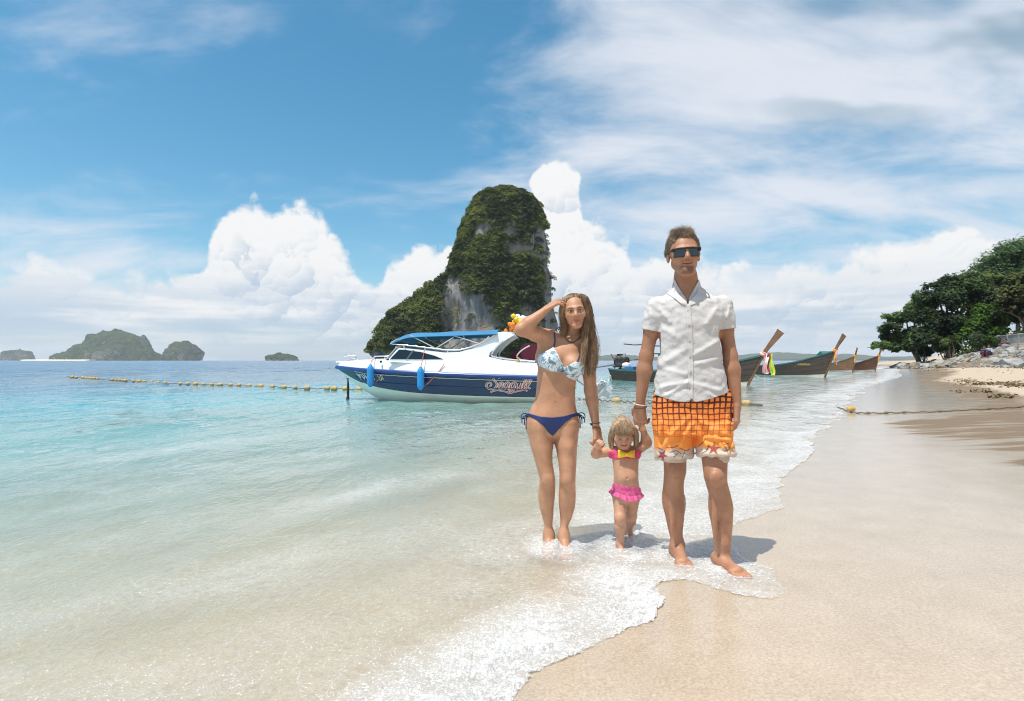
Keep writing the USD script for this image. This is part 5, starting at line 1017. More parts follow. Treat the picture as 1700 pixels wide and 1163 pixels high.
for x, y in ((1440, 685), (1470, 684.6), (1500, 684), (1560, 682), (1640, 677.6), (1690, 674.6)): obj('knot', trimesh.creation.icosphere(1, 0.032).apply_scale((1.5, 1, 1)).apply_translation(on_sand(x, y) - R_[0]), ropem, bt, 60)
# ---------------- people ------------------------------------------------------------
def skin_look(name, k=1.0):
    g = G(); co = g('texture_coordinate', 'object'); c = g('attribute', 'color', attribute='Cd')
    n = g.noise(co, 14.0, 4.0, 0.6); n2 = g.noise(co, 160.0, 3.0, 0.6)
    c = g('hsv', 'color', hue=0.5, saturation=1.0, value=g.lin(n, 0.3, 0.7, 0.84 * k, 1.12 * k), fac=1.0, color=c)
    b = g('bump', 'normal', height=g.math('add', g.math('multiply', n2, 0.25), n), strength=0.38, distance=0.005)
    p = g('principled_bsdf', 'BSDF', base_color=c, roughness=0.52, specular_ior_level=0.40, normal=b, subsurface_weight=0.10, subsurface_scale=0.006, subsurface_radius=(1.0, 0.35, 0.2))
    return g.done('/World/Looks/' + name, surface=p)
skin = skin_look('skin_look')
def hair_look(name, dark, mid, light):
    g = G(); co = g('texture_coordinate', 'object'); st = g('mapping', 'vector', mapping_type='point', vector=co, scale=(1.0, 1.0, 0.10))
    n = g.noise(st, 160.0, 3.0, 0.65); n2 = g.noise(co, 16.0, 3.0)
    c = g('rgb_ramp', 'color', fac=g.math('multiply_add', n, 0.75, g.math('multiply', n2, 0.3)), ramp=[(0.30, dark), (0.52, mid), (0.72, light)])
    return g.done('/World/Looks/' + name, surface=g('principled_bsdf', 'BSDF', base_color=c, roughness=0.42, specular_ior_level=0.5, normal=g('bump', 'normal', height=n, strength=0.8, distance=0.006)))
eyew = plain('eye_white', (0.40, 0.36, 0.34), 0.25); iris = plain('iris', (0.03, 0.022, 0.016), 0.15); teeth = plain('teeth', (0.75, 0.72, 0.66), 0.25)
def rows(Y0, rr):
    """(py, left px, right px, half depth, nearer/farther) rows of the silhouette -> sections."""
    r = np.array(rr, float); Y = Y0 + r[:, 4]; z = CAMZ + (HOR - r[:, 0]) / FPX * Y; xl, xr = (r[:, 1] - CX) / FPX * Y, (r[:, 2] - CX) / FPX * Y
    return z, (xl + xr) / 2, Y, (xr - xl) / 2, r[:, 3]
def rotm(yaw=0, pitch=0, roll=0):
    """Head axes (columns: right, back, up) turned: yaw + to the picture's right, pitch + nodding down, roll + leaning to the picture's right."""
    R_ = trimesh.transformations.euler_matrix
    return (trimesh.transformations.rotation_matrix(yaw, [0, 0, 1]) @ trimesh.transformations.rotation_matrix(roll, [0, 1, 0]) @ trimesh.transformations.rotation_matrix(pitch, [1, 0, 0]))[:3, :3]
class Head:
    def __init__(s, f, c, M, sc, jaw=1.0, child=False, smile=0.0, mouth_open=0.0):
        s.c, s.M, s.s = np.array(c, float), M, sc
        P = lambda x, y, z: s.c + M @ (np.array([x, y, z]) * sc); s.P = P; k = 0.018 * sc
        E = lambda p, r, kk=k, op='add': f.ell(P(*p), np.array(r) * sc, M, kk, op); Cn = lambda a, b, ra, rb, kk=k, op='add': f.cone(P(*a), P(*b), ra * sc, rb * sc, kk, op)
        E((0, 0.018, 0.035), (0.076, 0.094, 0.082)); E((0, -0.028, -0.005), (0.066, 0.066, 0.080), 0.03 * sc)
        jw = jaw * (1.1 if child else 1.0); ch = -0.090 if child else (-0.104 if jaw > 0.85 else -0.097)
        E((0, -0.030, -0.050 if jaw > 0.85 else -0.042), ((0.055 if jaw > 0.85 else 0.052) * jw, 0.058 if jaw > 0.85 else 0.050, 0.060 if jaw > 0.85 else 0.050), 0.03 * sc); wch = jaw < 0.85 and not child; f.cone(P(-0.010 * jw, -0.070, ch), P(0.010 * jw, -0.070, ch), (0.0145 if wch else 0.0185) * sc, (0.0145 if wch else 0.0185) * sc, 0.03 * sc)
        for g_ in (-1, 1):
            Cn((g_ * 0.050 * jw, 0.0, -0.058), (g_ * 0.014, -0.066, ch), 0.017 if wch else 0.020, 0.012 if wch else 0.016, 0.03 * sc)
            E((g_ * 0.042, -0.062, -0.026), (0.024, 0.020, 0.020) if not child else (0.030, 0.024, 0.026), 0.025 * sc)
            Cn((g_ * 0.012, -0.088, 0.016), (g_ * 0.044, -0.078, 0.016), 0.010, 0.009, 0.018 * sc)
            E((g_ * 0.0305, -0.098, -0.004), (0.017, 0.016, 0.0105), 0.012 * sc, 'sub')
            E((g_ * 0.0305, -0.0775, -0.003), (0.0155, 0.010, 0.0115), 0.004 * sc)          # lids
            E((g_ * 0.0800, 0.014, -0.010), (0.010, 0.021, 0.033), 0.008 * sc); E((g_ * 0.089, 0.008, -0.008), (0.006, 0.011, 0.018), 0.006 * sc, 'sub')
            Cn((g_ * 0.009, -0.097, -0.036), (g_ * 0.012, -0.092, -0.036), 0.009, 0.009, 0.008 * sc)
        ns = 0.85 if child else 1.0
        Cn((0, -0.084, 0.010), (0, -0.084 - 0.024 * ns, -0.030), 0.0085, 0.0115, 0.012 * sc)
        my = (-0.064 if jaw > 0.85 else -0.069) if not child else -0.056; s.my = my
        for x in np.linspace(-0.020, 0.020, 7):
            up_ = smile * 22 * x * x; yy = -0.0855 + 9.0 * x * x; th = 0.0055 * (1 - (x / 0.026) ** 2)
            E((x, yy, my + 0.005 + up_ + 0.3 * mouth_open), (0.006, 0.006, th + 0.001), 0.006 * sc); E((x, yy + 0.001, my - 0.0062 + up_ - 0.6 * mouth_open), (0.006, 0.0065, th + 0.0018), 0.006 * sc)
        for x in np.linspace(-0.022, 0.022, 9): E((x, -0.094 + 9.0 * x * x, my + smile * 22 * x * x - 0.1 * mouth_open), (0.004, 0.009, 0.0016 + mouth_open * 0.5 * (1 - (x / 0.024) ** 2)), 0.003 * sc, 'sub')
        s.child, s.smile, s.mo = child, smile, mouth_open
    def eyes(s, parent, narrow=1.0):
        for g_ in (-1, 1):
            m = trimesh.creation.icosphere(2, 1.0); m.apply_scale(np.array([0.0125, 0.0080, 0.0050 * narrow]) * s.s); m.vertices = m.vertices @ s.M.T + s.P(g_ * 0.0305, -0.0835, -0.003); e = obj('eye', m, eyew, parent, True)
            m = trimesh.creation.icosphere(2, 1.0); m.apply_scale(np.array([0.0062, 0.003, 0.0052 * narrow]) * s.s); m.vertices = m.vertices @ s.M.T + s.P(g_ * 0.0300, -0.0900, -0.003); obj('iris', m, iris, e, True)
    def paint(s, V, C, lip, brow, browcol, lash=0.85):
        q_ = ((V - s.c) @ s.M) / s.s; front = q_[:, 1] < -0.05
        m = np.exp(-((q_[:, 0] / 0.026) ** 4)) * np.exp(-(((q_[:, 2] - s.my - s.smile * 22 * q_[:, 0] ** 2) / (0.0115 + 0.5 * s.mo)) ** 4)) * front
        C = C * (1 - m[:, None]) + m[:, None] * np.array(lip)
        sl = np.exp(-((q_[:, 0] / 0.024) ** 4)) * np.exp(-(((q_[:, 2] - s.my - s.smile * 22 * q_[:, 0] ** 2) / 0.0028) ** 2)) * front * 0.75; C = C * (1 - sl[:, None]) + sl[:, None] * (np.array([0.20, 0.05, 0.045]) if s.smile > 0.5 else np.array([0.07, 0.02, 0.018]))
        for g_ in (-1, 1):
            x = (g_ * q_[:, 0] - 0.0315) / 0.0205; b = brow * np.exp(-x ** 4) * np.exp(-((q_[:, 2] - 0.0195 + 0.004 * x * x - 0.002 * x) / 0.0050) ** 2) * front; C = C * (1 - b[:, None]) + b[:, None] * np.array(browcol)
            e = lash * np.exp(-((g_ * q_[:, 0] - 0.0305) / 0.0165) ** 4) * np.exp(-((q_[:, 2] - 0.0035) / 0.0030) ** 2) * front; C = C * (1 - e[:, None]) + e[:, None] * np.array(browcol) * 0.6
            n = 0.5 * np.exp(-((g_ * q_[:, 0] - 0.008) / 0.004) ** 2 - ((q_[:, 2] + 0.043) / 0.004) ** 2) * front; C = C * (1 - n[:, None]) + n[:, None] * C * 0.3
            ck = 0.22 * np.exp(-((g_ * q_[:, 0] - 0.042) / 0.020) ** 2 - ((q_[:, 2] + 0.028) / 0.018) ** 2) * front; C = C * (1 - ck[:, None]) + ck[:, None] * C * np.array([1.15, 0.78, 0.75])
        return C
def hand(f, wrist, dirv, palm, L, curl=(0.3, 0.35, 0.4, 0.45), spread=0.06, thumb=1, tcurl=0.4, k=0.006, tup=0.6):
    """A hand from the wrist along dirv, the palm facing palm; thumb = +1 / -1: which side it leaves."""
    w = np.array(wrist, float); e1 = np.array(dirv, float); e1 /= np.linalg.norm(e1); e3 = np.array(palm, float); e3 -= (e3 @ e1) * e1; e3 /= np.linalg.norm(e3); e2 = np.cross(e1, e3) * thumb; fr_ = []
    for i in range(4):
        lat = (1.5 - i) * 0.112 * L; base = w + e1 * (0.50 - 0.02 * abs(i - 1.2)) * L + e2 * lat; f.cone(w + e2 * lat * 0.5 + e1 * 0.05 * L, base, 0.085 * L, 0.062 * L, 0.014)
    for i in range(4):
        lat = (1.5 - i) * 0.112 * L; base = w + e1 * (0.50 - 0.02 * abs(i - 1.2)) * L + e2 * lat; a = 0.25 * curl[i]; p = base; fl_ = (0.40, 0.45, 0.41, 0.32)[i] * L; sd = e2 * spread * (1.5 - i)
        for j, (fr, ra, rb) in enumerate(((0.45, 0.052, 0.048), (0.30, 0.047, 0.043), (0.25, 0.043, 0.036))):
            a += curl[i] * (1.0, 1.25, 0.8)[j]; d = e1 * math.cos(a) + e3 * math.sin(a) + sd; d /= np.linalg.norm(d); q_ = p + d * fl_ * fr; f.cone(p, q_, ra * L, rb * L, k if j else 0.008); p = q_
    b = w + e1 * 0.10 * L + e2 * 0.13 * L; d = e1 * tup + e2 * (1.0 - 0.45 * tcurl) + e3 * (0.35 + 0.4 * tcurl); d /= np.linalg.norm(d); m = b + d * 0.20 * L; f.cone(b, m, 0.080 * L, 0.058 * L, 0.012)
    d2 = d + e1 * 0.5 - e2 * 0.7 * tcurl + e3 * 0.2; d2 /= np.linalg.norm(d2); m2 = m + d2 * 0.16 * L; f.cone(m, m2, 0.056 * L, 0.050 * L, 0.006); d3 = d2 + e1 * 0.3 - e2 * 0.6 * tcurl; d3 /= np.linalg.norm(d3); f.cone(m2, m2 + d3 * 0.14 * L, 0.050 * L, 0.038 * L, 0.005)
def foot(f, ankle, sole_z, d, L, r, k=0.02):
    a = np.array(ankle, float); d = np.array(list(d) + [0.0]); d /= np.linalg.norm(d); s = np.array([-d[1], d[0], 0])
    heel = np.array([a[0], a[1], sole_z + r * 0.95]) - d * L * 0.16; f.cone(a, heel, r * 1.0, r * 1.0, k)
    ball = np.array([a[0], a[1], sole_z + r * 0.60]) + d * L * 0.50; f.cone(a - [0, 0, r * 0.6], ball, r * 0.98, r * 0.70, k); f.cone(ball - s * r * 0.62, ball + s * r * 0.62, r * 0.60, r * 0.52, 0.015); f.cone(heel, ball, r * 0.9, r * 0.62, k)
    for i in range(5):
        t0 = ball + s * r * (0.85 - 0.42 * i) * 1.0 + d * L * 0.03; ln = L * (0.20, 0.19, 0.17, 0.145, 0.12)[i]; rr = r * (0.36, 0.27, 0.25, 0.23, 0.22)[i]; f.cone(t0, t0 + d * ln - [0, 0, r * 0.18], rr * 1.1, rr, 0.006)
def garment(f, region, t, lo, hi, noise=0.0, ns=40.0, h=None, seed=0):
    """Cloth lying on the body: the body swollen by t, within region(P) < 0."""
    h = h or f.h; gfl = Field(lo, hi, h); sl, P = gfl.sub(lo, hi); shp = P.shape[:3]; Q_ = P.reshape(-1, 3); b = f.value(Q_).reshape(shp)
    if noise: b = b + noise * (fbm(P * ns, 3, seed) - 0.5) * 2
    gfl.F[sl] = np.maximum(b - t, region(P)).astype(np.float32)[:gfl.n[0], :gfl.n[1], :gfl.n[2]]
    e = gfl.F; e[0] = e[-1] = 1; e[:, 0] = e[:, -1] = 1; e[:, :, 0] = e[:, :, -1] = 1
    return gfl.mesh()
def pix(P): return P[..., 0] / P[..., 1] * FPX + CX, HOR - (P[..., 2] - CAMZ) / P[..., 1] * FPX
def tint(V, base, amp=0.08, seed=0):
    n = fbm(V * 9.0, 3, seed)[:, None] - 0.5; return np.array(base) * (1 + amp * 2 * n)
def strands(guides, n, rs, w=(0.0022, 0.0008), pts=18, wav=0.006, clump=0.5):
    """Hairs following guide lines: each guide is (points, radii, weight)."""
    L_, W_ = [], []; wt = np.array([g_[2] for g_ in guides], float); wt /= wt.sum()
    for gi in rs.choice(len(guides), n, p=wt):
        p, r, _ = guides[gi]; p = np.array(p, float); k = np.linspace(0, len(p) - 1, pts); c = PchipInterpolator(np.arange(len(p)), p, axis=0)(k); rad = np.interp(k, np.arange(len(p)), r); o = rs.normal(0, 1, 3); o *= rs.uniform(0.4, 1.12) / np.linalg.norm(o)
        ph = rs.uniform(0, 6.28, 3); e = rs.uniform(0.75, 1.05); m = min(pts, max(6, int(pts * e))); t_ = np.linspace(0, 1, pts); q_ = c + o * rad[:, None] + wav * np.stack([np.sin(t_ * 7 + ph[0]), np.sin(t_ * 6 + ph[1]), 0.4 * np.sin(t_ * 5 + ph[2])], 1) * t_[:, None]
        L_.append(q_[:m]); W_.append(np.linspace(w[0], w[1], m))
    return L_, W_
HB = 0.0035
# ---- the man ---------------------------------------------------------------------------
YM = 3.18; man = thing('person', 'man in a white short-sleeved shirt, orange checked swim shorts and sunglasses, striding through the foam holding the small girl by the hand', 'person', (0, 0, 0))
tag(man, 'man in white shirt, orange checked shorts and sunglasses holding the small girl by the hand')
mf = Field((0.62, 2.72, -0.16), (1.40, 3.62, 1.90), HB)
mw = lambda px, py, dy=0.0: at(px, py, YM + dy)
hm = Head(mf, mw(1135.5, 421, -0.03), rotm(-0.10, 0.02, -0.05), 1.03, jaw=0.90, smile=0.40)
nz = rows(YM, [(436, 1126, 1150, 0.045, 0.02), (448, 1121.5, 1155.5, 0.058, 0.025), (458, 1120, 1158, 0.062, 0.03), (468, 1119, 1159.5, 0.064, 0.035), (482, 1115, 1165, 0.068, 0.04), (495, 1105, 1178, 0.075, 0.04)]); mf.loft(*nz, k=0.03)
mf.loft(*rows(YM, [(494, 1100, 1186, 0.07, 0.03), (510, 1092, 1196, 0.095, 0.03), (540, 1094, 1196, 0.110, 0.02), (583, 1097, 1192, 0.100, 0.02), (620, 1096, 1194, 0.095, 0.02), (660, 1090, 1205, 0.105, 0.03), (700, 1090, 1208, 0.11, 0.03), (716, 1100, 1200, 0.09, 0.03)]), k=0.03, n=2.3)
def arm(f, s, e, w, r, k=0.02):
    s, e, w = map(np.array, (s, e, w)); f.cone(s, s + (e - s) * 0.5, r[0], r[1], 0.03); f.cone(s + (e - s) * 0.5, e, r[1], r[2], 0.02); f.cone(e, e + (w - e) * 0.3, r[2], r[3], 0.02); f.cone(e + (w - e) * 0.3, w, r[3], r[4], 0.02)
aR = (mw(1089, 507, 0.03), mw(1073, 590, 0.05), mw(1062.5, 668, 0.06)); arm(mf, *aR, (0.046, 0.039, 0.037, 0.042, 0.025))
aL = (mw(1200, 505, 0.03), mw(1212, 590, 0.02), mw(1222.5, 668, -0.02)); arm(mf, *aL, (0.046, 0.038, 0.038, 0.043, 0.026))
hand(mf, mw(1062.5, 672, 0.06), (0.0, 0.10, -1.0), (0.55, 0.85, 0), 0.185, (0.55, 0.62, 0.70, 0.75), thumb=-1, tcurl=0.6)
hand(mf, mw(1223, 672, -0.02), (-0.05, -0.08, -1.0), (-0.85, 0.5, 0), 0.190, (0.30, 0.36, 0.42, 0.48), thumb=1, tcurl=0.5)
mf.loft(*rows(YM, [(686, 1105, 1138, 0.07, 0.03), (700, 1092, 1148, 0.10, 0.03), (730, 1096, 1146, 0.095, 0.03), (757, 1101, 1138, 0.072, 0.03), (779, 1102, 1137.5, 0.066, 0.03), (800, 1101, 1133.5, 0.060, 0.05), (820, 1099.7, 1133.8, 0.062, 0.07), (840, 1101.5, 1134.5, 0.060, 0.08), (860, 1104.5, 1133.5, 0.052, 0.09), (880, 1109, 1131.5, 0.042, 0.10), (895, 1112.5, 1132, 0.037, 0.10), (903, 1112.5, 1134, 0.037, 0.10)]), k=0.025)
mf.loft(*rows(YM, [(686, 1160, 1195, 0.07, 0.02), (700, 1150, 1209, 0.10, 0.0), (730, 1158, 1209, 0.095, -0.03), (757, 1164, 1206, 0.076, -0.07), (775, 1166.5, 1205, 0.070, -0.09), (789, 1168, 1204.5, 0.068, -0.10), (805, 1172, 1206.5, 0.062, -0.10), (820, 1176, 1210.5, 0.062, -0.09), (840, 1177, 1214.5, 0.064, -0.08), (860, 1178.5, 1213.5, 0.060, -0.07), (880, 1181.5, 1212.5, 0.050, -0.07), (900, 1184, 1211, 0.042, -0.08), (915, 1186, 1210, 0.038, -0.08), (926, 1187, 1209.5, 0.038, -0.08)]), k=0.025)
for px, py, dy, sg in ((1119, 781, -0.035, 1), (1186.5, 792, -0.165, 1)): mf.ell(mw(px, py, dy), (0.032, 0.022, 0.036), k=0.03)       # kneecaps
for px, py, dy in ((1128, 832, 0.115), (1203, 846, -0.04), (1108, 826, 0.11), (1186, 836, -0.05)): mf.ell(mw(px, py, dy), (0.030, 0.035, 0.07), k=0.03)                 # calves
mf.ell(mw(1185, 858, -0.13), (0.016, 0.012, 0.12), k=0.02); mf.ell(mw(1115, 850, 0.035), (0.016, 0.012, 0.11), k=0.02)                                                   # shins
def solez(p): return float(bed(np.array([p[0]]), np.array([p[1]]))[0])
fa1 = mw(1198, 928, -0.09); foot(mf, fa1, solez(fa1) - 0.004, (0.20, -1.0), 0.255, 0.040); fa2 = mw(1123, 900, 0.10); foot(mf, fa2, solez(fa2) - 0.004, (-0.05, -1.0), 0.25, 0.038)
for sg in (-1, 1): mf.ell(fa1 + [sg * 0.034, 0.01, 0.0], (0.014, 0.018, 0.018), k=0.012)
for a_, b_ in (((0.0, -0.02), (0.02, -0.02)),): pass
mm = mf.mesh(); V = np.array(mm.vertices); C = tint(V, (0.35, 0.172, 0.098), 0.12, 3)
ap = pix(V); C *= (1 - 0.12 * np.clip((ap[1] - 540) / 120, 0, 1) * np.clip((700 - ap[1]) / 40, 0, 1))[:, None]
C = hm.paint(V, C, (0.42, 0.16, 0.12), 0.7, (0.07, 0.045, 0.03))
q_ = ((V - hm.c) @ hm.M) / hm.s; bd_ = np.clip(1.25 * np.exp(-((q_[:, 0]) / 0.030) ** 4) * np.exp(-((q_[:, 2] + 0.097) / 0.020) ** 4) * (q_[:, 1] < -0.045) , 0, 0.55); ms_ = 0.32 * np.exp(-((q_[:, 0]) / 0.030) ** 4) * np.exp(-((q_[:, 2] + 0.048) / 0.006) ** 2) * (q_[:, 1] < -0.06); sd_ = 0.25 * np.exp(-((np.abs(q_[:, 0]) - 0.029) / 0.006) ** 2) * np.exp(-((q_[:, 2] + 0.070) / 0.024) ** 4) * (q_[:, 1] < -0.05)
for m_ in (bd_ * (0.7 + 0.6 * fbm(V * 180, 2, 4)), ms_, sd_): m_ = np.clip(m_, 0, 0.85)[:, None]; C = C * (1 - m_) + m_ * np.array([0.055, 0.032, 0.020])
obj('body', mm, skin, man, True, color=C)
hm.eyes(man)
# hair: a cap of short hair with tufts standing up
hairm = hair_look('short_hair', (0.07, 0.050, 0.034), (0.22, 0.158, 0.105), (0.42, 0.31, 0.21))
def local(h, P): return ((P - h.c) @ h.M) / h.s
def hairline(P):
    q_ = local(hm, P); x, y, z = q_[..., 0], q_[..., 1], q_[..., 2]
    front = 0.082 + 0.08 * x - 2.2 * x * x + 0.014 * np.exp(-((np.abs(x) - 0.034) / 0.011) ** 2) + 0.030 * (fbm(P * 70, 2, 9) - 0.5); back = -0.012 + 0 * x; k = np.clip((y + 0.075) / 0.075, 0, 1); line = front + (np.where(y < 0.03, 0.012, back) - front) * k ** 1.6
    return (line - z) * hm.s
hlo, hhi = hm.c - 0.16, hm.c + 0.17
capf = lambda P: hairline(P)
class Cap:
    h = 0.003
    def value(self, Q): q_ = hairline(Q); return mf.value(Q) - 0.0015 - 0.0075 * np.clip(-q_ / 0.030, 0, 1) ** 0.7
cap = garment(Cap(), hairline, 0.001, hlo, hhi, 0.004, 90.0, 0.003, 5); hp_ = obj('hair', cap, plain('hair_base', (0.17, 0.122, 0.082), 0.6, 0.35, 120.0, 0.5, 200.0), man, True)
rs = np.random.RandomState(3); sp_h, fi_ = trimesh.sample.sample_surface(cap, 8000, seed=2); nh = cap.face_normals[fi_]; ok = (nh @ (hm.M[:, 2])) > -0.45; L_, W_ = [], []
for p, n_, q_ in zip(sp_h[ok], nh[ok], local(hm, sp_h[ok])):
    ln = 0.008 + 0.026 * np.clip((q_[2] - 0.075) / 0.04, 0, 1) * rs.uniform(0.4, 1.3); cmb = hm.M @ np.array([0.9 * math.sin(8 * q_[0] * 10), -0.55 + 0.6 * math.cos(q_[1] * 30), 0.35]); cmb = cmb - (cmb @ n_) * n_; d = 0.42 * n_ + cmb * 0.9 + rs.normal(0, 0.22, 3); d /= np.linalg.norm(d); b2 = rs.normal(0, 0.35, 3)
    L_.append(np.array([p - n_ * 0.003, p + d * ln * 0.55, p + d * ln + b2 * ln * 0.3])); W_.append(np.array([0.0013, 0.0012, 0.0005]))
for k_ in range(26): p = hm.P(rs.normal(0.004, 0.012), rs.normal(-0.03, 0.012), 0.112); d = hm.M @ np.array([rs.normal(-0.1, 0.45), rs.normal(-0.1, 0.3), 1.0]); L_.append(np.array([p, p + d * 0.018, p + d * 0.03 + rs.normal(0, 0.005, 3)])); W_.append(np.array([0.0026, 0.002, 0.0006]))
curves('hair_tufts', L_, W_, hairm, hp_)
# sunglasses
fram = plain('glasses_frame', (0.012, 0.010, 0.010), 0.25); lens = plain('dark_lens', (0.006, 0.007, 0.012), 0.03, spec=0.9)
def hbox(x0, x1, z0, z1, y0, th, taper=0.0, wrap=0.0, n=9):
    R_ = []
    for x in np.linspace(x0, x1, n): y = y0 + wrap * x * x; zt = taper * abs(x - x0) / abs(x1 - x0); R_.append([hm.P(x, y - th, z1), hm.P(x, y - th, z0 + zt), hm.P(x, y + th, z0 + zt), hm.P(x, y + th, z1)])
    return loft(R_)
sg_ = UsdGeom.Xform.Define(stage, str(man.GetPath()) + '/sunglasses').GetPrim()
for g_ in (-1, 1):
    a, b = sorted((g_ * 0.007, g_ * 0.066)); obj('lens', hbox(a, b, -0.026, 0.016, -0.1005, 0.0015, wrap=6.0), lens, sg_, 40); obj('temple', cat(hbox(*sorted((g_ * 0.066, g_ * 0.074)), 0.002, 0.018, -0.077, 0.006), tube([hm.P(g_ * 0.074, -0.072, 0.011), hm.P(g_ * 0.083, -0.01, 0.008), hm.P(g_ * 0.086, 0.02, 0.004)], 0.0045, 6)), fram, sg_, 40)
obj('brow_bar', hbox(-0.070, 0.070, 0.011, 0.0195, -0.1025, 0.0035, wrap=5.5, n=15), fram, sg_, 40); obj('rim', cat(*[hbox(*sorted((g_ * 0.007, g_ * 0.066)), -0.029, -0.0245, -0.1015, 0.0028, wrap=6.0) for g_ in (-1, 1)]), fram, sg_, 40)
# shirt
def shirt_look():
    g = G(); co = g('texture_coordinate', 'object'); v = g('voronoi_texture', None, vector=g.vmath('multiply', co, (1.0, 0.35, 1.0)), scale=36.0, feature='f1', randomness=0.8)
    dot = g.math('multiply', g.ss(v + '.distance', 0.17, 0.10), g.math('greater_than', g('separate_color', 'r', color_type='rgb', color=v + '.color'), 0.45))
    n = g.noise(co, 7.0, 4.0, 0.6); weave = g.noise(co, 420.0, 2.0)
    c = g.mixc(g.math('multiply', dot, 0.55), (0.61, 0.595, 0.58), (0.22, 0.22, 0.28)); 
    w1 = g('wave_texture', 'fac', wave_type='bands', bands_direction='diagonal', vector=g('mapping', 'vector', mapping_type='point', vector=co, rotation=(0.0, 0.5, 0.3)), scale=5.0, distortion=7.0, detail=3.0, detail_scale=1.6, detail_roughness=0.6)
    w2 = g('wave_texture', 'fac', wave_type='bands', bands_direction='z', vector=g('mapping', 'vector', mapping_type='point', vector=co, rotation=(0.2, -0.35, 0.0)), scale=4.0, distortion=9.0, detail=3.0, detail_scale=1.3, detail_roughness=0.6)
    hgt = g.math('add', g.math('multiply', w1, 0.30), g.math('multiply', n, 0.9)); hgt = g.math('multiply_add', weave, 0.03, hgt)
    p = g('principled_bsdf', 'BSDF', base_color=c, roughness=0.85, specular_ior_level=0.25, normal=g('bump', 'normal', height=hgt, strength=0.32, distance=0.016)); t = g('translucent_bsdf', 'BSDF', color=(0.50, 0.46, 0.41))
    return g.done('/World/Looks/shirt_cotton', surface=g('mix_closure', 'closure', fac=0.16, closure1=p, closure2=t))
cotton = shirt_look()
sf = Field((0.66, 2.95, 0.80), (1.32, 3.48, 1.56), 0.0032)
sf.loft(*rows(YM, [(480, 1116, 1166, 0.070, 0.04), (488, 1106, 1178, 0.085, 0.04), (497, 1090, 1196, 0.100, 0.03), (512, 1085, 1203, 0.118, 0.025), (540, 1089, 1199, 0.130, 0.02), (562, 1091, 1196.5, 0.128, 0.015), (585, 1091.5, 1196, 0.124, 0.01), (610, 1090, 1200, 0.126, 0.01), (637, 1088, 1205, 0.130, 0.01), (655, 1087, 1205, 0.134, 0.01), (672, 1088, 1204, 0.136, 0.01)]), k=0.03, n=2.25)
for s_, e_, f_ in ((aR[0], aR[1], 0.50), (aL[0], aL[1], 0.49)):
    d_ = (e_ - s_) / np.linalg.norm(e_ - s_); sf.cone(s_ + [0, 0, -0.004], s_ + (e_ - s_) * f_ + d_ * 0.05, 0.055, 0.056, 0.03)
sl, P = sf.band(0.035)
ppx, ppy = pix(P)
side_ = (ppx - 1143) / 55.0
fold = 0.0
# creases: pulled from the lowest button, sagging under the arms, and across the belly
for (x0, y0, x1, y1, a, w) in ((1141, 634, 1097, 643, 7, 5), (1141, 636, 1104, 657, 5, 4), (1143, 634, 1194, 648, 7, 5), (1144, 638, 1188, 660, 4, 5), (1138, 622, 1103, 612, 4, 6), (1152, 590, 1193, 566, 8, 6), (1158, 604, 1197, 594, 5, 6), (1133, 583, 1098, 604, 6, 7), (1097, 514, 1112, 534, 6, 6), (1190, 512, 1174, 536, 6, 6), (1102, 545, 1128, 562, 4, 7), (1078, 514, 1087, 546, 5, 4), (1212, 510, 1205, 543, 5, 4), (1120, 494, 1100, 502, 4, 5), (1166, 494, 1188, 501, 4, 5), (1126, 520, 1120, 552, 3, 6), (1163, 515, 1170, 548, 3, 6)):
    dd_ = line_d([(x0, y0), (x1, y1)], ppx, ppy); fold = fold + 0.00075 * a * np.exp(-(dd_ / (0.75 * w)) ** 2) - 0.0003 * a * np.exp(-((dd_ - 1.5 * w) / w) ** 2)
F0 = sf.F[sl] - fold - (0.020 * (fbm(P * [8, 8, 11] + 3, 3, 7) - 0.5) + 0.003 * (fbm(P * 38, 2, 8) - 0.5))
hem = 667.0 - 12.0 * np.clip(np.abs(side_) - 0.15, 0, 1) ** 1.5 * 1.25 + 2.0 * np.exp(-((ppx - 1148) / 3.0) ** 2) * -3.0
F0 = np.maximum(F0, (ppy - hem) / FPX * YM)
for s_, e_, f_ in ((aR[0], aR[1], 0.50), (aL[0], aL[1], 0.49)):
    d_ = (e_ - s_) / np.linalg.norm(e_ - s_); t_ = (P - s_) @ d_ - f_ * np.linalg.norm(e_ - s_) - 0.018 * 0; far_ = np.linalg.norm(P - (s_ + (e_ - s_) * 0.62), axis=-1) < 0.125; cutp = np.where(far_ & (np.abs(ppx - 1143) > 46), t_, -1); F0 = np.maximum(F0, cutp)
    r_ = np.linalg.norm(P - s_ - ((P - s_) @ d_)[..., None] * d_, axis=-1) - 0.050; t2 = t_ + 0.03; F0 = np.where((np.abs(ppx - 1143) > 46) & (t2 > 0), np.maximum(F0, -np.maximum(r_ + 0.004, -t2)), F0)
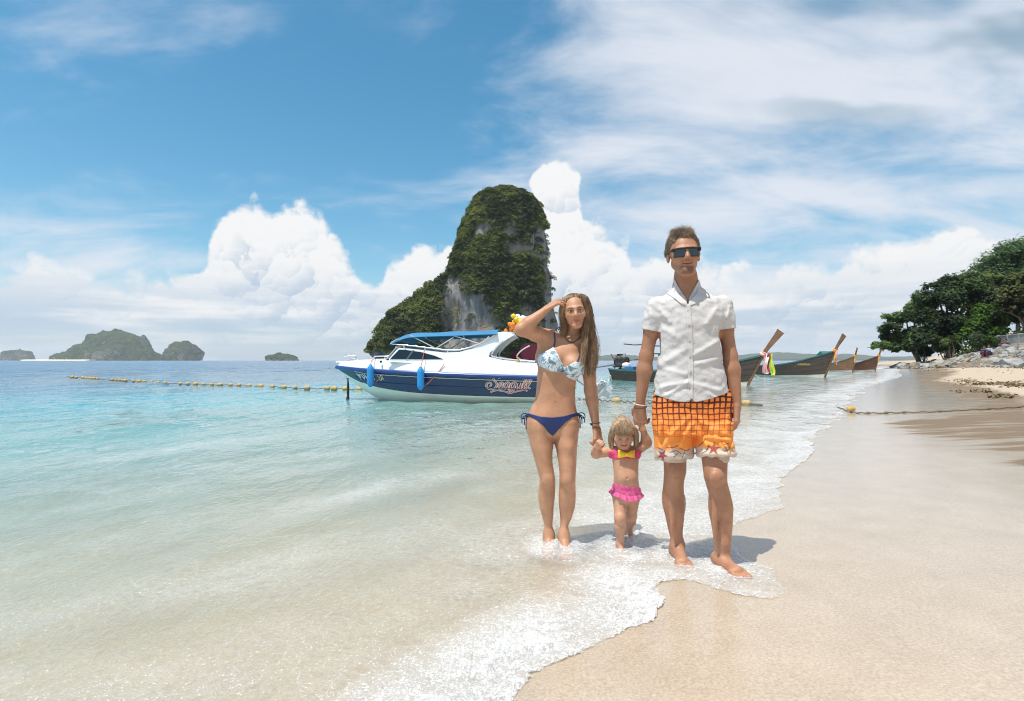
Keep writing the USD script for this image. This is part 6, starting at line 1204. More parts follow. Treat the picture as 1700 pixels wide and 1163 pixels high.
# the open neck
neckV = poly_sd([(1119, 462), (1119, 486), (1129, 492), (1142.5, 504.5), (1155, 492), (1161, 484), (1161, 462)], ppx, ppy) / FPX * YM
F0 = np.maximum(F0, np.where(P[..., 1] < YM + 0.03, -neckV, -((487 - ppy) / FPX * YM) * 0 - 1)); F0 = np.maximum(F0, -(np.sqrt(((P[..., 0] - mw(1140, 480)[0]) / 1.0) ** 2 + ((P[..., 1] - YM - 0.035) / 1.05) ** 2) - 0.064 - 0 * ppy) - np.maximum(ppy - 487, 0) * 0.02)
sf.F[sl] = F0.astype(np.float32)
e = sf.F; e[0] = e[-1] = 1; e[:, 0] = e[:, -1] = 1; e[:, :, 0] = e[:, :, -1] = 1
sm_ = sf.mesh(); sh = obj('shirt', sm_, cotton, man, True)
stree2 = cKDTree(sm_.vertices)
def on_shirt(px, py, out=0.003):
    """The point of the shirt's front seen at a pixel, a little proud of it."""
    Y_ = YM - 0.22
    for _ in range(60):
        p = at(px, py, Y_); v = sf.value(p[None])[0]
        if v < out: break
        Y_ += min(max(v - out * 0.5, 0.002) * 0.7, 0.012)
        if Y_ > YM + 0.03: return at(px, py, YM - 0.09)
    return p
pl_ = []
for py in np.linspace(506, 664, 44):
    xc = np.interp(py, [506, 560, 620, 664], [1142.5, 1145.5, 1146.5, 1145]); row = [on_shirt(xc + dx, py, 0.0026) for dx in (-4.2, -2.1, 0, 2.1, 4.2)]; pl_.append(row)
pm = loft(pl_, close_u=False); obj('placket', thick(pm, 0.006), cotton, sh, 50)
btn = plain('shirt_button', (0.34, 0.30, 0.26), 0.35)
for py in (516, 541, 567, 593, 619, 645):
    p = on_shirt(np.interp(py, [506, 560, 620, 664], [1142.5, 1145.5, 1146.5, 1145]), py, 0.006); b = trimesh.creation.cylinder(0.0058, 0.0028, sections=14); b.apply_transform(trimesh.transformations.rotation_matrix(np.pi / 2, [1, 0, 0])); b.apply_translation(p); obj('button', b, btn, sh, 50)
# collar: leaves turned down on both sides of the open neck
class Both:
    h = 0.0026
    def value(self, Q): return np.minimum(np.minimum(mf.value(Q), sf.value(Q)), np.sqrt(((Q[:, 0] - mw(1140.5, 480)[0]) / 1.0) ** 2 + ((Q[:, 1] - YM - 0.035) / 1.05) ** 2) - 0.062)
def collar_reg(poly, lower):
    def r(P):
        x, y = pix(P); fr = poly_sd(poly, x, y) / FPX * YM; q_ = np.abs(P[..., 0] - mw(1140.5, 480)[0]); return np.where(P[..., 1] < YM + 0.02, fr, np.maximum(np.maximum(np.maximum(y - 487, 470 - y), -1) / FPX * YM, q_ - 0.058))
    return r
lo_, hi_ = mw(1095, 515, -0.12), mw(1186, 455, 0.16)
cl_a = [(1117, 462), (1121.5, 464), (1126, 474), (1134, 487), (1141, 496.5), (1140.5, 507), (1131, 504), (1119, 494), (1108, 487), (1107, 481), (1112, 472)]
cl_b = [(1165, 461), (1160.5, 464), (1156, 473), (1149, 486), (1143.5, 496), (1144.5, 507), (1155, 504), (1165, 495), (1173, 487), (1172, 480), (1168, 470)]
for nm_, pl2 in (('collar', cl_a), ('collar_leaf', cl_b)): obj(nm_, garment(Both(), collar_reg(pl2, 0), 0.0062, lo_, hi_, h=0.0026), cotton, sh, True)
# shorts
wf = Field((0.68, 2.84, 0.42), (1.34, 3.48, 0.98), 0.0030)
wf.loft(*rows(YM, [(645, 1087, 1208, 0.130, 0.02), (658, 1085, 1212, 0.136, 0.02), (675, 1083.5, 1213.5, 0.138, 0.02), (700, 1084, 1214, 0.138, 0.01), (716, 1086, 1214, 0.130, 0.0)]), k=0.02, n=2.2)
wf.loft(*rows(YM, [(700, 1084, 1152, 0.125, 0.03), (724, 1085.5, 1150, 0.118, 0.03), (745, 1086, 1148.5, 0.112, 0.03), (758, 1087, 1146.5, 0.108, 0.03), (764, 1088, 1146, 0.106, 0.03)]), k=0.012, n=2.2)
wf.loft(*rows(YM, [(700, 1149, 1214, 0.125, -0.02), (724, 1153, 1214, 0.120, -0.04), (742, 1156, 1216, 0.114, -0.06), (756, 1159, 1217, 0.110, -0.07), (764, 1160, 1216.5, 0.108, -0.075)]), k=0.012, n=2.2)
sl, P = wf.band(0.03); ppx, ppy = pix(P); fold = 0
for (x0, y0, x1, y1, a, w) in ((1150, 700, 1130, 735, 6, 4), (1152, 705, 1172, 738, 6, 4), (1150, 690, 1110, 722, 4, 5), (1155, 695, 1200, 720, 4, 5), (1095, 700, 1092, 752, 4, 4), (1208, 690, 1205, 740, 4, 4), (1120, 715, 1098, 742, 4, 4), (1180, 715, 1200, 742, 5, 4), (1130, 665, 1165, 668, 3, 4), (1170, 725, 1210, 730, 5, 3)):
    dd_ = line_d([(x0, y0), (x1, y1)], ppx, ppy); fold = fold + 0.0016 * a * np.exp(-(dd_ / w) ** 2) - 0.0008 * a * np.exp(-((dd_ - 1.8 * w) / w) ** 2)
F0 = wf.F[sl] - fold - 0.010 * (fbm(P * [13, 13, 9], 3, 17) - 0.5)
hemz = np.where(ppx < 1151.5, 761.0 - 3 * (ppx - 1116) / 30 * 0.3, 757.0); F0 = np.maximum(F0, (ppy + 1.5 * np.sin(ppx * 0.35) - hemz) / FPX * YM)
roll_ = 0.006 * np.exp(-((ppy - hemz + 4) / 4.5) ** 2); wf.F[sl] = (F0 - roll_).astype(np.float32)
e = wf.F; e[0] = e[-1] = 1; e[:, 0] = e[:, -1] = 1; e[:, :, 0] = e[:, :, -1] = 1
wm = wf.mesh(); V = np.array(wm.vertices); vx, vy = pix(V); cen = np.where(vx < 1151, 1117, 1186); ang = np.arctan2(V[:, 0] - (cen - CX) / FPX * YM, -(V[:, 1] - YM)) 
# printed cloth: black check fading downwards over orange, a pale leaf-and-star border at the hems
uu = np.where(V[:, 1] < YM + 0.04, vx + 0.25 * (vy - 700) * np.where(vx < 1151, -0.10, 0.12), vx * 1.0) + 5 * (fbm(V * 14, 2, 3) - 0.5); vv = vy + 5 * (fbm(V * 14 + 9, 2, 4) - 0.5)
cell = 9.4; du = np.abs((uu / cell + 0.5) % 1 - 0.5) * cell; dv = np.abs((vv / cell + 0.5) % 1 - 0.5) * cell; t_ = np.clip((vy - 655) / 75, 0, 1); lw = 1.5 * (1 - t_) + 0.2
line_ = np.clip((lw - np.minimum(du, dv)) / 0.8 + 0.5, 0, 1) * np.clip((738 - vy) / 22, 0, 1)
org = np.array([0.80, 0.21, 0.040]) * (1 - t_[:, None]) + np.array([0.84, 0.29, 0.060]) * t_[:, None]; lc = np.array([0.012, 0.008, 0.010]) * (1 - t_[:, None]) + np.array([0.32, 0.04, 0.012]) * t_[:, None]
C = org * (1 - line_[:, None]) + lc * line_[:, None]
hz_ = np.where(vx < 1151, 761.0, 757.0); pale = np.clip((vy - (hz_ - 17 + 5 * (fbm(V * 22, 2, 6) - 0.5) * 2)) / 5, 0, 1)[:, None]; C = C * (1 - pale) + pale * np.array([0.54, 0.44, 0.36])
def star(cx, cy, r, rot): return [(cx + (r if i % 2 == 0 else r * 0.40) * math.sin(rot + i * np.pi / 5), cy - (r if i % 2 == 0 else r * 0.40) * math.cos(rot + i * np.pi / 5)) for i in range(10)]
frontm = V[:, 1] < YM + 0.02
for cx, cy, r, rot, col in ((1184, 744, 12, 0.1, (0.30, 0.075, 0.045)), (1099, 755, 10, 0.5, (0.26, 0.05, 0.05)), (1212, 746, 9, 0.8, (0.30, 0.16, 0.06))):
    m_ = np.clip(0.5 - poly_sd(star(cx, cy, r, rot), vx, vy), 0, 1) * frontm; C = C * (1 - m_[:, None]) + m_[:, None] * np.array(col)
for pts_ in ([(1158, 740), (1166, 734), (1170, 729)], [(1163, 752), (1172, 748), (1176, 738)], [(1196, 733), (1203, 742), (1208, 752)], [(1200, 738), (1209, 735)], [(1112, 750), (1122, 747), (1130, 752)], [(1128, 743), (1138, 748), (1144, 745)], [(1118, 758), (1124, 752)], [(1132, 758), (1136, 750)], [(1090, 742), (1100, 746)], [(1106, 742), (1118, 742), (1126, 738)]):
    m_ = np.clip(1.1 - line_d(pts_, vx, vy), 0, 1) * frontm; C = C * (1 - m_[:, None]) + m_[:, None] * np.array([0.05, 0.04, 0.03])
g = G(); co = g('texture_coordinate', 'object'); cc = g('attribute', 'color', attribute='Cd'); wv = g.noise(co, 9.0, 3.0); shm = g.done('/World/Looks/shorts_cloth', surface=g('principled_bsdf', 'BSDF', base_color=cc, roughness=0.75, specular_ior_level=0.3, normal=g('bump', 'normal', height=g.math('add', wv, g.math('multiply', g.noise(co, 40.0, 3.0), 0.3)), strength=0.6, distance=0.012)))
so = obj('shorts', wm, shm, man, True, color=C)
# bracelet
def band(name, c, d, r, tr, mat, parent): 
    m = trimesh.creation.torus(r, tr, major_sections=28, minor_sections=8); m.apply_transform(trimesh.geometry.align_vectors([0, 0, 1], np.array(d) / np.linalg.norm(d))); m.apply_translation(c); return obj(name, m, mat, parent, True)
cord = plain('bracelet_cord', (0.10, 0.055, 0.035), 0.8, 0.3, 60.0); shell = plain('bracelet_beads', (0.55, 0.45, 0.38), 0.4)
band('bracelet', mw(1062.7, 675, 0.06), (0.1, 0.15, -1), 0.033, 0.0040, cord, man); band('bracelet', mw(1062.6, 671, 0.06), (-0.15, 0.1, -1), 0.033, 0.0035, shell, man)

# ---- the woman ---------------------------------------------------------------------------
YW = 3.55; wo = thing('person', 'woman in a blue bikini with long brown hair, right hand raised to her head, holding the small girl by the hand', 'person', (0, 0, 0))
tag(wo, 'long-haired woman in a blue bikini with one hand raised to her head')
ff = Field((0.00, 3.05, -0.16), (0.66, 4.0, 1.66), HB); ww = lambda px, py, dy=0.0: at(px, py, YW + dy)
hw = Head(ff, ww(954.3, 517.5, -0.02), rotm(-0.06, -0.02, -0.10), 0.93, jaw=0.76, smile=0.55, mouth_open=0.0)
ff.loft(*rows(YW, [(538, 942, 967, 0.046, 0.03), (552, 939, 964, 0.047, 0.035), (562, 934, 964, 0.052, 0.04), (572, 922, 968, 0.062, 0.04)]), k=0.03)
ff.loft(*rows(YW, [(559, 921, 966, 0.050, 0.03), (566, 909, 971, 0.072, 0.03), (580, 902, 971, 0.092, 0.02), (595, 897, 967, 0.098, 0.01), (610, 894, 962, 0.096, 0.005), (625, 891.5, 957.5, 0.090, 0.0), (640, 891, 955, 0.084, 0.0), (655, 889.5, 954.5, 0.083, 0.0), (668, 886, 955, 0.090, 0.005), (680, 880, 957, 0.100, 0.01), (692, 875, 960, 0.110, 0.015), (704, 873.5, 960.5, 0.115, 0.02), (716, 878, 957, 0.105, 0.02), (722, 890, 946, 0.08, 0.02)]), k=0.03, n=2.25)
ff.cone(ww(946, 566, 0.035), ww(914, 561, 0.02), 0.030, 0.036, 0.04); ff.cone(ww(954, 566, 0.035), ww(973, 567, 0.02), 0.030, 0.036, 0.04)
for c, r in (((918, 597, -0.060), (0.066, 0.062, 0.064)), ((951.5, 607, -0.060), (0.066, 0.062, 0.064))): ff.ell(ww(*c), r, k=0.03)
wr_ = (ww(913.5, 561, 0.02), ww(866, 546.5, -0.09), ww(904, 516, -0.085)); arm(ff, *wr_, (0.052, 0.046, 0.040, 0.041, 0.024))
ff.cone(ww(909, 566, 0.02), ww(901, 592, 0.02), 0.046, 0.045, 0.05)
wl_ = (ww(974, 568, 0.02), ww(980.5, 648, 0.0), ww(989, 706, -0.03)); arm(ff, *wl_, (0.050, 0.043, 0.038, 0.037, 0.022))
hand(ff, ww(905.0, 514.5, -0.085), (0.80, 0.10, 0.60), (0.55, 0.45, -0.70), 0.158, (0.20, 0.25, 0.30, 0.36), spread=0.15, thumb=1, tcurl=0.2)
hand(ff, ww(989.3, 708.5, -0.03), (0.12, -0.28, -1.0), (-0.60, 0.80, 0), 0.160, (0.50, 0.58, 0.62, 0.66), thumb=1, tcurl=0.4)
ff.loft(*rows(YW, [(686, 886, 908, 0.07, 0.02), (700, 874.5, 917, 0.108, 0.02), (712, 874.5, 917.5, 0.110, 0.02), (724, 877, 918, 0.104, 0.01), (738, 880, 918, 0.096, 0.0), (753, 884.5, 917, 0.085, -0.01), (770, 889.5, 917.5, 0.072, -0.02), (785, 893.5, 920, 0.062, -0.03), (797, 895.8, 921.5, 0.058, -0.03), (808, 894.5, 921.5, 0.054, -0.02), (820, 893.5, 921, 0.055, -0.01), (835, 894.7, 919.5, 0.054, 0.0), (855, 899.5, 918, 0.045, 0.01), (872, 903.3, 917, 0.036, 0.01), (885, 903.5, 918.5, 0.035, 0.0)]), k=0.022)
ff.loft(*rows(YW, [(686, 926, 948, 0.07, 0.02), (700, 918, 959.3, 0.108, 0.02), (712, 918.5, 960, 0.110, 0.01), (724, 919, 959.5, 0.104, 0.0), (738, 921.5, 958, 0.096, -0.02), (753, 924.5, 957, 0.085, -0.03), (770, 927, 956.5, 0.072, -0.05), (785, 928.5, 955.5, 0.064, -0.06), (797, 928.3, 955, 0.060, -0.06), (808, 928, 955, 0.055, -0.05), (820, 927, 955.5, 0.056, -0.04), (835, 927.5, 954.5, 0.055, -0.03), (855, 929.5, 949.5, 0.045, -0.02), (872, 929.8, 943, 0.036, -0.03), (885, 929.3, 942.5, 0.036, -0.04)]), k=0.022)
for c in ((909, 798, -0.08), (942, 798, -0.11)): ff.ell(ww(*c), (0.028, 0.018, 0.032), k=0.03)
fa1 = ww(910.8, 884, 0.0); foot(ff, fa1, solez(fa1) - 0.004, (-0.05, -1.0), 0.225, 0.034); fa2 = ww(935.5, 884, -0.04); foot(ff, fa2, solez(fa2) - 0.004, (0.05, -1.0), 0.225, 0.034)
ff.ell(ww(923, 668.5, -0.098), (0.006, 0.012, 0.008), k=0.010, op='sub')                                          # navel
for x0, x1 in ((922, 923.5),): ff.cone(ww(x0, 625, -0.108), ww(x1, 660, -0.100), 0.008, 0.008, 0.018, op='sub')
for a_, b_ in (((945, 566.5, -0.02), (918, 561.5, -0.02)), ((955, 567.5, -0.02), (970, 565.5, -0.02))): ff.cone(ww(*a_), ww(*b_), 0.009, 0.008, 0.02)
fm = ff.mesh(); V = np.array(fm.vertices); C = tint(V, (0.43, 0.225, 0.130), 0.11, 13); C = hw.paint(V, C, (0.50, 0.155, 0.125), 1.0, (0.045, 0.026, 0.016), 1.0)
obj('body', fm, skin, wo, True, color=C); hw.eyes(wo, 0.85)
def front_poly(poly, w=0.0):
    def r(P): x, y = pix(P); return np.maximum((poly_sd(poly, x, y) - w) / FPX * YW, P[..., 1] - YW - 0.02)
    return r
g = G(); co = g('texture_coordinate', 'object'); v = g('voronoi_texture', 'distance', vector=co, scale=95.0, feature='f1', metric='manhattan'); sx = g('separate_xyz', None, vector=co); lf = g.ss(sx + '.x', 0.28, 0.18)
c = g.mixc(lf, (0.24, 0.42, 0.50), (0.015, 0.15, 0.30)); c = g.mixc(g.ss(v, 0.42, 0.60), c, (0.60, 0.68, 0.70)); c = g.mixc(g.math('multiply', g.ss(g.noise(co, 30.0, 2.0), 0.52, 0.60), 0.7), c, (0.02, 0.07, 0.16))
bikm = g.done('/World/Looks/bikini_print', surface=g('principled_bsdf', 'BSDF', base_color=c, roughness=0.7, normal=g('bump', 'normal', height=v, strength=0.4, distance=0.003)))
bluem = plain('bikini_blue', (0.004, 0.017, 0.095), 0.55, 0.12, 60.0); strapm = plain('bikini_strap', (0.03, 0.06, 0.12), 0.7)
lo, hi = (0.12, 3.25, 0.90), (0.50, 3.85, 1.35)
cupR = [(893, 590), (905, 584), (919, 576.5), (926, 588), (936.5, 610), (930, 617.5), (915, 615.5), (893, 605)]; cupL = [(936, 611), (944, 607), (955, 600.5), (969.5, 602), (969, 620), (957, 631.5), (944, 626.5), (935.5, 618)]
bt_ = obj('bikini_top', garment(ff, front_poly(cupR, 0.6), 0.0055, lo, hi, h=0.0028), bikm, wo, True); obj('cup', garment(ff, front_poly(cupL, 0.6), 0.0055, lo, hi, h=0.0028), bikm, bt_, True)
def strap_reg(lines, w, back=False):
    def r(P):
        x, y = pix(P); d = np.minimum.reduce([line_d(l, x, y) for l in lines]) - w; return np.maximum(d / FPX * YW, (YW + 0.02 - P[..., 1]) if back else (P[..., 1] - YW - 0.05))
    return r
obj('strap', garment(ff, strap_reg([[(919, 577), (921.5, 566), (920.5, 552)], [(958, 601), (966, 580), (969, 556)], [(930, 616), (940, 614)], [(892, 600), (894, 598)]], 1.3), 0.005, lo, hi, h=0.0028), strapm, bt_, True)
obj('back_strap', garment(ff, strap_reg([[(890, 600), (930, 606), (972, 602)], [(921, 550), (935, 604)], [(968, 552), (945, 604)]], 1.8, True), 0.004, lo, (0.52, 3.9, 1.35), h=0.003), strapm, bt_, True)
fb_ = [(872, 684), (880, 686.5), (898, 691), (917, 692.5), (936, 690.5), (952, 686), (962, 684), (962, 689), (950, 692), (939, 700), (927, 712.5), (921, 720), (917, 723), (911, 718), (902, 706), (890, 696), (880, 691), (872, 690)]
bb_ = [(872, 684), (917, 690), (962, 684), (962, 689), (950, 702), (936, 720), (917, 732), (898, 720), (884, 703), (872, 691)]
def bot_reg(P):
    x, y = pix(P); return np.where(P[..., 1] < YW + 0.025, poly_sd(fb_, x, y), poly_sd(bb_, x * (P[..., 1] / YW) + CX * (1 - P[..., 1] / YW), y)) / FPX * YW
bb2 = obj('bikini_bottom', garment(ff, bot_reg, 0.005, (0.03, 3.3, 0.55), (0.47, 3.85, 0.86), h=0.0028), bluem, wo, True)
for px, py, sg in ((876, 688, -1), (959.5, 687, 1)):
    p = ww(px, py, 0.01); ms = []
    for dx, dz in ((0.010, -0.085), (0.020, -0.06), (0.035, -0.05)): ms.append(tube(CubicSpline([0, 1, 2], [p, p + [sg * dx * 0.9, -0.02, dz * 0.35], p + [sg * dx, -0.025, dz]])(np.linspace(0, 2, 10)), 0.0032, 6))
    ms.append(tube(CubicSpline([0, 1, 2, 3], [p, p + [sg * 0.035, -0.02, 0.004], p + [sg * 0.038, -0.02, -0.022], p])(np.linspace(0, 3, 12)), 0.0032, 6)); obj('side_tie', cat(*ms), bluem, bb2, 60)
nk = [ww(x, y, d) for x, y, d in ((936, 555, 0.03), (938.5, 560, -0.015), (943, 566, -0.045), (948.5, 568, -0.055), (955, 566.5, -0.045), (961, 561, -0.015), (964, 555, 0.03))]; nk = CubicSpline(np.arange(7), np.array(nk))(np.linspace(0, 6, 40))
for i in range(len(nk)):
    for _ in range(12):
        v_ = ff.value(nk[i][None])[0]
        if abs(v_ - 0.003) < 0.0015: break
        nk[i][1] += (v_ - 0.003) * 0.6
obj('necklace', tube(nk, 0.003, 6), cord, wo, 60)
band('bracelet', ww(987.8, 702, -0.03), (0.1, -0.1, -1), 0.030, 0.0035, cord, wo); band('bracelet', ww(988.3, 707, -0.03), (-0.35, 0.1, -1), 0.031, 0.0032, cord, wo)
# long hair
hairw = hair_look('long_hair', (0.050, 0.029, 0.016), (0.22, 0.130, 0.070), (0.54, 0.37, 0.22))
hf = Field((0.25, 3.36, 0.96), (0.60, 3.80, 1.62), 0.0035)
HP = hw.P
hf.ell(HP(0, 0.028, 0.036), np.array([0.087, 0.098, 0.090]) * 0.93, hw.M, k=0.01)
fall = [HP(0.020, -0.030, 0.100), HP(0.070, -0.025, 0.085), HP(0.079, -0.020, 0.055), HP(0.088, -0.005, -0.02), ww(976.5, 548, -0.01), ww(981.5, 575, -0.02), ww(982.5, 600, -0.045), ww(979.5, 622, -0.06)]
fallr = [0.016, 0.018, 0.022, 0.026, 0.034, 0.037, 0.030, 0.012]
fl2 = [HP(0.010, -0.03, 0.100), HP(-0.050, -0.03, 0.088), HP(-0.066, -0.035, 0.070), HP(-0.084, -0.010, 0.0), HP(-0.080, 0.005, -0.065), ww(934, 560, 0.0), ww(932, 573, -0.03)]; fr2 = [0.016, 0.016, 0.018, 0.018, 0.018, 0.016, 0.008]
fl3 = [HP(0.05, 0.03, 0.09), HP(0.075, 0.05, 0.0), HP(0.07, 0.055, -0.09), ww(968, 568, 0.045), ww(972, 600, 0.03), ww(972, 622, 0.0)]; fr3 = [0.03, 0.04, 0.045, 0.045, 0.035, 0.012]
fl4 = [HP(-0.03, 0.06, 0.09), HP(-0.05, 0.07, 0.0), HP(-0.045, 0.065, -0.09), ww(946, 570, 0.085), ww(952, 600, 0.09)]; fr4 = [0.04, 0.045, 0.04, 0.035, 0.015]
fl5 = [HP(0.055, -0.060, 0.070), HP(0.074, -0.052, 0.02), HP(0.076, -0.042, -0.05), ww(971, 556, -0.06), ww(970, 580, -0.10), ww(966, 606, -0.135)]; fr5 = [0.010, 0.012, 0.014, 0.016, 0.014, 0.006]
for p, r in ((fall, fallr), (fl2, fr2), (fl3, fr3), (fl4, fr4)):
    c_ = PchipInterpolator(np.arange(len(p)), np.array(p), axis=0)(np.linspace(0, len(p) - 1, 22)); rr = np.interp(np.linspace(0, len(p) - 1, 22), np.arange(len(p)), r) * 0.82
    for i in range(21): hf.cone(c_[i], c_[i + 1], rr[i], rr[i + 1], 0.012)
sl, P = hf.band(0.03); q_ = local(hw, P); face = ((q_[..., 0] + 0.004) / 0.057) ** 2 + ((q_[..., 2] - 0.000) / 0.081) ** 2
F0 = hf.F[sl] + 0.006 * (fbm(P * [75, 75, 7], 3, 3) - 0.5); F0 = np.maximum(F0, np.where(q_[..., 1] < -0.01, (1 - np.sqrt(face)) * 0.06, -1)); hf.F[sl] = F0.astype(np.float32)
hwo = obj('hair', hf.mesh(), hairw, wo, True)
rs = np.random.RandomState(23); L_, W_ = strands([(fall, fallr, 4), (fl2, fr2, 1.3), (fl3, fr3, 2.0), (fl4, fr4, 0.6), (fl5, fr5, 1.2)], 4200, rs, (0.0012, 0.0005), 22, 0.012)
fly = strands([([HP(0.0, 0.0, 0.118), HP(0.075, 0.0, 0.075), HP(0.10, 0.01, -0.03), ww(984, 545, 0.02), ww(990, 575, 0.03), ww(987, 605, 0.0)], [0.012, 0.012, 0.016, 0.020, 0.016, 0.010], 1), ([HP(0.0, -0.02, 0.118), HP(-0.070, -0.02, 0.080), HP(-0.092, 0.0, 0.0), HP(-0.092, 0.0, -0.07), ww(930, 566, -0.02)], [0.010, 0.010, 0.010, 0.010, 0.006], 0.5)], 70, rs, (0.0018, 0.0007), 22, 0.022)
curves('hair_strands', L_ + fly[0], W_ + fly[1], hairw, hwo)

# ---- the small girl -----------------------------------------------------------------------
YC = 3.45; ch = thing('person', 'small fair-haired girl in a pink bikini with a yellow bow, walking between the two adults', 'person', (0, 0, 0))
cf = Field((0.42, 3.05, -0.14), (0.94, 3.86, 0.88), 0.0030); cw = lambda px, py, dy=0.0: at(px, py, YC + dy)
hc = Head(cf, cw(1033.5, 718, -0.02), rotm(-0.10, 0.42, -0.04), 0.765, jaw=1.0, child=True, mouth_open=0.006)
cf.loft(*rows(YC, [(734, 1030, 1046, 0.032, 0.02), (742, 1029, 1047, 0.034, 0.025), (748, 1022, 1052, 0.045, 0.025)]), k=0.02)
cf.loft(*rows(YC, [(743, 1019, 1054, 0.040, 0.02), (748, 1015, 1058, 0.055, 0.015), (760, 1015.8, 1059.3, 0.064, 0.01), (775, 1018, 1058.5, 0.066, 0.0), (790, 1019, 1058.3, 0.070, -0.01), (803, 1018, 1059.7, 0.070, 0.0), (815, 1016.5, 1061.5, 0.074, 0.01), (825, 1019, 1060.5, 0.070, 0.01), (831, 1026, 1054, 0.05, 0.01)]), k=0.02, n=2.3)
cr_ = (cw(1016, 747.5, 0.01), cw(989, 752.5, 0.0), cw(990.5, 741.5, -0.06)); arm(cf, *cr_, (0.029, 0.026, 0.026, 0.025, 0.018)); 
cl_ = (cw(1057.5, 746, 0.01), cw(1073.5, 735, 0.0), cw(1067.5, 714, -0.03)); arm(cf, *cl_, (0.029, 0.026, 0.026, 0.025, 0.018))
hand(cf, cr_[2], (0.15, -0.55, 0.45), (0.75, 0.2, 0.5), 0.092, (0.75, 0.8, 0.85, 0.9), thumb=-1, tcurl=0.7, k=0.004)
hand(cf, cl_[2], (-0.30, -0.15, 0.75), (-0.35, 0.65, 0.1), 0.095, (0.45, 0.55, 0.6, 0.65), spread=0.10, thumb=1, tcurl=0.2, k=0.004)
def leg(h_, k_, a_, r, d, L):
    h_, k_, a_ = map(np.array, (h_, k_, a_)); cf.cone(h_, k_, r[0], r[1], 0.025); m = k_ + (a_ - k_) * 0.35; cf.cone(k_, m, r[1], r[2], 0.02); cf.cone(m, a_, r[2], r[3], 0.02); cf.ell(k_ + [0, -r[1] * 0.6, 0], (r[1] * 0.7, r[1] * 0.55, r[1] * 0.8), k=0.02); foot(cf, a_, min(solez(a_) - 0.004, a_[2] - 0.03), d, L, r[3] * 1.05, 0.015)
leg(cw(1028, 824, 0.0), cw(1028.3, 858, -0.05), cw(1028, 899, -0.02), (0.043, 0.031, 0.031, 0.020), (0.05, -1.0), 0.14)
leg(cw(1050, 824, 0.01), cw(1047, 855, 0.05), cw(1043.5, 877, 0.22), (0.043, 0.031, 0.031, 0.020), (0.0, -1.0), 0.14)
cf.ell(cw(1041, 793, -0.082), (0.005, 0.009, 0.006), k=0.006, op='sub')
cm = cf.mesh(); V = np.array(cm.vertices); C = tint(V, (0.46, 0.250, 0.155), 0.09, 23); C = hc.paint(V, C, (0.46, 0.14, 0.12), 0.35, (0.20, 0.12, 0.07), 0.7)
obj('body', cm, skin, ch, True, color=C); hc.eyes(ch, 0.55)
pinkm = plain('girl_pink', (0.60, 0.055, 0.16), 0.75, 0.35, 70.0, 0.3, 90.0); pink2 = plain('girl_pink_print', (0.66, 0.10, 0.26), 0.75, 0.45, 55.0); yel = plain('bow_yellow', (0.70, 0.47, 0.015), 0.7, 0.15, 30.0)
def creg(poly, Yb=0.03):
    def r(P): x, y = pix(P); return np.maximum(poly_sd(poly, x, y) / FPX * YC, P[..., 1] - YC - Yb)
    return r
top_ = obj('bikini_top', garment(cf, creg([(1010, 749), (1022, 745), (1030, 748), (1046, 748), (1053, 745), (1064, 749), (1064, 760.5), (1010, 760.5)], 0.2), 0.0045, (0.5, 3.25, 0.45), (0.86, 3.7, 0.70), h=0.0026), pinkm, ch, True)
obj('strap', garment(cf, lambda P: np.maximum((np.minimum(line_d([(1021.5, 748), (1022.5, 743)], *pix(P)), line_d([(1053, 748), (1051.5, 743)], *pix(P))) - 1.1) / FPX * YC, P[..., 1] - YC - 0.04), 0.004, (0.5, 3.25, 0.5), (0.86, 3.7, 0.70), h=0.0026), pinkm, top_, True)
b0 = cw(1039.5, 753.8, -0.068)
for sg in (-1, 1):
    R_ = []
    for k_ in np.linspace(0, 1, 9): hgt = 0.010 + 0.015 * k_ ** 0.8; th_ = 0.004 + 0.008 * math.sin(np.pi * min(k_ * 0.9 + 0.1, 1)); R_.append([b0 + np.array([sg * k_ * 0.050, 0.010 * k_ - th_ * math.cos(a) - 0.004, hgt * math.sin(a) * (1 + 0.06 * math.sin(5 * a)) + 0.002 * k_]) for a in np.linspace(0, 2 * np.pi, 12, endpoint=False)])
    m = loft(R_); m.invert() if sg < 0 else None; obj('bow_loop', m, yel, top_, 50)
obj('bow_knot', trimesh.creation.icosphere(2, 1).apply_scale((0.009, 0.010, 0.012)).apply_translation(b0 + [0, -0.006, 0]), yel, top_, True)
cb_ = [(1008, 802), (1018, 801.5), (1038, 806), (1060, 808.5), (1070, 808.5), (1070, 817), (1058, 820), (1048, 826), (1040, 832), (1033, 826), (1024, 815), (1008, 808)]
bot_ = obj('bikini_bottom', garment(cf, lambda P: np.where(P[..., 1] < YC + 0.02, poly_sd(cb_, *pix(P)), poly_sd([(1008, 802), (1038, 805), (1070, 808), (1070, 818), (1054, 834), (1026, 834), (1008, 815)], *pix(P))) / FPX * YC, 0.0045, (0.5, 3.25, 0.2), (0.88, 3.7, 0.45), h=0.0026), pink2, ch, True)
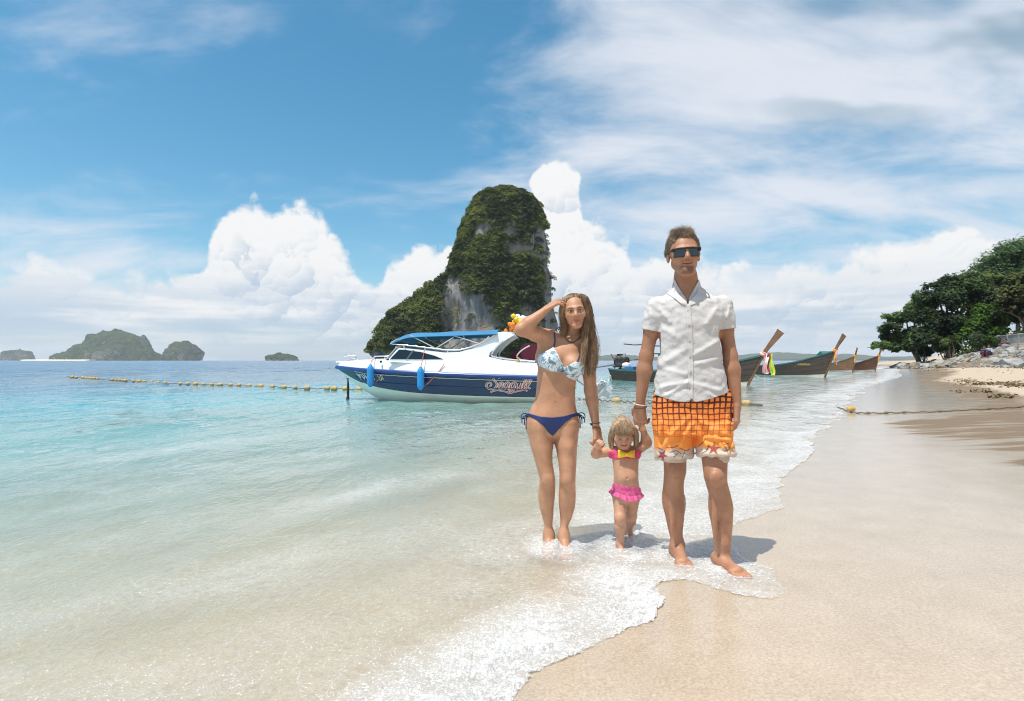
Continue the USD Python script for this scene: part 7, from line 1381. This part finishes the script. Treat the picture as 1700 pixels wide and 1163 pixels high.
for tier in (0,):
    R_ = []; cxz = cw(1039, 812, 0.01)
    for a in np.linspace(0, 2 * np.pi, 140):
        x_ = 0.084 * math.sin(a); y_ = -0.076 * math.cos(a); wv_ = 0.008 * math.sin(17 * a) + 0.005 * math.sin(29 * a + 1); z_ = -0.010 * x_ / 0.085 + 0.006 - 0.020 * math.exp(-(min(a, 2 * np.pi - a) / 0.55) ** 2); R_.append([cxz + np.array([x_ * 0.97, y_ * 0.97, z_]), cxz + np.array([x_ * (1.10 + wv_ * 2), y_ * (1.09 + wv_ * 2), z_ - 0.016]), cxz + np.array([x_ * (1.20 + wv_ * 7), y_ * (1.16 + wv_ * 7), z_ - 0.036 + wv_ * 0.4])])
    obj('ruffle', thick(loft(R_, close_u=False), 0.0025), pink2, bot_, 60)
hairc = hair_look('fair_hair', (0.12, 0.075, 0.040), (0.32, 0.215, 0.125), (0.58, 0.44, 0.29))
kf = Field((0.54, 3.22, 0.48), (0.82, 3.68, 0.86), 0.003); KP = hc.P
kf.ell(KP(0, 0.026, 0.036), np.array([0.086, 0.098, 0.086]) * 0.765, hc.M, k=0.01)
g1 = [KP(-0.015, 0.0, 0.098), KP(-0.070, -0.02, 0.06), cw(1014.5, 722, -0.02), cw(1014, 735, -0.01), cw(1018, 746, -0.01)]; g2 = [KP(0.015, 0.0, 0.098), KP(0.070, -0.02, 0.06), cw(1055, 720, -0.03), cw(1055.5, 732, -0.02), cw(1053, 742, -0.02)]; gr = [0.013, 0.016, 0.016, 0.013, 0.005]
g3 = [KP(0, 0.04, 0.090), KP(0, 0.095, 0.04), cw(1036, 728, 0.075), cw(1037, 744, 0.07)]; gr3 = [0.03, 0.04, 0.045, 0.025]
for p, r in ((g1, gr), (g2, gr), (g3, gr3)):
    c_ = PchipInterpolator(np.arange(len(p)), np.array(p), axis=0)(np.linspace(0, len(p) - 1, 16)); rr = np.interp(np.linspace(0, len(p) - 1, 16), np.arange(len(p)), r) * 0.85
    for i in range(15): kf.cone(c_[i], c_[i + 1], rr[i], rr[i + 1], 0.012)
sl, P = kf.band(0.03); q_ = local(hc, P); face = (q_[..., 0] / 0.062) ** 2 + ((q_[..., 2] + 0.008) / 0.074) ** 2
F0 = kf.F[sl] + 0.008 * (fbm(P * [60, 60, 9], 3, 5) - 0.5); kf.F[sl] = np.maximum(F0, np.where(q_[..., 1] < -0.005, (1 - np.sqrt(face)) * 0.05, -1)).astype(np.float32)
hch = obj('hair', kf.mesh(), hairc, ch, True)
fringe = [([KP(x * 0.3, -0.01, 0.116), KP(x * 0.8, -0.066, 0.090), KP(x, -0.092, 0.062), KP(x * 1.08, -0.096, 0.042)], [0.006, 0.008, 0.008, 0.005], 0.6) for x in (-0.052, -0.034, -0.016, 0.004, 0.022, 0.040, 0.056)]
rs = np.random.RandomState(33); L_, W_ = strands([(g1, gr, 2.2), (g2, gr, 2.2), (g3, gr3, 1.0)] + fringe, 3000, rs, (0.0010, 0.0005), 16, 0.007); curves('hair_strands', L_, W_, hairc, hch)
# ---- far people on the stones ------------------------------------------------------------
def sitter(label, px, py, Y, rz, top_c, leg_c, seed):
    b = at(px, py, Y); t = thing('person', label, 'person', b, rz); f = Field((-0.5, -0.8, -0.2), (0.5, 0.4, 0.95), 0.02)
    f.cone((0, 0.05, 0.12), (0, 0.0, 0.52), 0.15, 0.15, 0.05); f.cone((0, -0.02, 0.6), (0, -0.03, 0.66), 0.06, 0.055, 0.03); f.ell((0, -0.04, 0.78), (0.085, 0.10, 0.12), k=0.02)
    for s_ in (-1, 1): f.cone((0.09 * s_, 0, 0.10), (0.12 * s_, -0.42, 0.38), 0.085, 0.06, 0.03); f.cone((0.12 * s_, -0.42, 0.38), (0.12 * s_, -0.45, -0.05), 0.06, 0.042, 0.03); f.cone((0.12 * s_, -0.45, -0.08), (0.12 * s_, -0.62, -0.10), 0.04, 0.035, 0.02); f.cone((0.17 * s_, 0, 0.52), (0.22 * s_, -0.12, 0.28), 0.05, 0.04, 0.03); f.cone((0.22 * s_, -0.12, 0.28), (0.10 * s_, -0.36, 0.36), 0.04, 0.03, 0.03)
    m = f.mesh(); obj('body', m, skin, t, True, color=tint(np.array(m.vertices), (0.30, 0.16, 0.10), 0.05))
    def cl(nm, reg, c): obj(nm, garment(f, reg, 0.025, (-0.48, -0.78, -0.18), (0.48, 0.38, 0.93), h=0.02), plain(f'{nm}_{seed}', c, 0.85), t, True)
    cl('shirt', lambda P: np.maximum(np.maximum(0.16 - P[..., 2], P[..., 2] - 0.62), -0.30 - P[..., 1]), top_c); cl('trousers', lambda P: np.maximum(P[..., 2] - 0.20 - 0.45 * np.clip(-P[..., 1], 0, 0.5), 0.05 - P[..., 2]), leg_c); cl('hair', lambda P: np.maximum(0.80 - P[..., 2] - 0.5 * np.clip(P[..., 1] + 0.04, -0.1, 0.1), 0.7 - P[..., 2]), (0.015, 0.012, 0.01))
sitter('distant person in dark clothes and maroon trousers sitting low on the stone bank', 1634, 592, 47, -0.6, (0.02, 0.02, 0.05), (0.10, 0.015, 0.03), 1)
sitter('distant person in a pale top beside the maroon-trousered one on the stone bank', 1642, 590, 47.5, -0.9, (0.35, 0.38, 0.45), (0.02, 0.025, 0.06), 2)
sitter('distant person in dark maroon clothes sitting higher on the stone bank, below the grey wall', 1664, 580, 51, -0.8, (0.06, 0.012, 0.02), (0.02, 0.02, 0.03), 3)
sitter('distant person in dark clothes, rightmost of those on the stone bank', 1671, 579, 51.5, -1.2, (0.03, 0.02, 0.015), (0.025, 0.012, 0.015), 4)
